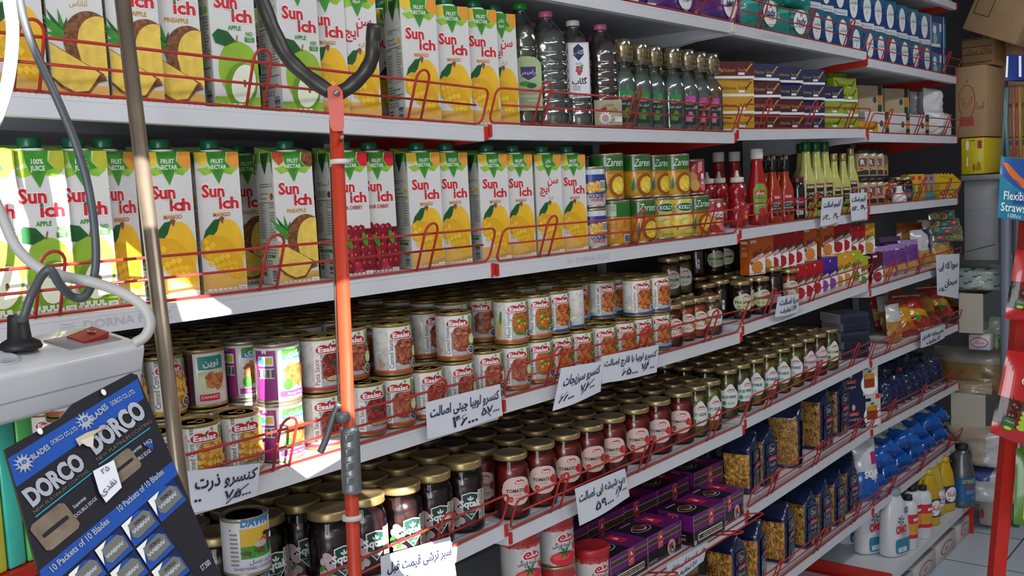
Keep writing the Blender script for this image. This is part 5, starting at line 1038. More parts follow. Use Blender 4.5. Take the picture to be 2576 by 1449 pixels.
# ---- row 2: juice cartons on the upper juice shelf
FR_NAME = {'mango': 'mango juice carton', 'mango_fa': 'Persian-lettered mango juice carton', 'pine': 'pineapple juice carton', 'pine_fa': 'Persian-lettered pineapple juice carton', 'apple': 'apple juice carton', 'apple100': 'pure apple juice carton', 'cherry': 'sour cherry juice carton'}
row2 = [('mango_fa', 50, .05, 'far-left', .25), ('pine_fa', 208, .045, 'beside the left steel pole', .3), ('pine', 352, .045, 'partly behind the steel pole', .3), ('pine', 458, .05, 'right of the steel pole', .3), ('apple', 602, .045, 'left of the grabber claw', .25),
        ('apple', 766, .045, 'behind the left claw arm', .25), ('mango', 834, .055, 'just left of the grabber hinge', .35), ('mango_fa', 914, .045, 'inside the right claw arm', .35), ('mango', 990, .16, 'pushed back behind the claw', .2), ('mango', 1068, .045, 'first right of the grabber', .35),
        ('mango', 1149, .045, 'second from the shelf joint', .35), ('mango', 1222, .045, 'at the shelf joint', .35), ('mango_fa', 1272, .05, 'next to the green-capped bottle', .3)]
for k, u, Y, w, f in row2: put(k, 'juice_carton', f'{FR_NAME[k]}, upper juice shelf, {w}', 'juice carton', 2, u, Y, face(2, u, Y, f, .03), 'juice cartons on the upper shelf', sc=1.09)
for i, (k, u) in enumerate((('mango', 140), ('pine', 300), ('apple', 520), ('apple', 690), ('mango', 900), ('mango', 1120), ('mango', 1200))):
    put(k, 'juice_carton', f'{FR_NAME[k]} second rank of upper juice shelf, {ORD[i]} from left', 'juice carton', 2, u, .245, face(2, u, .2, .15), 'juice cartons on the upper shelf')
row3 = [('apple100', 2, .05, 'farthest left, half sunlit', .25), ('apple100', 128, .05, 'second from left, sunlit stripe', .25), ('apple100', 236, .05, 'third, behind the dark cable', .25), ('mango', 322, .06, 'turned sideways at the steel pole', -.55), ('mango', 448, .06, 'just right of the steel pole', .3),
        ('mango', 570, .06, 'second to the right of the steel pole', .3), ('pine', 640, .16, 'set back in shadow', .2), ('pine', 756, .05, 'left of the red pole', .3), ('cherry', 895, .05, 'right behind the red pole', .3), ('cherry', 963, .055, 'second right of the red pole', .3), ('mango', 1080, .05, 'right of the sour cherry pair', .3),
        ('mango', 1152, .05, 'last before the shelf joint', .3), ('mango', 1252, .05, 'first after the shelf joint', .3), ('mango', 1316, .05, 'second after the shelf joint', .3), ('mango_fa', 1388, .05, 'between two English-lettered ones', .3), ('mango', 1450, .05, 'beside the pineapple cans', .3)]
for k, u, Y, w, f in row3: put(k, 'juice_carton', f'{FR_NAME[k]}, lower juice shelf, {w}', 'juice carton', 3, u, Y, face(3, u, Y, f, .03), 'juice cartons on the lower shelf', sc=1.03)
for i, (k, u) in enumerate((('apple100', 180), ('mango', 300), ('mango', 520), ('pine', 700), ('cherry', 850), ('mango', 1010), ('mango', 1110), ('mango', 1210), ('mango', 1290), ('mango', 1360))):
    put(k, 'juice_carton', f'{FR_NAME[k]} second rank of lower juice shelf, {ORD[i]} from left', 'juice carton', 3, u, .25, face(3, u, .2, .15), 'juice cartons on the lower shelf')

# ---- row 2: bottles and date boxes
G2 = 'plastic bottles on the upper shelf'
for k, u, Y, w in (('pet_green_cap', 1322, .10, 'clear vinegar bottle with green cap beside the last juice carton'), ('pet_clear', 1385, .085, 'large clear rose water bottle with pink cap and no label, tallest on the shelf'), ('pet_labelled', 1452, .085, 'clear rose water bottle with ivory cap and tall white label'),
                   ('pet_dark', 1520, .085, 'bottle of dark brown syrup with pink cap and herb label'), ('pet_pink_back', 1345, .22, 'clear bottle with pink cap behind the large unlabelled one'), ('pet_pink_back', 1428, .25, 'clear bottle with pink cap half hidden between the two front bottles'), ('pet_pink_back', 1500, .26, 'clear bottle hidden behind the dark syrup bottle')):
    put(k, 'plastic_bottle', w, 'bottle', 2, u, Y, face(2, u, Y, .7), G2)
G2b = 'square spirit bottles with tumblers over their caps'
for i, (k, u, Y) in enumerate((('arak_mint', 1572, .065), ('arak_mint', 1614, .075), ('arak_mint', 1648, .08), ('arak_mint', 1695, .065), ('arak_rose', 1731, .07), ('arak_rose', 1762, .075), ('arak_amber', 1791, .07))):
    lb = {'arak_mint': 'mint water bottle with green label and tumbler', 'arak_rose': 'rose water bottle with pink label and tumbler', 'arak_amber': 'amber square glass bottle with pink label and tumbler cap beside the date boxes'}[k]
    put(k, 'glass_bottle', lb + ('' if k == 'arak_amber' else f', {ORD[i]} of the seven in a row'), 'bottle', 2, u, Y, face(2, u, Y, .75), G2b, sc=1.08)
for i, u in enumerate((1590, 1630, 1668, 1710, 1745, 1775)):
    put('arak_mint' if i < 3 else 'arak_rose', 'glass_bottle', f'square glass bottle with tumbler in the rear rank, {ORD[i]} from the left', 'bottle', 2, u, .165, face(2, u, .16, .75), G2b)
def stack(cols, row, w, h, name, cat, group, phrase):
    for (u, Y, keys, rz, where) in cols:
        for i, k in enumerate(keys):
            c = {'date_red': 'red', 'date_yellow': 'yellow', 'date_maroon': 'maroon', 'date_navy': 'navy blue', 'date_green': 'olive green'}[k]
            pos = 'bottom' if i == 0 else 'top' if i == len(keys)-1 else ORD[i]+' up'
            put(k, name, f'{c} {phrase}, {pos} in the {where}', cat, row, u, Y+RN.uniform(0, .012), rz+RN.uniform(-.06, .06), group, dz=i*(h+.0006))
stack([(1850, .07, ['date_yellow', 'date_yellow', 'date_yellow', 'date_red'], -.45, 'first stack, beside the tumbler bottles'), (1922, .06, ['date_maroon']*2+['date_maroon', 'date_navy'], -.35, 'second stack from the left'), (1985, .06, ['date_maroon', 'date_maroon', 'date_navy', 'date_navy'], -.35, 'third stack from the left'),
       (2040, .06, ['date_navy', 'date_navy', 'date_navy', 'date_navy'], -.3, 'fourth stack from the left'), (2088, .06, ['date_green', 'date_green', 'date_navy'], -.3, 'fifth stack from the left'), (2128, .07, ['date_green', 'date_green', 'date_green', 'date_green'], -.25, 'last stack at the shelf joint'),
       (1905, .20, ['date_maroon', 'date_maroon', 'date_red'], -.3, 'rear stack behind the yellow boxes'), (2105, .22, ['date_green', 'date_green', 'date_green', 'date_green', 'date_green'], -.2, 'rear green stack')], 2, .150, .052, 'date_box', 'date box', 'stacked date boxes', 'cardboard date box')
GN = 'napkin packs on the upper shelf'
for k, u, Y, dz, rz, w in (('date_yellow', 2180, .06, 0, -.25, ''), ('napkin_white', 2208, .08, .0, -.25, 'white napkin pack in film, lower left of the napkin pile'), ('napkin_white', 2262, .07, 0, -.25, 'white napkin pack in film, lower middle of the napkin pile'), ('napkin_white', 2312, .07, 0, -.25, 'white napkin pack with green band, lower right of the pile'),
                          ('napkin_tan', 2192, .15, .0965, -.2, 'beige napkin pack on top at the left of the pile'), ('napkin_tan', 2258, .14, .0965, -.25, 'large beige napkin pack on top of the pile, centre'), ('napkin_tan', 2225, .30, .0, -.1, 'beige pack deep at the back of the napkin pile')):
    if k == 'date_yellow': put(k, 'date_box', 'single yellow date box lying at the left end of the farthest bay', 'date box', 2, u, Y, rz)
    else: put(k, 'napkin_pack', w, 'napkin pack', 2, u, Y, rz, GN, dz=dz)
for i, (u, Y, dz) in enumerate(((2345, .07, 0), (2362, .12, 0), (2340, .10, .105), (2318, .16, .10))):
    put('cotton_bag', 'cotton_bag', f'crumpled clear bag of white cotton at the right end, {["lower front", "lower rear", "upper front", "upper rear"][i]} one', 'cotton bag', 2, u, Y, RN.uniform(-.5, 0), 'bags of cotton at the end', dz=dz)

# ---- row 1: pads and tissue packs
GP = 'sanitary pad packs'
for k, u, Y, dz, rz, w in (('pad_purple', 1690, .08, 0, -.1, 'shiny purple pad pack at the left of the top shelf'), ('pad_purple', 1806, .06, 0, -.15, 'shiny purple pad pack right before the shelf joint'), ('pad_purple', 1560, .10, 0, -.1, 'purple pad pack nearest the left'), ('pad_teal', 1905, .07, 0, -.2, 'teal pad pack, lower left of its pile'), ('pad_teal', 1985, .08, 0, -.3, 'teal pad pack, lower right of its pile'),
                          ('pad_green', 1930, .09, .116, -.15, 'green pad pack lying on top at the left of the pile'), ('pad_teal', 1990, .09, .116, -.3, 'teal pad pack on top at the right of the pile')):
    put(k, 'pad_pack', w, 'pad pack', 1, u, Y, rz, GP, dz=dz)
GD = 'blue diaper packs'
us = [2052, 2083, 2118, 2152, 2186, 2214, 2244, 2274, 2302, 2330]
for lv in (0, 1):
    for i, u in enumerate(us): put('diaper', 'diaper_pack', f'blue diaper pack with white oval, {"lower" if lv == 0 else "upper"} layer, {ORD[i]} from left', 'diaper pack', 1, u-(6 if lv else 0), .075, -.16+RN.uniform(-.04, .04), GD, dz=lv*.1365)
    put('diaper_side', 'diaper_pack', f'blue diaper pack turned broadside at the right end of the {"lower" if lv == 0 else "upper"} layer', 'diaper pack', 1, 2362, .07, -.15, GD, dz=lv*.139)
for i, u in enumerate((2285, 2330, 2385)): put('snack_yellow', 'small_box', f'small yellowish box on the topmost shelf, {ORD[i]} from the left', 'box', 0, u, .06, -.3, 'boxes on the topmost shelf')

# ---- row 3: pineapple cans, sauces, creamer
GC = 'fruit cans on the lower juice shelf'
H3 = .1165
for k, u, Y, dz, w in (('can_golden', 1494, .06, 0, 'small blue and white fruit can, bottom of its stack beside the last carton'), ('can_golden', 1494, .06, .1005, 'small blue and white fruit can stacked on its twin'), ('can_zareen_side', 1545, .065, 0, 'amber pineapple can turned to its back label, bottom of the first stack'), ('can_zareen', 1533, .067, H3, 'green and amber pineapple can on top, first from the left'),
                       ('can_zareen', 1612, .065, 0, 'green and amber pineapple can, front of the lower layer'), ('can_zareen', 1603, .085, H3, 'green and amber pineapple can on top, second from the left'), ('can_kolly', 1660, .10, 0, 'yellow pineapple can half hidden in the lower layer'), ('can_zareen', 1650, .105, H3, 'green and amber pineapple can on top, third from the left'), ('can_kolly', 1706, .065, 0, 'yellow pineapple can with green oval at the front of the lower layer'),
                       ('can_zareen', 1701, .068, H3, 'green and amber pineapple can on top, last of the four'), ('can_zareen', 1750, .08, 0, 'green and amber pineapple can in the lower layer beside the red can'), ('can_peach_side', 1746, .10, H3, 'red peach can turned sideways in the upper layer'), ('can_peach', 1790, .06, 0, 'red peach can with white panel at the end of the lower layer'), ('can_zareen_side', 1500, .16, 0, 'amber can in shadow behind the small blue cans'), ('can_zareen_side', 1492, .16, H3, 'amber can in shadow on top, behind the small blue cans')):
    put(k, 'fruit_can', w, 'can', 3, u, Y, face(3, u, Y, .55, .08), GC, dz=dz)
GK = 'ketchup and sauce bottles'
for k, u, Y, w in (('bear', 1782, .155, 'bear-shaped ketchup bottle with white nozzle, left one behind the red can'), ('bear', 1812, .165, 'bear-shaped ketchup bottle, second one behind the red can'), ('bear', 1857, .07, 'bear-shaped ketchup bottle in front at the shelf joint'), ('ketchup', 1812, .26, 'red ketchup bottle with white cap in the rear, left'), ('ketchup', 1852, .24, 'red ketchup bottle with white cap in the rear, behind the front bear bottle'), ('ketchup', 1908, .07, 'red ketchup bottle with green label, nearest the front'),
                   ('hot_sauce', 1946, .065, 'orange hot pepper sauce bottle with spiral neck, left of the pair'), ('hot_sauce', 1977, .06, 'orange hot pepper sauce bottle with spiral neck, right of the pair'), ('dark_sauce', 2008, .045, 'small dark sauce bottle with maroon cap before the lime juice'), ('hot_sauce', 1930, .15, 'hot sauce bottle in shadow behind, left'), ('hot_sauce', 1962, .15, 'hot sauce bottle in shadow behind, right')):
    put(k, 'sauce_bottle', w, 'bottle', 3, u, Y, face(3, u, Y, .7 if k != 'bear' else .25, .05), GK, sc=1.1 if k == 'hot_sauce' else None)
for i, (k, u, Y) in enumerate((('lime_big', 2030, .07), ('lime_big', 2055, .075), ('lime_big', 2077, .08), ('lime_small', 2100, .06), ('lime_small', 2122, .065), ('lime_small', 2142, .07))):
    put(k, 'juice_bottle', f'{"tall lime juice bottle with dark green cap" if i < 3 else "short lime juice bottle with gold cap"}, {ORD[i % 3]} from the left', 'bottle', 3, u, Y, face(3, u, Y, .7), 'lime juice bottles')
for i, u in enumerate((2018, 2042, 2066)): put('lime_big', 'juice_bottle', f'lime juice bottle with green cap in the rear rank, {ORD[i]} from the left', 'bottle', 3, u, .17, 0, 'lime juice bottles')
for lv in (0, 1):
    for i, (u, Y) in enumerate(((2166, .07), (2186, .075), (2204, .08), (2176, .15), (2196, .155), (2214, .15))):
        put('creamer', 'creamer_jar', f'black-lidded creamer jar, {"lower" if lv == 0 else "upper"} layer, {"front" if i < 3 else "rear"} rank, {ORD[i % 3]} from left', 'jar', 3, u, Y, face(3, u, Y, .8), 'coffee creamer jars', dz=lv*.1118, sc=1.08)
put('honey_jar', 'honey_jar', 'small amber honey jar with dark label in the farthest bay', 'jar', 3, 2226, .05, face(3, 2226, .05)); put('creamer', 'creamer_jar', 'single creamer jar beside the honey jar', 'jar', 3, 2238, .09, face(3, 2238, .09, .8)); put('white_squeezer', 'salt_bottle', 'small white salt bottle in front of the coffee jar', 'bottle', 3, 2262, .045, -.5)
put('coffee_jar', 'coffee_jar', 'dark coffee jar with gold lid, right one', 'jar', 3, 2276, .09, face(3, 2276, .09, .8)); put('coffee_jar', 'coffee_jar', 'dark coffee jar with gold lid, left one behind the salt bottle', 'jar', 3, 2252, .12, face(3, 2252, .12, .8))
for k, u, w in (('snack_yellow', 2298, 'yellow snack box left of the pair'), ('snack_yellow', 2314, 'yellow snack box right of the pair'), ('snack_grey', 2330, 'grey snack box with sausages, left'), ('snack_grey', 2343, 'grey snack box with sausages, right')): put(k, 'snack_box', w, 'box', 3, u, .06, -.4, 'small snack boxes')
put('sachet_tray', 'soup_tray', 'yellow open display tray of soup sachets at the right end of the shelf', 'display tray', 3, 2388, .02, -.15)
p0 = spot(3, 2388, .02)
for i in range(6): spawn('soup_sachet', 'sachet', f'yellow soup sachet leaning in the tray, {ORD[i]} from the left', 'sachet', (p0.x-.06+.024*i, p0.y+.05-.005*i, p0.z+.012), -.5, 'soup sachets', ry=.35+.05*i)

# ---- row 4: food cans in two layers, rank behind rank
CN = {'can_corn': 'sweet corn can', 'can_beans': 'canned beans tin', 'can_pasta': 'pasta sauce can', 'can_magenta': 'magenta ready-meal can', 'can_veg': 'mixed vegetables can', 'can_baked': 'blue-banded baked beans can', 'can_mushroom': 'white can turned to its mushroom side', 'can_green': 'green and maroon can', 'can_back': 'food can'}
GF = 'food cans in two layers'
lower = [('can_corn', 395), ('can_corn', 490), ('can_corn', 597), ('can_magenta', 712), ('can_pasta', 816), ('can_pasta', 923), ('can_beans', 996), ('can_beans', 1073), ('can_beans', 1150), ('can_beans', 1224), ('can_beans', 1293), ('can_veg', 1353), ('can_baked', 1402), ('can_baked', 1455), ('can_baked', 1515), ('can_baked', 1563), ('can_baked', 1608), ('can_baked', 1653)]
upper = {395: ('can_corn', .145), 490: ('can_corn', .15), 597: ('can_green', .15), 712: ('can_magenta', .062), 816: ('can_pasta', .062), 923: ('can_beans', .10), 996: ('can_beans', .062), 1073: ('can_beans', .145), 1150: ('can_beans', .062), 1224: ('can_veg', .15), 1293: ('can_veg', .062), 1353: ('can_veg', .062), 1402: ('can_baked', .07), 1455: ('can_mushroom', .085), 1515: ('can_baked', .14), 1563: ('can_baked', .12), 1608: ('can_baked', .062), 1653: ('can_baked', .062)}
cnt = {}
def nth(k):
    cnt[k] = cnt.get(k, 0)+1; return ORD[cnt[k]-1]
xs = []
for i, (k, u) in enumerate(lower):
    Y0 = .062; p = spot(4, u, Y0); x = p.x
    if xs and x-xs[-1] < .0785: x = xs[-1]+.0785
    xs.append(x)
    def can(kk, xx, Y, dz, lb, rz):
        spawn('food_can', kk, lb, 'can', (xx, Y, shelf_z(4, xx)+.0008+dz), rz, GF)
    r0 = face_angle(x, Y0, .9)
    can(k, x, Y0, 0, f'{CN[k]} lower layer front rank, {nth("low"+k)} of its kind from left', r0+RN.uniform(-.12, .12))
    kk, uy = upper[u]
    can(kk, x+RN.uniform(-.003, .003), uy, CHT+.0008, f'{CN[kk]} upper layer front, {nth("up"+kk)} of its kind from left', r0+RN.uniform(-.15, .15)-(.5 if kk == 'can_mushroom' else 0))
    for j in range(1, 5):                                    # ranks behind
        Y = Y0+.0835*j
        can('can_back' if j > 1 else k, x, Y, 0, f'lower can hidden in {ORD[j]} rank behind {ORD[i]} column from left', r0+RN.uniform(-.4, .4))
        if Y > uy+.078: can('can_back' if j > 1 else k, x+RN.uniform(-.003, .003), Y, CHT+.0008, f'upper gold-lidded can, {ORD[j]} rank back, {ORD[i]} column from left', r0+RN.uniform(-.5, .5))

# ---- row 4: jams, then jelly boxes
GJ = 'jam jars'
for k, u, Y, dz, w in (('jam_quince', 1690, .055, 0, 'quince jam jar at the front, first after the cans'), ('jam_carrot', 1722, .075, 0, 'carrot jam jar at the front, left of the pair'), ('jam_carrot', 1752, .075, 0, 'carrot jam jar at the front, right of the pair'), ('jam_citron', 1790, .065, 0, 'citron jam jar at the front beside the dark jar'), ('jam_citron', 1688, .145, .117, 'citron jam jar on top, left one'), ('jam_citron', 1718, .16, .117, 'citron jam jar on top, right one'),
                       ('jam_dark', 1812, .13, 0, 'very dark cherry jam jar behind the citron jar'), ('jam_quince', 1775, .15, 0, 'quince jam jar in the second rank, right of the citron stack'), ('jam_fig', 1864, .07, 0, 'fig jam jar in front of the shelf joint'), ('jam_fig', 1892, .08, 0, 'fig jam jar right after the shelf joint'), ('jam_fig', 1912, .055, 0, 'fig jam jar beside the tall dark jar'), ('jam_fig', 1800, .235, .117, 'fig jam jar on top in the rear, left of the pair'), ('jam_fig', 1826, .235, .117, 'fig jam jar on top in the rear, right of the pair'),
                       ('jar_dark_tall', 1945, .065, 0, 'tall black jam jar with mauve label'), ('jam_carrot', 1984, .06, 0, 'carrot jam jar left of the jelly boxes'), ('jam_citron', 1690, .15, 0, 'citron jar under the left top jar'), ('jam_citron', 1722, .165, 0, 'citron jar under the right top jar'), ('jam_fig', 1802, .235, 0, 'fig jar under the rear left top jar'), ('jam_fig', 1828, .235, 0, 'fig jar under the rear right top jar'), ('jam_dark', 1755, .25, .117, 'dark jam jar on top in the rear shadow'), ('jam_dark', 1756, .25, 0, 'dark jam jar in the rear shadow below its twin'),
                       ('jam_fig', 1850, .16, 0, 'fig jam jar in the second rank at the joint'), ('jam_dark', 1876, .17, 0, 'dark jam jar in the second rank after the joint'), ('jar_dark_tall', 1918, .16, 0, 'tall dark jar in the second rank')):
    put(k, 'jam_jar', w, 'jar', 4, u, Y, face(4, u, Y, .75, .1), GJ, dz=dz)
GY = 'jelly powder boxes'
def row_boxes(specs, Y, lv, h=.1190):
    n = {}
    for k, u in specs:
        n[k] = n.get(k, 0)+1; c = k.split('_')[1]; c = {'dark': 'dark red', 'lime': 'lime green'}.get(c, c)
        put(k, 'jelly_box', f'{c} jelly powder box, {["lower", "upper"][lv]} layer, {ORD[n[k]-1]} {c} one from left', 'jelly box', 4, u, Y, -.22, GY, dz=lv*h)
row_boxes([('jelly_red', 2012), ('jelly_red', 2032), ('jelly_red', 2054), ('jelly_purple', 2092), ('jelly_purple', 2072), ('jelly_yellow', 2130), ('jelly_lime', 2152), ('jelly_lime', 2170), ('jelly_dark', 2208), ('jelly_yellow', 2110)], .05, 0)
row_boxes([('jelly_orange', 1930), ('jelly_orange', 1908), ('jelly_red', 1948), ('jelly_red', 1968), ('jelly_red', 1988), ('jelly_red', 2008), ('jelly_orange', 2040), ('jelly_orange', 2084), ('jelly_red', 2110), ('jelly_red', 2128), ('jelly_red', 2146), ('jelly_red', 2164), ('jelly_yellow', 2188)], .075, 1)
for i, u in enumerate((1905, 1925, 1945, 1965, 1985, 2005, 2040, 2070, 2100, 2125, 2145, 2165, 2185)): put('jelly_red', 'jelly_box', f'red jelly box in the hidden rear rank, {ORD[i]} from the left', 'jelly box', 4, u, .19, -.22, GY)
GS = 'soy and pasta bags in the farthest bay'
for k, u, Y, dz, w, s in (('soy_violet', 2232, .09, 0, 'violet foil bag, left of three', 1), ('soy_violet', 2262, .08, 0, 'violet foil bag, middle of three', 1), ('soy_violet', 2290, .08, 0, 'violet foil bag, right of three', 1.05), ('soy_white', 2322, .08, 0, 'white soy bag with navy flank left of the paper note', 1), ('soy_white', 2372, .08, 0, 'white soy bag with navy flank behind the hanging paper note', 1.1), ('soy_violet', 2245, .20, .0, 'violet bag in the rear', 1.1), ('chips_orange', 2295, .22, .0, 'dull orange bag in the rear of the soy bags', 1.1), ('soy_white', 2345, .2, .0, 'white soy bag in the rear', 1.1)):
    put(k, 'foil_bag', w, 'bag', 4, u, Y, -.5+RN.uniform(-.2, .2), GS, dz=dz, rx=-.12, sc=s)

# ---- row 5: pickle jars, rank behind rank
GG = 'pickled garlic jars'; GT = 'tomato paste jars'; GPK = 'pickle jars'
cols = [('jar_garlic', 560, .145), ('jar_garlic', 672, .150), ('jar_garlic', 779, .065), ('jar_garlic', 893, .07), ('jar_garlic', 998, .06), ('jar_garlic', 1088, .06), ('jar_garlic', 1171, .06)]
cols += [('jar_tomato', u, .065) for u in (1290, 1360, 1425, 1484, 1540, 1600, 1655, 1711)]
cols += [(k, u, .06) for k, u in (('jar_olive', 1753), ('jar_olive', 1788), ('jar_pepper', 1830), ('jar_pepper', 1864), ('jar_veg', 1899), ('jar_vego', 1931), ('jar_veg', 1965), ('jar_veg', 1998), ('jar_litteh', 2028), ('jar_litteh', 2057), ('jar_gherkin', 2086))]
JN = {'jar_garlic': 'pickled garlic jar', 'jar_tomato': 'tomato paste jar', 'jar_olive': 'green olive jar', 'jar_pepper': 'pickled pepper jar', 'jar_veg': 'pickled vegetable jar', 'jar_vego': 'orange pickled vegetable jar', 'jar_litteh': 'red litteh pickle jar', 'jar_gherkin': 'pickled cucumber jar'}
tot = {}; px = None
for k, u, Y0 in cols:
    tot[k] = tot.get(k, 0)+1; i = tot[k]
    g = GG if k == 'jar_garlic' else GT if k == 'jar_tomato' else GPK
    R_ = {'jar_garlic': GJ_R, 'jar_tomato': TJ_R}.get(k, PJ_R); x = spot(5, u, Y0).x
    if px and x-px[0] < R_+px[1]+.002: x = px[0]+R_+px[1]+.002
    px = (x, R_); Y = Y0
    for j in range(6):
        if Y > DEPTH-R_-.012: break
        yx = x+(RN.uniform(-.004, .004) if j else 0)*(.2 if k == 'jar_garlic' else 1)
        extra = ' lit by the sun' if (k, u) == ('jar_garlic', 998) and j == 0 else ''
        spawn('jar', k, f'{JN[k]}{extra}, {ORD[j] if j else "front"} rank, {ORD[i-1]} column of its kind from left', 'jar', (yx, Y, shelf_z(5, yx)+.0008), face_angle(x, Y0, .74)+RN.uniform(-.25, .25), g)
        Y += 2*R_+.004
for i_ in (0, 1): spawn('milk_can', 'can_milk', ['lower condensed milk can mostly hidden under its twin', 'condensed milk can with a cow picture before the garlic jars'][i_], 'can', (spot(5, 640 if i_ else 632, .045).x, .05, shelf_z(5, .55)+.0008+i_*.1005), -.3, 'condensed milk cans')
# navy boxed goods and snack bags to the right
for i in range(5): put('slab_box', 'flat_box', f'flat dark packet with pale edge, {ORD[i]} from the bottom of the stack', 'box', 5, 2152+(5 if i % 2 else 0), .045, -.55+RN.uniform(-.05, .05), 'flat dark packets', dz=.0346*i)
GB = 'snack bags in the farthest bay'
for i, (k, u, Y, dz, rx, w) in enumerate((('nut_bag', 2252, .06, .0, -.1, 'clear bag of orange nuts standing right of the flat packets'), ('chips_orange', 2290, .07, .0, -.5, 'orange snack bag slumped behind the red one'), ('chips_red', 2310, .05, .03, -.7, 'red snack bag with white edge slipping forward'), ('chips_orange', 2340, .10, .0, -.6, 'orange snack bag right of the red one'), ('chips_red', 2370, .07, .03, -.7, 'red and green snack bag at the right end'), ('chips_orange', 2395, .10, .02, -.6, 'orange snack bag touching the end bracket'), ('chips_red', 2232, .22, .0, -.3, 'red snack bag in the rear, left'), ('chips_orange', 2252, .24, .0, -.3, 'orange snack bag in the rear, middle'), ('chips_red', 2270, .24, .0, -.3, 'red snack bag in the rear, right'), ('nut_bag', 2235, .2, 0, -.2, 'clear nut bag in the rear'))):
    put(k, 'snack_bag', w, 'snack bag', 5, u, Y, -.5+RN.uniform(-.3, .3), GB, dz=dz+.004, rx=rx)

# ---- row 6: tomato tins, tea boxes, pasta, lasagne, navy packets
GTI = 'tomato paste tins'
for k, u, Y, dz, w in (('paste_tin', 1318, .07, .119, 'tomato paste tin with Persian label, top left of the group'), ('paste_tin', 1318, .07, 0, 'tomato paste tin below the top left one'), ('paste_tin', 1404, .07, .119, 'tomato paste tin stacked on another, top right of the group'), ('paste_tin', 1404, .07, 0, 'tomato paste tin at the bottom of the stack'), ('paste_tub', 1490, .07, 0, 'tomato paste tub with a flat red plastic lid'), ('paste_tin', 1215, .07, 0, 'tomato paste tin nearest the left, under the shelf joint')):
    put(k, 'tomato_tin', w, 'tin', 6, u, Y, face(6, u, Y, .5), GTI, dz=dz)
def tea_row(us, Y, lv, base, where):
    for i, (k, u) in enumerate(us):
        p = spot(6, u, Y); spawn('tea_box', k, f'violet and black tea box, {where}, {ORD[i]} from the left', 'tea box', (p.x, Y, p.z+.0008+lv*.1187), -.06+RN.uniform(-.02, .02), 'violet tea boxes')
for k, x, y, rz, sc_, w in (('tea_a', 1.622, .022, -.02, (.723, 1, .70), 'front rank, leftmost'), ('tea_b', 1.799, .022, -.02, (.723, 1, .70), 'front rank, second from left'), ('tea_a', 1.998, -.006, -.05, (.723, 1, .74), 'front rank, pulled forward over the shelf lip'), ('tea_b', 2.158, .004, -.02, (.60, 1, .72), 'front rank at the right end'),
        ('tea_b', 1.545, .155, -.03, (.723, 1, 1), 'rear rank, leftmost'), ('tea_b', 1.72, .155, -.03, (.723, 1, 1), 'rear rank, second from left'), ('tea_b', 1.895, .155, -.03, (.723, 1, 1), 'rear rank, third from left'), ('tea_a', 2.07, .150, -.03, (.723, 1, 1), 'rear rank, fourth from left'), ('tea_a', 2.262, .135, -.05, (.723, 1, 1.05), 'rear rank at the right end, pulled forward')):
    spawn('tea_box', k, f'violet and black tea box, {w}', 'tea box', (x, y, shelf_z(6, min(x, 2.23))+.0008), rz, 'violet tea boxes', sc=sc_)
GPA = 'navy pasta bags'
def pst(row, k, u, rz, w, Y=.045, dz=0, sc=1.0, rx=0):      # u: the upright corner between window and flank
    p = spot(row, u, Y); q = Matrix.Rotation(rz, 3, 'Z') @ Vector((.0525*sc, -.0425*sc, 0))
    spawn('pasta_bag', k, w, 'pasta bag', (p.x-q.x, p.y-q.y, p.z+.001+dz), rz, GPA, sc=sc, rx=rx)
pst(6, 'pasta_shell', 1893, -1.45, 'navy bag of shell pasta beside the tea boxes', sc=.95)
pst(6, 'pasta_fusilli', 1924, -1.7, 'navy twisted pasta bag after the shell pasta, narrow window', sc=.95)
pst(6, 'pasta_fusilli', 2016, -1.25, 'navy bag of twisted pasta with the widest window, tea shelf', .025, sc=1.12)
pst(6, 'pasta_fusilli', 2069, -1.6, 'tall navy twisted pasta bag with printed flank, middle of tea shelf', sc=1.12)
pst(6, 'pasta_fusilli', 2112, -1.6, 'tall navy twisted pasta bag left of the lasagne boxes', .06, sc=1.1)
for i, u in enumerate((1905, 1950, 2000, 2050, 2095)): spawn('pasta_bag', 'pasta_dark', f'plain navy pasta bag, rear rank of the tea shelf, {ORD[i]} from left', 'pasta bag', (2.50+.155*i, .30, shelf_z(6, 2.5+.155*i)+.001), -.1, GPA)
put('lasagne', 'lasagne_box', 'navy lasagne box, lower of the two stacked in front', 'box', 6, 2172, .035, -.5, 'lasagne boxes'); put('lasagne', 'lasagne_box', 'navy lasagne box, upper of the two stacked in front', 'box', 6, 2166, .04, -.5, 'lasagne boxes', dz=.1258); put('lasagne', 'lasagne_box', 'navy lasagne box standing behind the front stack', 'box', 6, 2225, .17, -.7, 'lasagne boxes', dz=0)
for j in range(4):
    for i in range(8):
        x = 3.66+.096*i+.02*(j % 2)+RN.uniform(-.012, .012); Y = .055+.085*j
        spawn('sweets_packet', 'navy_packet', f'crumpled navy foil packet, {["front", "second", "third", "rearmost"][j]} rank of the heap, {ORD[i]} from left', 'packet', (x, Y, shelf_z(6, x)+.012), -.4+RN.uniform(-.5, .5), 'navy foil packets', rx=-.32+RN.uniform(-.12, .12), ry=RN.uniform(-.3, .3), sc=1.0+.16*j)
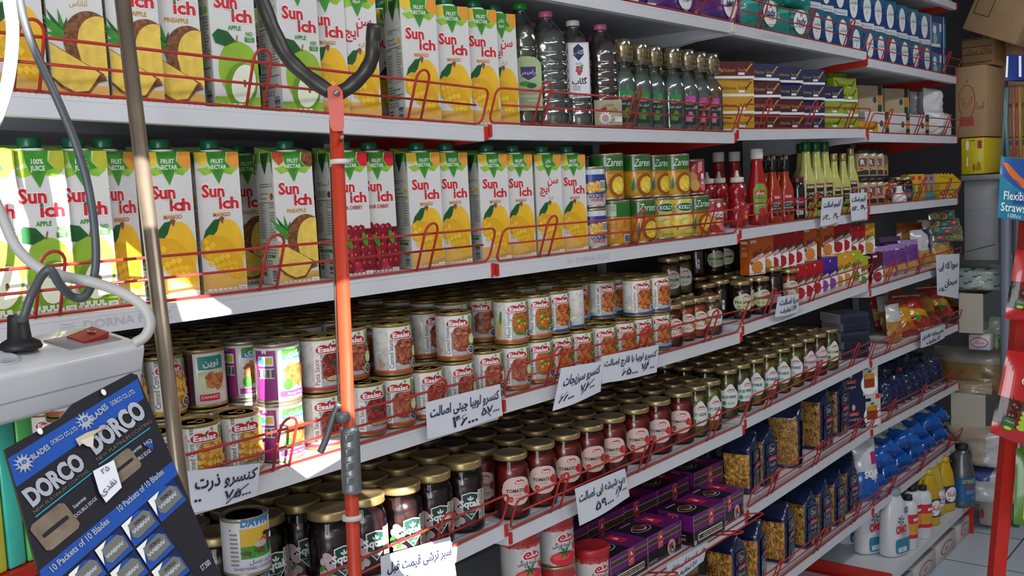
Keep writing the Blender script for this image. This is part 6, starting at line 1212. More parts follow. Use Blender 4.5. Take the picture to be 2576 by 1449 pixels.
# ---- row 7: pasta and detergent bags
for i, (k, u, rz, Y) in enumerate((('pasta_penne', 1848, -1.6, .05), ('pasta_penne', 1914, -1.35, .035), ('pasta_penne', 1981, -1.45, .035), ('pasta_fusilli', 2029, -1.7, .035), ('pasta_fusilli', 2068, -1.6, .035), ('pasta_fusilli', 2104, -1.6, .035), ('pasta_fusilli', 2134, -1.7, .05))):
    pst(7, k, u, rz, f'navy {"penne" if k == "pasta_penne" else "twisted pasta"} bag on the lowest rail shelf, {ORD[i]} from left', Y, sc=1.0)
for i, (u, Y, dz) in enumerate(((1965, .20, .03), (2035, .20, .03))): put('pasta_dark', 'pasta_bag', f'plain navy pasta bag slumped behind the penne, {ORD[i]} from left', 'pasta bag', 7, u, Y, -.3, GPA, rx=-.2, dz=dz)
GDT = 'blue detergent bags'
put('softlan_bag', 'detergent_bag', 'upright white and blue detergent bag at the left of the heap', 'detergent bag', 7, 2188, .04, -.5, GDT, rx=-.15)
for i in range(6):
    x = 3.475+.172*i; spawn('detergent_bag', 'detergent', f'blue detergent bag lying in the bottom layer, {ORD[i]} from left', 'detergent bag', (x, .03, shelf_z(7, x)+.040), -.25+RN.uniform(-.1, .1), GDT, rx=-1.36)
for i in range(6):
    x = 3.50+.172*i; spawn('detergent_bag', 'detergent', f'blue detergent bag lying in the top layer, {ORD[i]} from left', 'detergent bag', (x, .025+.02*(i % 2), shelf_z(7, x)+.118), -.45+RN.uniform(-.15, .15), GDT, rx=-1.2+RN.uniform(-.08, .1))
# ---- bottom shelf: detergent bottles
def base(key, name, label, u, v, rz, group=None, z=.178):
    p = onZ(u, v, z); spawn(name, key, label, 'bottle', (p.x, p.y, z+.0008), rz, group)
base('omo', 'detergent_bottle', 'white detergent bottle with red lettering, nearest and largest', 2250, 1392, -.35, 'white detergent bottles'); base('omo', 'detergent_bottle', 'white detergent bottle partly behind the nearest one', 2188, 1386, -.45, 'white detergent bottles'); base('omo', 'detergent_bottle', 'white detergent bottle farthest to the left', 2140, 1362, -.45, 'white detergent bottles')
base('cleaner_spray', 'cleaner_bottle', 'white cleaner bottle with red and amber band, nearest of three', 2286, 1378, -.5, 'white cleaner bottles'); base('cleaner_spray', 'cleaner_bottle', 'white cleaner bottle with red and amber band, hidden middle one', 2296, 1352, -.5, 'white cleaner bottles'); base('cleaner_spray', 'cleaner_bottle', 'white cleaner bottle with red and amber band, farthest of three', 2322, 1350, -.5, 'white cleaner bottles')
base('bleach_yellow', 'bleach_bottle', 'yellow bleach bottle with violet label beside the cleaners', 2336, 1318, -.5, 'yellow bleach bottles'); base('bleach_white', 'bleach_bottle', 'yellow bleach bottle with pale label in the middle', 2348, 1294, -.5, 'yellow bleach bottles'); base('bleach_yellow', 'bleach_bottle', 'yellow bleach bottle with violet label left of the silver bottle', 2376, 1282, -.5, 'yellow bleach bottles'); base('drain_bottle', 'drain_cleaner_bottle', 'silver and blue drain cleaner bottle at the right end', 2420, 1270, -.45)
# ================================================================ handwritten price notes
def note(px, texts, label, Yt=-.034, Yb=-.012, strike=None):
    TL, TR, BR, BL = [onY(u, v, Y) for (u, v), Y in zip(px, (Yt, Yt, Yb, Yb))]
    w = (TR-TL).length; h = (BL-TL).length
    nrm = (TR-TL).cross(TL-BL).normalized()
    if nrm.y > 0: nrm = -nrm
    m = MB(); m.eps = .0004; base = (TL+TR+BR+BL)/4
    def mp(u, v, o):
        a, b = u/w, v/h
        p = (BL*(1-a)+BR*a)*(1-b)+(TL*(1-a)+TR*a)*b
        return tuple(p-base+nrm*(o+.004*sin(a*4.2)*(1-b)))
    m.map = mp; m.step = None
    n = 10; vs = []
    for o in (0, -.0005):
        for j in range(n+1):
            for i in range(n+1): vs.append(mp(w*i/n, h*j/n, o))
    N = (n+1)**2; fs = []
    for j in range(n):
        for i in range(n):
            a = j*(n+1)+i; fs += [(a, a+1, a+n+2, a+n+1), (N+a, N+a+n+1, N+a+n+2, N+a+1)]
    m.put(vs, fs, PAPER, True)
    def pen(p, wd):
        q = [(x*w, y*h) for x, y in p]; d = []
        for (x0, y0), (x1, y1) in zip(q, q[1:]):
            for k in range(6): d.append((x0+(x1-x0)*k/6, y0+(y1-y0)*k/6))
        d.append(q[-1])
        m.line(d, wd, INK, 3)
    for t, cx, cy, hh, rot, fit in texts: m.text(t, cx*w, cy*h, hh*h, INK, 3, rot=rot, fit=fit*w if fit else None, bold=.022, shear=.15)
    for st in strike or []: pen(st, .0022)
    o = link_obj('price_note', m.mesh('price_note')); o.location = base; tag(o, label, 'price note', 'handwritten price notes')
note([(468, 1186), (655, 1165), (649, 1250), (474, 1292)], [('کنسرو ذرت', .52, .58, .30, .02, .86), ('۷۵...', .68, .16, .24, .0, .42), ('..', .12, .26, .3, 0, None)], 'white paper note on the can shelf by the steel pole, price struck out', strike=[[(.5, .06), (.85, .46)]])
note([(1070, 1013), (1258, 966), (1268, 1046), (1076, 1105)], [('کنسرو لوبیا چیتی اصالت', .50, .58, .26, .0, .92), ('۴۶...', .46, .14, .30, 0, .34), ('۵۷...', .82, .22, .22, 0, .26)], 'white paper note under the canned beans, at the shelf joint', strike=[[(.72, .44), (.82, .12)]])
note([(1412, 926), (1516, 908), (1514, 986), (1390, 1034)], [('کنسرو سبزیجات', .52, .60, .24, .08, .84), ('۶۶...', .22, .18, .22, .1, .3), ('۷۸...', .66, .26, .22, .1, .34)], 'curled white note under the mixed vegetables, left of two overlapping', strike=[[(.52, .18), (.82, .52)]])
note([(1512, 897), (1657, 867), (1655, 938), (1514, 964)], [('کنسرو لوبیا با قارچ اصالت', .50, .62, .22, .0, .92), ('۶۵...', .46, .18, .25, 0, .30), ('۷۸...', .80, .22, .25, 0, .26)], 'white note under the baked beans, right of two overlapping', Yt=-.036, strike=[[(.72, .16), (.84, .60)]])
note([(957, 1400), (1133, 1350), (1152, 1452), (962, 1500)], [('سیر ترشی قیمت قبل', .52, .58, .22, .0, .9), ('۱۱۰...', .4, .2, .2, 0, .4)], 'sunlit white note in front of the pickled garlic jars')
note([(1446, 1230), (1572, 1178), (1587, 1250), (1458, 1323)], [('رب شیشه ایی اصالت', .50, .62, .22, .0, .92), ('۵۹...', .48, .20, .24, 0, .36), ('۶۷...', .84, .34, .22, 0, .24)], 'white note under the tomato paste jars', strike=[[(.74, .22), (.90, .62)]])
note([(1678, 1420), (1781, 1363), (1773, 1412), (1672, 1476)], [('چایی کیسه ایی دبش', .52, .60, .24, .0, .92), ('۱۰٪ تخفیف', .5, .18, .22, 0, .5)], 'white note hanging under the tea boxes', Yt=-.04, Yb=-.02)
note([(1957, 747), (2010, 739), (2011, 785), (1949, 798)], [('مربا اصالت', .54, .58, .28, .0, .86), ('۱۷٪ تخفیف', .52, .18, .26, 0, .7)], 'white note under the jam jars')
note([(2068, 498), (2121, 495), (2114, 558), (2063, 570)], [('آبلیمو اصالت', .50, .66, .20, .0, .82), ('۶۴..', .24, .22, .18, 0, .34), ('۶۹...', .74, .22, .18, 0, .36)], 'white note under the lime juice bottles, left of two', strike=[[(.62, .42), (.86, .12)]])
note([(2137, 487), (2181, 484), (2184, 549), (2142, 556)], [('آبلیمو اصالت', .50, .70, .18, .0, .82), ('۵۴..', .24, .38, .16, 0, .36), ('۵۹...', .74, .40, .16, 0, .40)], 'white note under the lime juice bottles, right of two', strike=[[(.62, .56), (.84, .3)]])
note([(2354, 642), (2414, 638), (2413, 752), (2358, 742)], [('سویا کله ایی', .50, .68, .15, .05, .82), ('سبحان', .6, .30, .15, .1, .6), ('۶۵..', .2, .12, .1, .1, .3)], 'tall white note hanging in front of the soy bags at the right end')
note([(2316, 836), (2378, 817), (2378, 851), (2316, 876)], [('خمیرمایه نقدی', .50, .55, .26, .0, .88), ('۸٪ تخفیف', .5, .14, .26, 0, .6)], 'white note below the snack bags at the right')

# ================================================================ far end: fixture with cartons, bins and sacks
def boxX(name, label, cat, u0, v0, u1, v1, X, d, mat, art=None, group=None, rot=0.0, r=.004, parts=None):
    a = onX(u0, v0, X); b = onX(u1, v0, X); c = onX((u0+u1)/2, v1, X)
    w = a.y-b.y; h = (a.z+b.z)/2-c.z; org = Vector((X, (a.y+b.y)/2, c.z))
    m = MB(); m.rbox(0, d, -w/2, w/2, 0, h, mat, r, 1); m.map = lambda u, v, o: (-o, -u, v); m.eps = .0008
    if art: art(m, w, h)
    o = link_obj(name, m.mesh(name)); o.location = org; o.rotation_euler = (rot, 0, 0); tag(o, label, cat, group); o['w'] = 0
    del o['w']
    return o, w, h, d, org
PRT = M('#a8443a', .7, noise=.08, name='red_stamp'); STP = M('#3a342f', .7, noise=.1, name='black_stamp')
def apple_print(cx, s):
    def f(m, w, h):
        x = w*cx; y = h*.52
        m.line([(x+s*w*.26*cos(t), y+h*.24*sin(t)*(1-.1*sin(t))) for t in [2*pi*k/22 for k in range(23)]], .004, PRT, 1)
        for q in (.5, .72): m.line([(x+s*w*.26*q*cos(t), y+h*.05+h*.2*q*sin(t)) for t in [pi+pi*k/10 for k in range(11)]], .0025, PRT, 1)
        m.rect(x-s*w*.22, y-h*.36, x+s*w*.22, y-h*.23, PRT, 2); m.line([(x, y+h*.24), (x+.004, y+h*.30)], .004, PRT, 1)
        m.text('گرامی بزرگ', w*.30, h*.40, h*.09, STP, 1, fit=w*.28)
    return f
def square_print(m, w, h):
    for k in range(3):
        for (a, b) in ((-.42, -.14),):
            m.line([(w*a, h*(.2+.25*k)), (w*b, h*(.2+.25*k)), (w*b, h*(.4+.25*k)), (w*a, h*(.4+.25*k)), (w*a, h*(.2+.25*k))], .004, STP, 1)
    m.text('چیپس بزرگ', w*.2, h*.75, h*.13, STP, 1, fit=w*.4)
X0 = 4.60
boxX('wooden_counter_board', 'grey board under the yellow box at the far end', 'shelf board', 2416, 438, 2600, 452, X0, .7, M('#8f9094', .5, noise=.05))
GCB = 'brown cartons piled at the far end'
boxX('shipping_carton', 'brown carton with red apple stamp and black writing, lowest of the pile', 'carton', 2402, 166, 2481, 345, X0+.01, .34, KRAFT, apple_print(-.12, 1.0), GCB)
boxX('shipping_carton', 'brown carton with red apple stamp at the right behind the straw packet', 'carton', 2500, 66, 2610, 215, X0+.34, .34, KRAFT, apple_print(-.02, .8), GCB)
boxX('shipping_carton', 'tilted brown carton at the very top of the pile', 'carton', 2412, -135, 2560, 92, X0+.04, .28, KRAFT, square_print, GCB, rot=.42)
boxX('shipping_carton', 'dark banded carton between the two stamped ones', 'carton', 2418, 95, 2500, 165, X0+.12, .3, KRAFTD, lambda m, w, h: [m.line([(-w*.5, h*q), (w*.45, h*q)], .004, STP, 1) for q in (.12, .4, .68, .95)]+[m.text('پفک نمکی', 0, h*.45, h*.18, STP, 1)], GCB)
boxX('shipping_carton', 'brown carton with violet stripe right of the stamped carton', 'carton', 2483, 217, 2600, 345, X0+.36, .3, KRAFT, lambda m, w, h: [m.rect(-w/2, h*.58, w/2, h*.66, M('#4a3a5a', .6), 1), m.rect(-w*.48, h*.40, -w*.20, h*.48, PRT, 1), m.lines(-w*.48, -w*.1, h*.1, h*.34, 3, PRT, 1)], GCB)
boxX('shipping_carton', 'brown carton with blue stripe and green foot behind the white tube', 'carton', 2478, 347, 2600, 437, X0+.37, .3, KRAFT, lambda m, w, h: [m.rect(-w/2, h*.78, w/2, h*.92, M('#3f5a8f', .6), 1), m.rect(-w/2, h*.02, w/2, h*.14, M('#5f7a4a', .6), 1), m.rect(-w*.3, h*.5, w*.2, h*.7, M('#b0704a', .7), 1)], GCB)
def yellow_art(m, w, h): m.rect(w*.22, h*.70, w*.40, h*.92, PRT, 1); m.ell(-w*.22, h*.80, w*.07, h*.14, WHITE, 1, 12); m.rect(-w*.25, h*.22, -w*.19, h*.48, WHITE, 1); m.ell(w*.06, h*.18, w*.06, h*.10, M('#8a6a1c', .6), 1, 10); m.poly([(w*.14, h*.10), (w*.36, h*.10), (w*.34, h*.28), (w*.24, h*.36), (w*.16, h*.22)], M('#a8861c', .6), 1); m.lines(-w*.1, w*.1, h*.90, h*.95, 1, STP, 1)
boxX('snack_carton', 'bright yellow carton with white figures at the shelf end', 'carton', 2417, 347, 2476, 438, X0, .36, M('#d8c01c', .45, noise=.04, coat=.1), yellow_art)
boxX('cabinet_side', 'grey white cabinet side panel below the yellow carton', 'cabinet', 2424, 453, 2512, 655, X0+.03, .25, M('#9c9ca0', .45, noise=.10, scale=7), lambda m, w, h: [m.line([(-w/2, h*.10), (w*.4, h*.2)], .004, STP, 1), m.line([(-w*.5, h*.62), (w*.3, h*.64)], .002, GREYT, 1)])
boxX('grey_post', 'blue grey metal post at the far end', 'post', 2516, 453, 2538, 1330, X0-.02, .05, M('#7f8596', .4, noise=.04))
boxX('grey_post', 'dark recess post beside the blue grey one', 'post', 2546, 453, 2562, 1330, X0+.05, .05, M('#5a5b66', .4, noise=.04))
BINM = M('#c9bfae', .5, noise=.04, scale=5, name='beige_bin_panel'); BGL = M('#2a2a32', .12, noise=.3, scale=60, coat=.6, name='dark_glass_bin')
def binn(name, label, u0, v0, u1, v1, X, d):
    a = onX(u0, v0, X); b = onX(u1, v0, X); c = onX((u0+u1)/2, v1, X); w = a.y-b.y; h = a.z-c.z
    root = bpy.data.objects.new(name, None); COL.objects.link(root); root.location = (X, (a.y+b.y)/2, c.z); tag(root, label, 'bulk bin', 'bulk goods bins')
    m = MB(); m.box(0, .012, -w/2, w/2, 0, h, BINM); m.box(.012, d, -w/2, w/2, 0, .012, BINM); m.box(.012, d, w/2-.012, w/2, .012, h, BINM); m.box(d-.012, d, -w/2, w/2-.012, .012, h, BINM); link_obj('bin_body', m.mesh('bin_body'), root)
    m = MB(); m.box(.014, d-.014, -w/2, -w/2+.006, .014, h-.006, BGL); link_obj('glass_front', m.mesh('glass_front'), root)
    m = MB(); m.rbox(.014, d-.014, -w/2+.008, w/2-.014, .014, h*.9, MV('loose_goods', ((0, '#a8845a'), (.6, '#7a5a3a'), (1, '#3a2a1c')), 60, .5, .6), .01); o = link_obj('loose_goods', m.mesh('loose_goods'), root)
binn('bulk_bin', 'beige bulk bin with dark glass front, upper one', 2412, 738, 2472, 838, X0-.03, .42); binn('bulk_bin', 'beige bulk bin with nuts under film, lower one', 2392, 988, 2478, 1096, X0-.05, .36)
def blob_bag(name, label, cat, u, v, X, w, h, d, cols, seed, group=None, art=None, rz=pi/2, rx=0.0, zb=None):
    p = onX(u, v, X); p.z = zb if zb is not None else p.z; pm = pillow(w, h, d, [M(c, .25, noise=.15, scale=16, coat=.5) if isinstance(c, str) else c for c in cols], lambda a, b, f: 1 if len(cols) > 1 and art and art(a, b) else 0, 14, 14, .010, seed, .0)
    o = link_obj(name, weld(pm, name)); o.location = p; o.rotation_euler = (rx, 0, -rz); tag(o, label, cat, group)
GSK = 'clear bags and sacks at the far end'
blob_bag('clear_bag', 'crumpled clear bag with green print on the upper bin, rear one', 'bag', 2490, 700, X0+.29, .40, .17, .14, ['#a4a8a6', '#4a7a62'], 31, GSK, lambda a, b: (a*7+b*5) % 1 > .86, zb=onX(2440, 738, X0-.03).z+.002)
blob_bag('clear_bag', 'crumpled clear bag with green print on the upper bin, front one', 'bag', 2446, 738, X0+.07, .30, .11, .15, ['#a8acaa', '#3f7a5a'], 32, GSK, lambda a, b: (a*5-b*6) % 1 > .84, zb=onX(2440, 738, X0-.03).z+.002)
boxX('red_tray', 'flat red tray behind the clear bags', 'tray', 2438, 640, 2502, 652, X0+.32, .25, M('#a83a34', .45, noise=.06))
def milad(m, w, h):
    m.line([(w*.40*cos(t), h*.5+h*.30*sin(t)) for t in [2*pi*k/20 for k in range(21)]], .004, LRED, 1); m.text('میلاد', 0, h*.44, h*.22, LRED, 1, fit=w*.5); m.rect(-w/2, 0, w/2, h*.06, M('#2f3f8f', .5), 1)
boxX('salt_packet', 'white packet with red oval lettering under the upper bin', 'packet', 2436, 842, 2490, 882, X0-.01, .16, M('#cfccd2', .4, noise=.04, coat=.3), milad)
blob_bag('green_packet', 'pale packet with green herbs beside the white packet', 'packet', 2508, 880, X0+.1, .16, .16, .06, ['#aeb8a8', '#5f8a3a'], 34, None, lambda a, b: b < .5 and (a*4) % 1 > .4)
blob_bag('grain_sack', 'beige sack below the packets', 'sack', 2462, 985, X0+.20, .42, .22, .20, ['#a88a5c', '#b8b0a0'], 35, GSK, lambda a, b: b > .72)
blob_bag('nut_film_bag', 'clear bag of nuts lying on the lower bin', 'bag', 2440, 990, X0+.02, .20, .06, .12, ['#b5a08a'], 36, GSK)
blob_bag('rice_bag', 'clear bag of pale grain below the lower bin', 'bag', 2470, 1168, X0-.02, .34, .19, .22, ['#b8a894', '#c9c6c8'], 37, GSK, lambda a, b: a > .62)
blob_bag('flour_bag', 'white flour bag with blue printed label', 'bag', 2468, 1256, X0-.04, .30, .165, .20, ['#c4c2c4', '#4a5a9a'], 38, GSK, lambda a, b: b > .72 and .2 < a < .7)
boxX('small_carton', 'small pale carton on the floor under the flour bag', 'carton', 2463, 1258, 2501, 1322, X0-.04, .2, M('#b9b0a4', .6, noise=.05), lambda m, w, h: m.ell(-w*.3, h*.45, w*.14, h*.2, PRT, 1, 12))
# cartons pushed under the bottom shelf
for i, (x, w) in enumerate(((3.50, .28), (3.80, .28), (4.10, .28), (4.38, .20))):
    m = MB(); m.rbox(-w/2, w/2, 0, .3, 0, .085, M('#c9c0bf', .6, noise=.06, name='pale_carton'), .002, 1); m.front(0); m.ell(0, .045, w*.30, .026, PRT, 1, 16); m.ell(0, .045, w*.27, .022, M('#c9c0bf', .6, noise=.06, name='pale_carton'), 2, 16); m.text('خرما', 0, .036, .022, PRT, 3)
    o = link_obj('floor_carton', m.mesh('floor_carton')); o.location = (x, -.045, .001); tag(o, f'low pale carton with red print under the bottom shelf, {ORD[i]} from the left', 'carton', 'cartons under the bottom shelf')
m = MB(); m.box(-.11, .11, 0, .28, 0, .235, KRAFT); m.box(-.112, .112, -.002, 0, .215, .235, KRAFTD); o = link_obj('brown_carton', m.mesh('brown_carton')); p = spot(7, 1755, .04); o.location = (p.x+.02, .115, shelf_z(7, p.x)+.001); o.rotation_euler = (0, 0, -.1); tag(o, 'plain brown carton standing under the tea boxes', 'carton')
m = MB(); m.rbox(-.09, .09, 0, .085, 0, .13, M('#8f7a62', .7, noise=.08), .004, 1); o = link_obj('grey_carton', m.mesh('grey_carton')); p = spot(7, 1805, -.01); o.location = (p.x-.02, .008, shelf_z(7, p.x)+.001); o.rotation_euler = (0, 0, 0); tag(o, 'low dull brown box in front of the brown carton', 'carton')
# ================================================================ right foreground: red stand hung with packets
D1 = 2.25
def quadmap(px, D):
    P = [onD(u, v, d) for (u, v), d in zip(px, D)]
    return P
def hung(name, px, D, thick, build, label, cat, group=None):
    TL, TR, BR, BL = quadmap(px, D if isinstance(D, (list, tuple)) else [D]*4); base = (TL+TR+BR+BL)/4
    w = (TR-TL).length; h = (BL-TL).length; n = (TR-TL).cross(TL-BL).normalized()
    if n.dot(base-CAM) > 0: n = -n
    def mp(u, v, o):
        a, b = u/w, v/h; p = (BL*(1-a)+BR*a)*(1-b)+(TL*(1-a)+TR*a)*b
        bul = max(0, 1-abs(2*a-1)**3)*max(0, 1-abs(2*b-1)**4)
        return tuple(p-base+n*(o+thick/2*bul))
    def back(u, v, o):
        a, b = u/w, v/h; p = (BL*(1-a)+BR*a)*(1-b)+(TL*(1-a)+TR*a)*b
        bul = max(0, 1-abs(2*a-1)**3)*max(0, 1-abs(2*b-1)**4)
        return tuple(p-base-n*(thick/2*bul+.0004))
    parts = build(w, h, mp, back)
    if len(parts) == 1:
        o = link_obj(name, parts[0][1].mesh(name)); o.location = base; tag(o, label, cat, group); return
    root = bpy.data.objects.new(name, None); COL.objects.link(root); root.location = base; tag(root, label, cat, group)
    for nm, mb in parts: link_obj(nm, mb.mesh(nm), root)
def sheet(m, mp, back, w, h, pick, n=30, k=44, mats=None):
    for f, rev in ((mp, False), (back, True)):
        for j in range(k):
            for i in range(n):
                q = [f(w*i/n, h*j/k, 0), f(w*(i+1)/n, h*j/k, 0), f(w*(i+1)/n, h*(j+1)/k, 0), f(w*i/n, h*(j+1)/k, 0)]
                m.put(q[::-1] if rev else q, [(0, 1, 2, 3)], pick((i+.5)/n, (j+.5)/k), True)
def straws(w, h, mp, back):
    SB = M('#1c4f9a', .25, noise=.06, coat=.5); ST = M('#1f7fa0', .25, noise=.08, coat=.5); OR = M('#d9682a', .3, noise=.06, coat=.4); NV = M('#1a2f78', .25, noise=.06, coat=.4)
    m = MB(); m.eps = .0012; sheet(m, mp, back, w, h, lambda a, b: NV if b > .84 else ST if b < .10 else SB if b < .37 else FILM)
    m.map = mp; m.step = w/10
    m.poly([(w*.02, h*.345), (w*.10, h*.335), (w*.26, h*.265), (w*.42, h*.22), (w*.42, h*.165), (w*.26, h*.21), (w*.12, h*.27)], OR, 1); m.poly([(w*.0, h*.375), (w*1, h*.36), (w*1, h*.34), (w*0, h*.345)], M('#2fa0b0', .3), 2)
    m.poly([(w*.0, h*.27), (w*.2, h*.20), (w*.45, h*.14), (w*.45, h*.0), (w*.0, h*.0)], ST, 1); m.poly([(w*.30, h*.33), (w*.48, h*.26), (w*.55, h*.33)], M('#8a2a3a', .3), 1)
    m.text('Flexible', w*.06, h*.115, h*.052, WHITE, 3, 'l', bold=.01, fit=w*.36); m.text('Straws', w*.03, h*.045, h*.052, WHITE, 3, 'l', bold=.01, fit=w*.36); m.text('100cc', w*.14, h*.008, h*.026, WHITE, 3, 'l')
    m.rect(w*.0, h*.86, w*.03, h*.99, WHITE, 2); m.rect(w*.19, h*.86, w*.23, h*.99, WHITE, 2)
    s = MB(); cols = [M(c, .3, noise=.05, coat=.3) for c in ('#5f8a94', '#b85a4a', '#c98a3a', '#6a9a3a', '#7fb0b8', '#b8a03a', '#3f8a6a')]
    for i in range(11):
        x = w*(.06+.09*i); s.tube([mp(x+w*.05, h*.38, -.005), mp(x+w*.02*sin(i), h*.60, -.006), mp(x-w*.01, h*.80, -.005)], .0042, cols[i % 7], 7)
    return [('wrapper', m), ('straws', s)]
hung('straw_packet', [(2531, 138), (2690, 134), (2676, 566), (2509, 548)], D1, .02, straws, 'clear packet of flexible drinking straws with blue card header at the right edge', 'straw packet')
CRED = M('#b8161c', .22, noise=.08, coat=.6, name='candy_red_film'); LIMEP = M('#8aa83a', .3, noise=.12)
def candy(kind_):
    def f(w, h, mp, back):
        m = MB(); m.eps = .0012
        if kind_ == 0: sheet(m, mp, back, w, h, lambda a, b: CRED if b > .55 or b < .16 else FILM)
        else: sheet(m, mp, back, w, h, lambda a, b: CRED if b > .45 or b < .14 else FILM)
        m.map = mp; m.step = w/10
        m.rrect(w*.10, h*(.09 if kind_ else .16), w*.24, h*(.24 if kind_ else .30), .006, GRD, 3); m.text('سبزیجات', w*.17, h*(.19 if kind_ else .25), h*.022, WHITE, 4, fit=w*.11); m.ell(w*.17, h*(.12 if kind_ else .19), w*.05, h*.02, M('#c9c82a', .3), 4, 10)
        if kind_:
            for x, y, r in ((.40, .74, .10), (.34, .68, .08), (.46, .68, .08)): m.ell(w*x, h*y, w*r*1.15, h*r*.62, WHITE, 1, 14); m.ell(w*x, h*y, w*r, h*r*.54, LIMEP, 2, 14)
            for k in range(4): m.ell(w*(.36-.01*k), h*(.33-.055*k), w*.06, h*.03, M('#a8c43a', .3, noise=.1), 3, 12)
        else: m.line([(w*.35+w*.16*cos(t), h*.76+h*.12*sin(t)) for t in [2*pi*k/16 for k in range(17)]], .004, WHITE, 2)
        g = MB(); g.rbox(-.001, .001, -.001, .001, -.001, .001, CRED, .0003, 1); g.v = []; g.f = []; g.fm = []; g.sm = []
        for k in range(14):
            q = mp(w*random.uniform(.15, .85), h*random.uniform(.2, .5), -.010); g.lathe([(.0001, -.010), (.009, -.006), (.011, 0), (.009, .006), (.0001, .010)], M('#6a2f1c', .25, noise=.3, scale=60, coat=.5), 10, q)
        return [('wrapper', m), ('jelly_sweets', g)]
    return f
hung('sweets_bag', [(2556, 628), (2690, 640), (2680, 830), (2527, 800)], D1, .03, candy(0), 'red and clear bag of jelly sweets hanging on the red stand, upper one', 'sweets bag', 'jelly sweets bags')
hung('sweets_bag', [(2534, 880), (2690, 905), (2680, 1160), (2490, 1088)], D1-.05, .035, candy(1), 'red and clear bag of jelly sweets with green lime picture, lower one', 'sweets bag', 'jelly sweets bags')
def greenpack(w, h, mp, back):
    m = MB(); m.eps = .001; GP_ = M('#4a7a1c', .3, noise=.08, coat=.4); YL = M('#d9b41c', .3, noise=.08, coat=.4); sheet(m, mp, back, w, h, lambda a, b: GP_ if a < .14 or b < .10 else YL)
    m.map = mp; m.step = w/10; m.ell(w*.42, h*.42, w*.16, h*.14, ORNG, 2, 14); m.ell(w*.40, h*.28, w*.12, h*.09, M('#7fb0b8', .3), 2, 12); m.ell(w*.34, h*.14, w*.14, h*.07, M('#c9622a', .3, noise=.1), 2, 12); return [('wrapper', m)]
hung('green_snack_bag', [(2556, 1128), (2700, 1130), (2700, 1350), (2549, 1318)], D1+.03, .03, greenpack, 'green and yellow snack bag low on the red stand', 'snack bag')
a = onD(2536, 1120, D1+.10); b = onD(2506, 1449, D1+.10); dirv = (a-b).normalized()
f0 = b-dirv*(b.z/dirv.z); f1 = a+dirv*((1.95-a.z)/dirv.z)
root = bpy.data.objects.new('red_display_stand', None); COL.objects.link(root); root.location = f0; tag(root, 'red square steel stand post with hanging packets at the right', 'display stand')
m = MB(); SR = M('#c22a20', .4, noise=.05, name='red_stand_paint'); hw = .0145
ex_ = Vector((RGT.x, RGT.y, 0)).normalized(); ey_ = Vector((0, 0, 1)).cross(ex_)
vs = []
for P_ in (f0, f1):
    for sx, sy in ((-1, -1), (1, -1), (1, 1), (-1, 1)): vs.append(P_-f0+ex_*sx*hw+ey_*sy*hw)
m.put(vs, [(3, 2, 1, 0), (4, 5, 6, 7)]+[(i, (i+1) % 4, 4+(i+1) % 4, 4+i) for i in range(4)], SR); link_obj('post', m.mesh('post'), root)
m = MB(); m.box(-.02, .26, -.02, .02, 0.001, .02, SR); link_obj('foot', m.mesh('foot'), root)
for z_ in (620, 876, 1126, 140):
    q = onD(2580, z_, D1+.06)-f0; m = MB(); m.tube([q+ex_*.03, q, q+Vector((0, 0, .012))], .003, SR, 6); link_obj('hook', m.mesh('hook'), root)

def rings(seed):
    def f(w, h, mp, back):
        m = MB(); m.eps = .0015; F2 = MG('snack_film', '#e9efe6', 1.4, .12, .25, '#8f9a86', .06, .5); sheet(m, mp, back, w, h, lambda a, b: F2)
        m.map = mp; m.step = None; cs = [M(c, .35, noise=.15, coat=.4) for c in ('#5f9a3a', '#c98a3a', '#2f5f3a', '#3f6a8a', '#a8343a')]
        for i in range(3):
            cx, cy_ = w*(.2+.3*i), h*(.55-.12*(i % 2)); m.strip([(cx-w*.17*cos(pi*k/14), cy_-h*.36*sin(pi*k/14), cy_+h*.36*sin(pi*k/14)) for k in range(15)], cs[(i+seed) % 5], 1); m.strip([(cx-w*.11*cos(pi*k/14), cy_-h*.24*sin(pi*k/14), cy_+h*.24*sin(pi*k/14)) for k in range(15)], cs[(i+seed+1) % 5], 2); m.ell(cx, cy_, w*.06, h*.12, cs[(i+seed+3) % 5], 3, 12)
        return [('wrapper', m)]
    return f
for i, (x0_, y0_, x1_, y1_) in enumerate(((2335, 528, 2400, 552), (2330, 548, 2412, 572), (2338, 566, 2418, 588), (2345, 583, 2420, 606))):
    dd = (onY(2375, 560, .06)-CAM).dot(FWD)
    hung('ring_snack_pack', [(x0_, y0_+6), (x1_, y0_), (x1_+4, y1_), (x0_+2, y1_+5)], dd+.012*(i % 2), .02, rings(i), f'small clear pack of coloured ring snacks hanging under the soup tray, {ORD[i]} from the top', 'snack pack', 'hanging ring snack packs')

# ================================================================ left foreground: pole, reacher, blade card, power strip, cables
def smooth(pts, n=6):
    out = []; P = [Vector(p) for p in pts]
    for i in range(len(P)-1):
        p0 = P[max(0, i-1)]; p1 = P[i]; p2 = P[i+1]; p3 = P[min(len(P)-1, i+2)]
        for k in range(n):
            t = k/n; out.append(.5*((2*p1)+(p2-p0)*t+(2*p0-5*p1+4*p2-p3)*t*t+(3*p1-p0-3*p2+p3)*t**3))
    return out+[P[-1]]
# steel pole
a = onD(308, 0, 1.27); b = onD(452, 1200, 1.27); dv = (b-a).normalized(); g = b+dv*((0-b.z)/dv.z); t_ = a-dv*.35
m = MB(); m.tube([g-g, t_-g], .0097, M('#8f8070', .34, .7, noise=.22, scale=16, name='worn_steel'), 14); o = link_obj('steel_pole', m.mesh('steel_pole')); o.location = g; tag(o, 'thin worn steel pole rising from the floor before the juice cartons', 'pole')
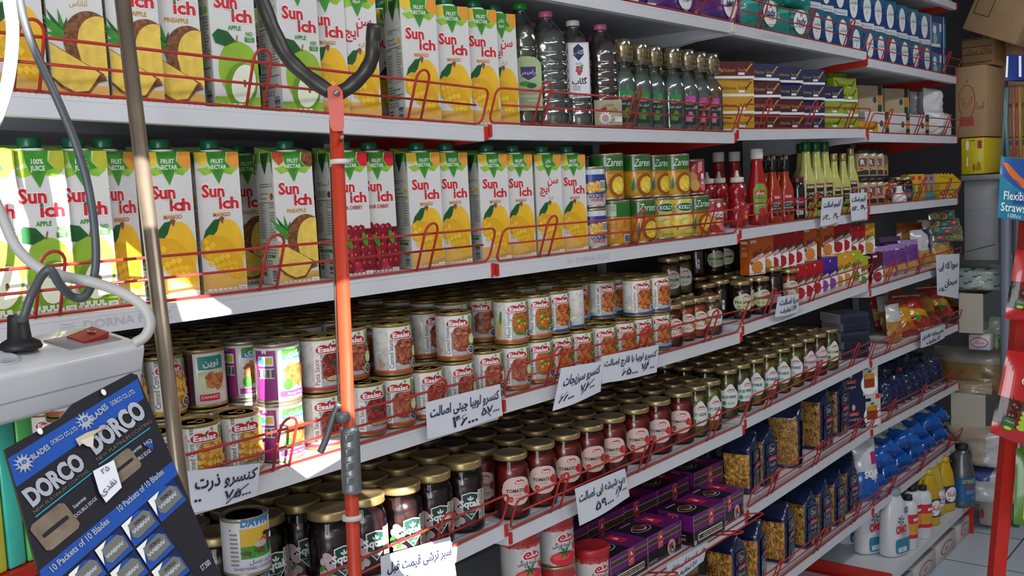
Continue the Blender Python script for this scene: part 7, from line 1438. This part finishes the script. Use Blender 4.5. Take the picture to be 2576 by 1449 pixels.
# reacher
RT = M('#c03a20', .4, noise=.05, coat=.15, name='orange_red_tube'); JAW = M('#2a2724', .4, noise=.15, name='black_jaw'); SLV = M('#8f9294', .35, .7, noise=.06, name='silver_grip')
DR = 1.36
top = onD(841, 232, DR); bot = onD(892, 1449, DR); dv = (bot-top).normalized(); low = bot+dv*((.0-bot.z)/dv.z)
root = bpy.data.objects.new('reacher_tool', None); COL.objects.link(root); root.location = low; tag(root, 'long orange red reaching pole with open black claw, standing before the shelves', 'grabber tool')
R_ = lambda u, v, d=DR: onD(u, v, d)-low
m = MB(); m.tube([R_(845, 300), Vector((0, 0, .0))], .0091, RT, 16); link_obj('tube', m.mesh('tube'), root)
m = MB(); sx_ = [(823, 222), (836, 214), (852, 217), (862, 230), (864, 262), (866, 320), (862, 330), (838, 330), (830, 318), (826, 262)]
fr = [R_(u, v, DR-.010) for u, v in sx_]; bk = [R_(u, v, DR-.004) for u, v in sx_]; n = len(fr); m.put(fr+bk, [list(range(n))[::-1], [n+i for i in range(n)]]+[(i, (i+1) % n, n+(i+1) % n, n+i) for i in range(n)], RT)
hp_ = link_obj('head_plate', m.mesh('head_plate'), root)
for a_, b_, r_ in ((845, 234, .0042), (860, 346, .0034)): m = MB(); m.tube([R_(a_, b_, DR-.016), R_(a_, b_, DR-.004)], r_, SLV, 6); link_obj('bolt', m.mesh('bolt'), hp_)
for nm, px_, rr in (('jaw', [(650, -40), (662, 10), (690, 80), (720, 140), (770, 190), (830, 232)], .0105), ('jaw', [(846, 238), (880, 218), (915, 185), (936, 145), (938, 100), (942, 62)], .0105)):
    P_ = smooth([R_(u, v, DR+.012) for u, v in px_], 6); rs = [rr*(.95+.05*sin(k)) for k in range(len(P_))]; rs[-1 if px_[0][0] > 800 else 0] = rr*.7
    m = MB(); m.tube(P_, rs, JAW, 10); jw_ = link_obj('jaw', m.mesh('jaw'), root)
    m = MB(); Q = smooth([R_(u+(4 if px_[0][0] < 800 else -14), v-(12 if px_[0][0] < 800 else 6), DR+.010) for u, v in px_[(0 if px_[0][0] < 800 else 1):]], 10)
    for q in Q[4:-2:1]: m.lathe([(.0001, -.0028), (.0028, 0), (.0001, .0028)], JAW, 6, q)
    link_obj('jaw_teeth', m.mesh('jaw_teeth'), jw_)
for px_ in ((855, 408), (886, 1302)):
    q = R_(*px_); m = MB(); z_ = -dv
    m.tube([q+z_*.003, q-z_*.003], .0135, M('#cfc9c4', .4, noise=.04, name='white_ring'), 18); link_obj('guide_ring', m.mesh('guide_ring'), root)
m = MB(); m.tube([R_(878, 1072), R_(880, 1090), R_(885, 1230), R_(885, 1240)], [.0115, .0130, .0130, .0125], SLV, 16)
for k in range(4):
    q0 = R_(880+1.3*k, 1100+36*k, DR-.012); m.rbox(q0.x-.009, q0.x+.009, q0.y-.003, q0.y+.003, q0.z-.006, q0.z+.006, SLV, .0015, 1)
link_obj('grip', m.mesh('grip'), root)
m = MB(); m.tube(smooth([R_(852, 1015, DR-.01), R_(838, 1050, DR-.01), R_(822, 1100, DR-.01), R_(806, 1138, DR-.01)]), .0045, M('#6f7072', .4, .3, noise=.08), 8); m.lathe([(.0001, -.008), (.009, -.006), (.010, 0), (.009, .006), (.0001, .008)], M('#6f7072', .4, .3, noise=.08), 12, R_(862, 1048, DR-.012)); link_obj('trigger', m.mesh('trigger'), root)
m = MB(); m.tube([R_(833, 420), R_(852, 1010)], .0016, M('#4a3f3a', .4, .5, noise=.1), 6); link_obj('pull_rod', m.mesh('pull_rod'), root)
# blade card
TLc = onD(12, 1130, .85); A_, B_ = onD(345, 943, .95), onD(197, 1800, .83)
nc = (A_-TLc).cross(B_-TLc).normalized()
if nc.dot(TLc-CAM) > 0: nc = -nc
exc = (A_-TLc).normalized(); eyc = exc.cross(nc)
if eyc.dot(B_-TLc) < 0: eyc = -eyc
def cu(u, v):
    d = ray(u, v); p = CAM+d*((TLc-CAM).dot(nc)/d.dot(nc))-TLc; return p.dot(exc), p.dot(eyc)
Q_ = [TLc+exc*a+eyc*b for a, b in (cu(12, 1130), cu(345, 943), cu(626, 1620), cu(197, 1800))]
m = MB(); m.eps = .0004
CB = M('#22212a', .3, noise=.08, coat=.4, name='card_black'); CBL = M('#2050a8', .3, noise=.06, coat=.4, name='card_blue'); CSI = M('#b9bcc9', .3, .2, noise=.06, name='card_silver'); CTE = M('#2f9ab0', .35, noise=.05); TAN = M('#7a6a5a', .5, noise=.25, scale=70); TORN = M('#c9b898', .7, noise=.1)
m.map = lambda u, v, o: tuple(exc*u+eyc*v+nc*o)
out_ = [cu(12, 1130), cu(150, 1053), cu(178, 1020), cu(182, 1016), cu(240, 985), cu(330, 938), cu(345, 943)]
full = out_+[cu(437, 1165), cu(555, 1449), cu(626, 1620), cu(197, 1800), cu(100, 1449)]
n = len(full); front = [m.map(u, v, 0) for u, v in full]; rear = [m.map(u, v, -.004) for u, v in full]
m.put(front+rear, [list(range(n))[::-1], [n+i for i in range(n)]]+[(i, (i+1) % n, n+(i+1) % n, n+i) for i in range(n)], CB)
def cpoly(px, mat, L): m.poly([cu(*p) for p in px], mat, L)
cl = lambda x: x
def band(px, mat, L): m.poly([(cl(a), b) for a, b in [cu(*p) for p in px]], mat, L)
band([(19, 1154), (346, 953), (362, 1002), (40, 1226)], CBL, 1)
band([(98, 1436), (433, 1160), (448, 1192), (112, 1487)], CBL, 1)
def ctext(t, p0, p1, hpx, mat, L=3, bold=.03):
    a, b = cu(*p0), cu(*p1); ln = hypot(b[0]-a[0], b[1]-a[1]); rot = atan2(b[1]-a[1], b[0]-a[0])
    k = ln/hypot(p1[0]-p0[0], p1[1]-p0[1])
    vs, fs, x0, x1 = text_shape(t, bold, 3); kx = ln/(x1-x0); ky = hpx*k/.72; o = L*m.eps
    m.put([m.map(a[0]+(x-x0)*kx*cos(rot)+y*ky*sin(rot), a[1]+(x-x0)*kx*sin(rot)-y*ky*cos(rot), o) for x, y in vs], [f[::-1] for f in fs], mat)
for dx, dy in ((0, 0), (159, -132)):
    ctext('DORCO', (80+dx, 1275+dy), (216+dx*.96, 1172+dy*.98), 46, CSI, 3, .05)
    ctext('NEW PLATINUM COATING', (86+dx, 1293+dy), (222+dx, 1188+dy*.95), 9, TAN, 3, .0)
    a_, b_ = cu(88+dx, 1301+dy), cu(230+dx*.92, 1190+dy*.86); m.line([a_, b_], .0011, CTE, 3)
for p0, p1 in (((82, 1158), (126, 1128)), ((230, 1062), (272, 1026))): ctext('BLADES', p0, p1, 14, CSI, 3, .03)
for p0, p1 in (((130, 1120), (196, 1080)), ((280, 1022), (340, 988))): ctext('DORCO CO.,LTD.', p0, p1, 11, CSI, 3, .02)
for c_ in ((58, 1166), (212, 1060)):
    q = cu(*c_)
    for k in range(12): g_ = 2*pi*k/12; m.poly([(q[0]+.0042*cos(g_), q[1]+.0042*sin(g_)), (q[0]+.0090*cos(g_+.35), q[1]+.0090*sin(g_+.35)), (q[0]+.0042*cos(g_+.55), q[1]+.0042*sin(g_+.55))], CSI, 3)
    m.ell(q[0], q[1], .0052, .0052, CSI, 3, 12); ctext('10', (c_[0]-9, c_[1]+8), (c_[0]+9, c_[1]-3), 10, CBL, 4, .03)
ctext('10 Packets of 10 Blades', (132, 1440), (275, 1314), 17, CSI, 3, .02); ctext('10 Packets of 10 Blades', (300, 1288), (412, 1190), 15, CSI, 3, .02)
for c_, s in (((138, 1325), 1), ((310, 1172), .8)):
    q = cu(*c_); rt_ = atan2(cu(c_[0]+50, c_[1]-40)[1]-q[1], cu(c_[0]+50, c_[1]-40)[0]-q[0])
    def rr_(w_, h_, mat, L, c0=q, r0=rt_): m.poly([(c0[0]+a*w_*cos(r0)-b*h_*sin(r0), c0[1]+a*w_*sin(r0)+b*h_*cos(r0)) for a, b in ((-1, -.8), (-.8, -1), (.8, -1), (1, -.8), (1, .8), (.8, 1), (-.8, 1), (-1, .8))], mat, L)
    rr_(.0175*s, .0135*s, TAN, 3); rr_(.013*s, .0018*s, CB, 4)
for p0, p1, t in (((190, 1303), (244, 1256), 'DOUBLE EDGE'), ((186, 1280), (216, 1254), 'Superstep'), ((335, 1170), (380, 1136), 'DOUBLE EDGE'), ((327, 1148), (356, 1124), 'Superstep')): ctext(t, p0, p1, 9, CSI, 3, .02)
band([(358, 1118), (382, 1106), (384, 1134)], CBL, 3); ctext('HQ', (363, 1122), (381, 1111), 9, CSI, 4, .02)
PKG = M('#8a8a84', .3, .4, noise=.06, name='blade_silver')
c0, cst, rst = Vector((419, 1259)), Vector((-67, 62)), Vector((38, 58))
for i in range(5):
    for j in range(6):
        c_ = c0+cst*i+rst*j
        if i > 4: continue
        K = lambda a, b: cu(c_.x+a*34+b*19, c_.y-a*31+b*29)
        if not 110+(c_.y-1449)*.3 < c_.x-20 or c_.x+34 > 430+(c_.y-1198)*.46 or c_.y > 1600: continue
        m.poly([(cl(x), y) for x, y in (K(-.92, -.92), K(.92, -.92), K(.92, .92), K(-.92, .92))], CBL, 2); m.poly([(cl(x), y) for x, y in (K(-.92, -.92), K(-.1, -.92), K(-.6, -.5), K(-.92, .4))], WHITE, 3); m.poly([(cl(x), y) for x, y in (K(.3, -.92), K(.92, -.92), K(.92, -.3))], M('#1a2a6a', .3), 3)
        m.poly([(cl(x), y) for x, y in (K(-.62, -.62), K(.55, -.70), K(.80, -.3), K(.80, .55), K(-.50, .62), K(-.72, .3))], PKG, 4)
        zz = [K(-.6+.1*k, (.16 if k % 2 else -.10)+.0) for k in range(13)]; m.line([(cl(x), y) for x, y in zz], .0016, CSI, 5); x_, y_ = K(0, .03); m.ell(x_, y_, .0020, .0020, CSI, 5, 9)
        ctext('DORCO', tuple(Vector((c_.x, c_.y))+Vector((-14, 2))), tuple(Vector((c_.x, c_.y))+Vector((12, -20))), 8, CB, 5, .03)
ctext('ST300', (508, 1437), (530, 1418), 14, CSI, 3, .02)
cpoly([(186, 1106), (214, 1090), (268, 1072), (276, 1064), (258, 1078), (226, 1100), (196, 1124)], TORN, 5); cpoly([(196, 1112), (232, 1096), (230, 1128), (214, 1124)], M('#d9d2c4', .7), 6)
for c_ in ((98, 1086), (258, 988)): q = cu(*c_); m.ell(q[0], q[1], .0022, .0030, WHITE, 3, 12)
o = link_obj('blade_card', m.mesh('blade_card')); o.location = TLc; tag(o, 'blue and black display card of razor blade packets leaning under the power strip', 'display card')
st = MB(); st.eps = .0005; st.map = lambda u, v, o: tuple(exc*u+eyc*v+nc*(o+.0045))
sp = [cu(229, 1187), cu(281, 1159), cu(301, 1228), cu(262, 1266), cu(245, 1240)]
f_ = [st.map(a, b, 0) for a, b in sp]; k_ = [st.map(a, b, -.0006) for a, b in sp]; n = 5; st.put(f_+k_, [list(range(n))[::-1], [n+i for i in range(n)]]+[(i, (i+1) % n, n+(i+1) % n, n+i) for i in range(n)], PAPER)
m2, m = m, st; ctext('۲۵', (252, 1196), (270, 1184), 14, INK, 2, .0); ctext('نقدی', (250, 1250), (288, 1216), 16, INK, 2, .0); m = m2
o = link_obj('price_sticker', st.mesh('price_sticker')); o.location = TLc; tag(o, 'crumpled white price sticker stuck on the blade card', 'sticker')
# power strip
P0 = onD(372, 862, 1.13); P1 = onD(-60, 912, .93); Lv = (P1-P0); LL = Lv.length; Lv = Vector((Lv.x, Lv.y, 0)).normalized(); zc = (P0.z+P1.z)/2
Bv = Vector((0, 0, 1)).cross(Lv); Bv = Bv if Bv.dot(P0-CAM) > 0 else -Bv
TI = radians(14); Bt = (Bv*cos(TI)+Vector((0, 0, 1))*sin(TI)); Ut = Vector((0, 0, cos(TI)))-Bv*sin(TI)
org = P0
root = bpy.data.objects.new('power_strip', None); COL.objects.link(root)
root.matrix_world = Matrix(((-Lv.x, Bt.x, Ut.x, org.x), (-Lv.y, Bt.y, Ut.y, org.y), (-Lv.z, Bt.z, Ut.z, org.z), (0, 0, 0, 1)))
tag(root, 'white plastic power strip with red rocker switch above the blade card', 'power strip')
PW = M('#dcdce2', .28, noise=.02, coat=.4, name='white_gloss_plastic'); HS = .054
m = MB(); m.rbox(-.36, 0, 0, .085, -HS, 0, PW, .007, 3); link_obj('housing', m.mesh('housing'), root)
m = MB(); m.rbox(-.350, -.006, -.0008, .086, -HS*.56, -HS*.54, M('#a9a9b0', .4, noise=.03), .0003, 1); link_obj('seam', m.mesh('seam'), root)
m = MB(); m.rbox(-.088, -.014, .022, .062, -.004, .0012, M('#8a8288', .4, noise=.1), .002, 2); sf_ = link_obj('switch_frame', m.mesh('switch_frame'), root)
m = MB(); vs = [(-.062, .030, .001), (-.028, .030, .001), (-.028, .055, .001), (-.062, .055, .001), (-.062, .030, .003), (-.028, .030, .009), (-.028, .055, .009), (-.062, .055, .003)]; m.put(vs, [(3, 2, 1, 0), (4, 5, 6, 7), (0, 1, 5, 4), (1, 2, 6, 5), (2, 3, 7, 6), (3, 0, 4, 7)], M('#8f1c1c', .3, noise=.08, coat=.4)); m.map = lambda u, v, o: (-.040+u, .043+v, .0082+o); m.ell(0, 0, .004, .005, WHITE, 1, 10); m.ell(0, 0, .003, .004, M('#8f1c1c', .3, noise=.08, coat=.4), 2, 10); link_obj('rocker_switch', m.mesh('rocker_switch'), sf_)
for i in range(2):
    m = MB(); m.lathe([(.024, .0), (.0245, .0012), (.021, .0015), (.020, .0003), (.0001, .0003)], M('#bfbfc6', .35, noise=.03), 28, (-.165-.085*i, .042, 0)); link_obj('socket', m.mesh('socket'), root)
# plug and cables
pc = P0+(-Lv)*(-.255)*1.0
pl = onD(52, 893, 1.0)
# put the plug on the strip's top plane
d = ray(52, 880); tt = (org-CAM).dot(Ut)/d.dot(Ut); pl = CAM+d*tt
root = bpy.data.objects.new('plug_with_cable', None); COL.objects.link(root); root.location = pl; tag(root, 'dark plug in the power strip with its grey cable looping up', 'plug')
m = MB(); m.lathe([(.020, .0005), (.021, .003), (.019, .008), (.0115, .012), (.0095, .034), (.0085, .036), (.0001, .036)], DARK, 24); link_obj('plug', m.mesh('plug'), root)
GCB2 = M('#4f5358', .4, noise=.08, name='grey_cable'); DC = 1.0
pts = [pl+Vector((0, 0, .034))]+[onD(u, v, DC+e) for u, v, e in ((58, 800, 0), (78, 745, 0), (108, 690, -.01), (128, 680, -.01), (150, 715, .0), (180, 745, .02), (214, 745, .03), (238, 690, .04), (240, 600, .04), (222, 470, .04), (190, 360, .03), (140, 240, .02), (85, 120, .02), (55, 30, .02), (40, -60, .02))]
m = MB(); m.tube([p-pl for p in smooth(pts, 6)], .0044, GCB2, 8); link_obj('cable', m.mesh('cable'), root)
WC = M('#b5b3b0', .45, noise=.06, name='white_cable')
pts = [onD(u, v, DC+.03) for u, v in ((-30, 470), (4, 540), (40, 620), (95, 672), (160, 695), (240, 712), (315, 740), (362, 775), (378, 812), (366, 845), (340, 862))]
m = MB(); m.tube(smooth(pts, 6), .0055, WC, 10); o = link_obj('white_cable', m.mesh('white_cable')); tag(o, 'dull white cable curling into the right end of the power strip', 'cable')
pts = [onD(u, v, .9) for u, v in ((28, -60), (24, 0), (32, 70), (28, 150), (14, 230), (-10, 300), (-40, 350))]
m = MB(); m.tube(smooth(pts, 6), .0055, M('#d9d9d8', .4, noise=.04, name='bright_white_cable'), 10); o = link_obj('hanging_white_cable', m.mesh('hanging_white_cable')); tag(o, 'bright white cable hanging down before the first mango carton', 'cable')
# counter under it all with a tub of coloured sticks
cz = min(Q_[2].z, Q_[3].z)-.004
q0 = org+Lv*.27+Bv*.10
ang = atan2(-Lv.y, -Lv.x)
root = bpy.data.objects.new('counter_table', None); COL.objects.link(root); root.location = (q0.x+.03, q0.y-.05, 0); root.rotation_euler = (0, 0, ang); tag(root, 'plain counter table under the blade card and coloured sticks', 'table')
m = MB(); m.box(-.24, .24, -.20, .20, cz-.03, cz, M('#8a8078', .5, noise=.08)); link_obj('table_top', m.mesh('table_top'), root)
for sx in (-.22, .22):
    for sy in (-.18, .18): m = MB(); m.box(sx-.012, sx+.012, sy-.012, sy+.012, 0, cz-.03, M('#6a6560', .5, noise=.08)); link_obj('leg', m.mesh('leg'), root)
hz = (org-Ut*HS+Bt*.03).z-.012-cz
root = bpy.data.objects.new('stick_tub', None); COL.objects.link(root); root.location = (q0.x, q0.y, cz+.001); root.rotation_euler = (0, 0, ang); tag(root, 'tub of green, yellow and turquoise sticks with red rim behind the blade card', 'tub')
m = MB(); zr = onD(40, 1400, 1.08).z-cz
m.box(-.16, .16, -.045, .045, 0, zr-.012, M('#1f4a6a', .4, noise=.08)); link_obj('base', m.mesh('base'), root)
m = MB(); m.box(-.163, .163, -.048, .048, zr-.0118, zr, M('#b8261c', .4, noise=.06)); link_obj('rim', m.mesh('rim'), root)
cs = [M(c, .3, noise=.1, coat=.4) for c in ('#4fb84a', '#c9c83a', '#3fb8a8', '#5fc46a', '#2f9a8a')]
for i in range(14): m = MB(); x = -.150+.0231*i; m.rbox(x-.0105, x+.0105, -.040, .040, zr+.0005, hz, cs[i % 5], .003, 2); link_obj('stick', m.mesh('stick'), root)
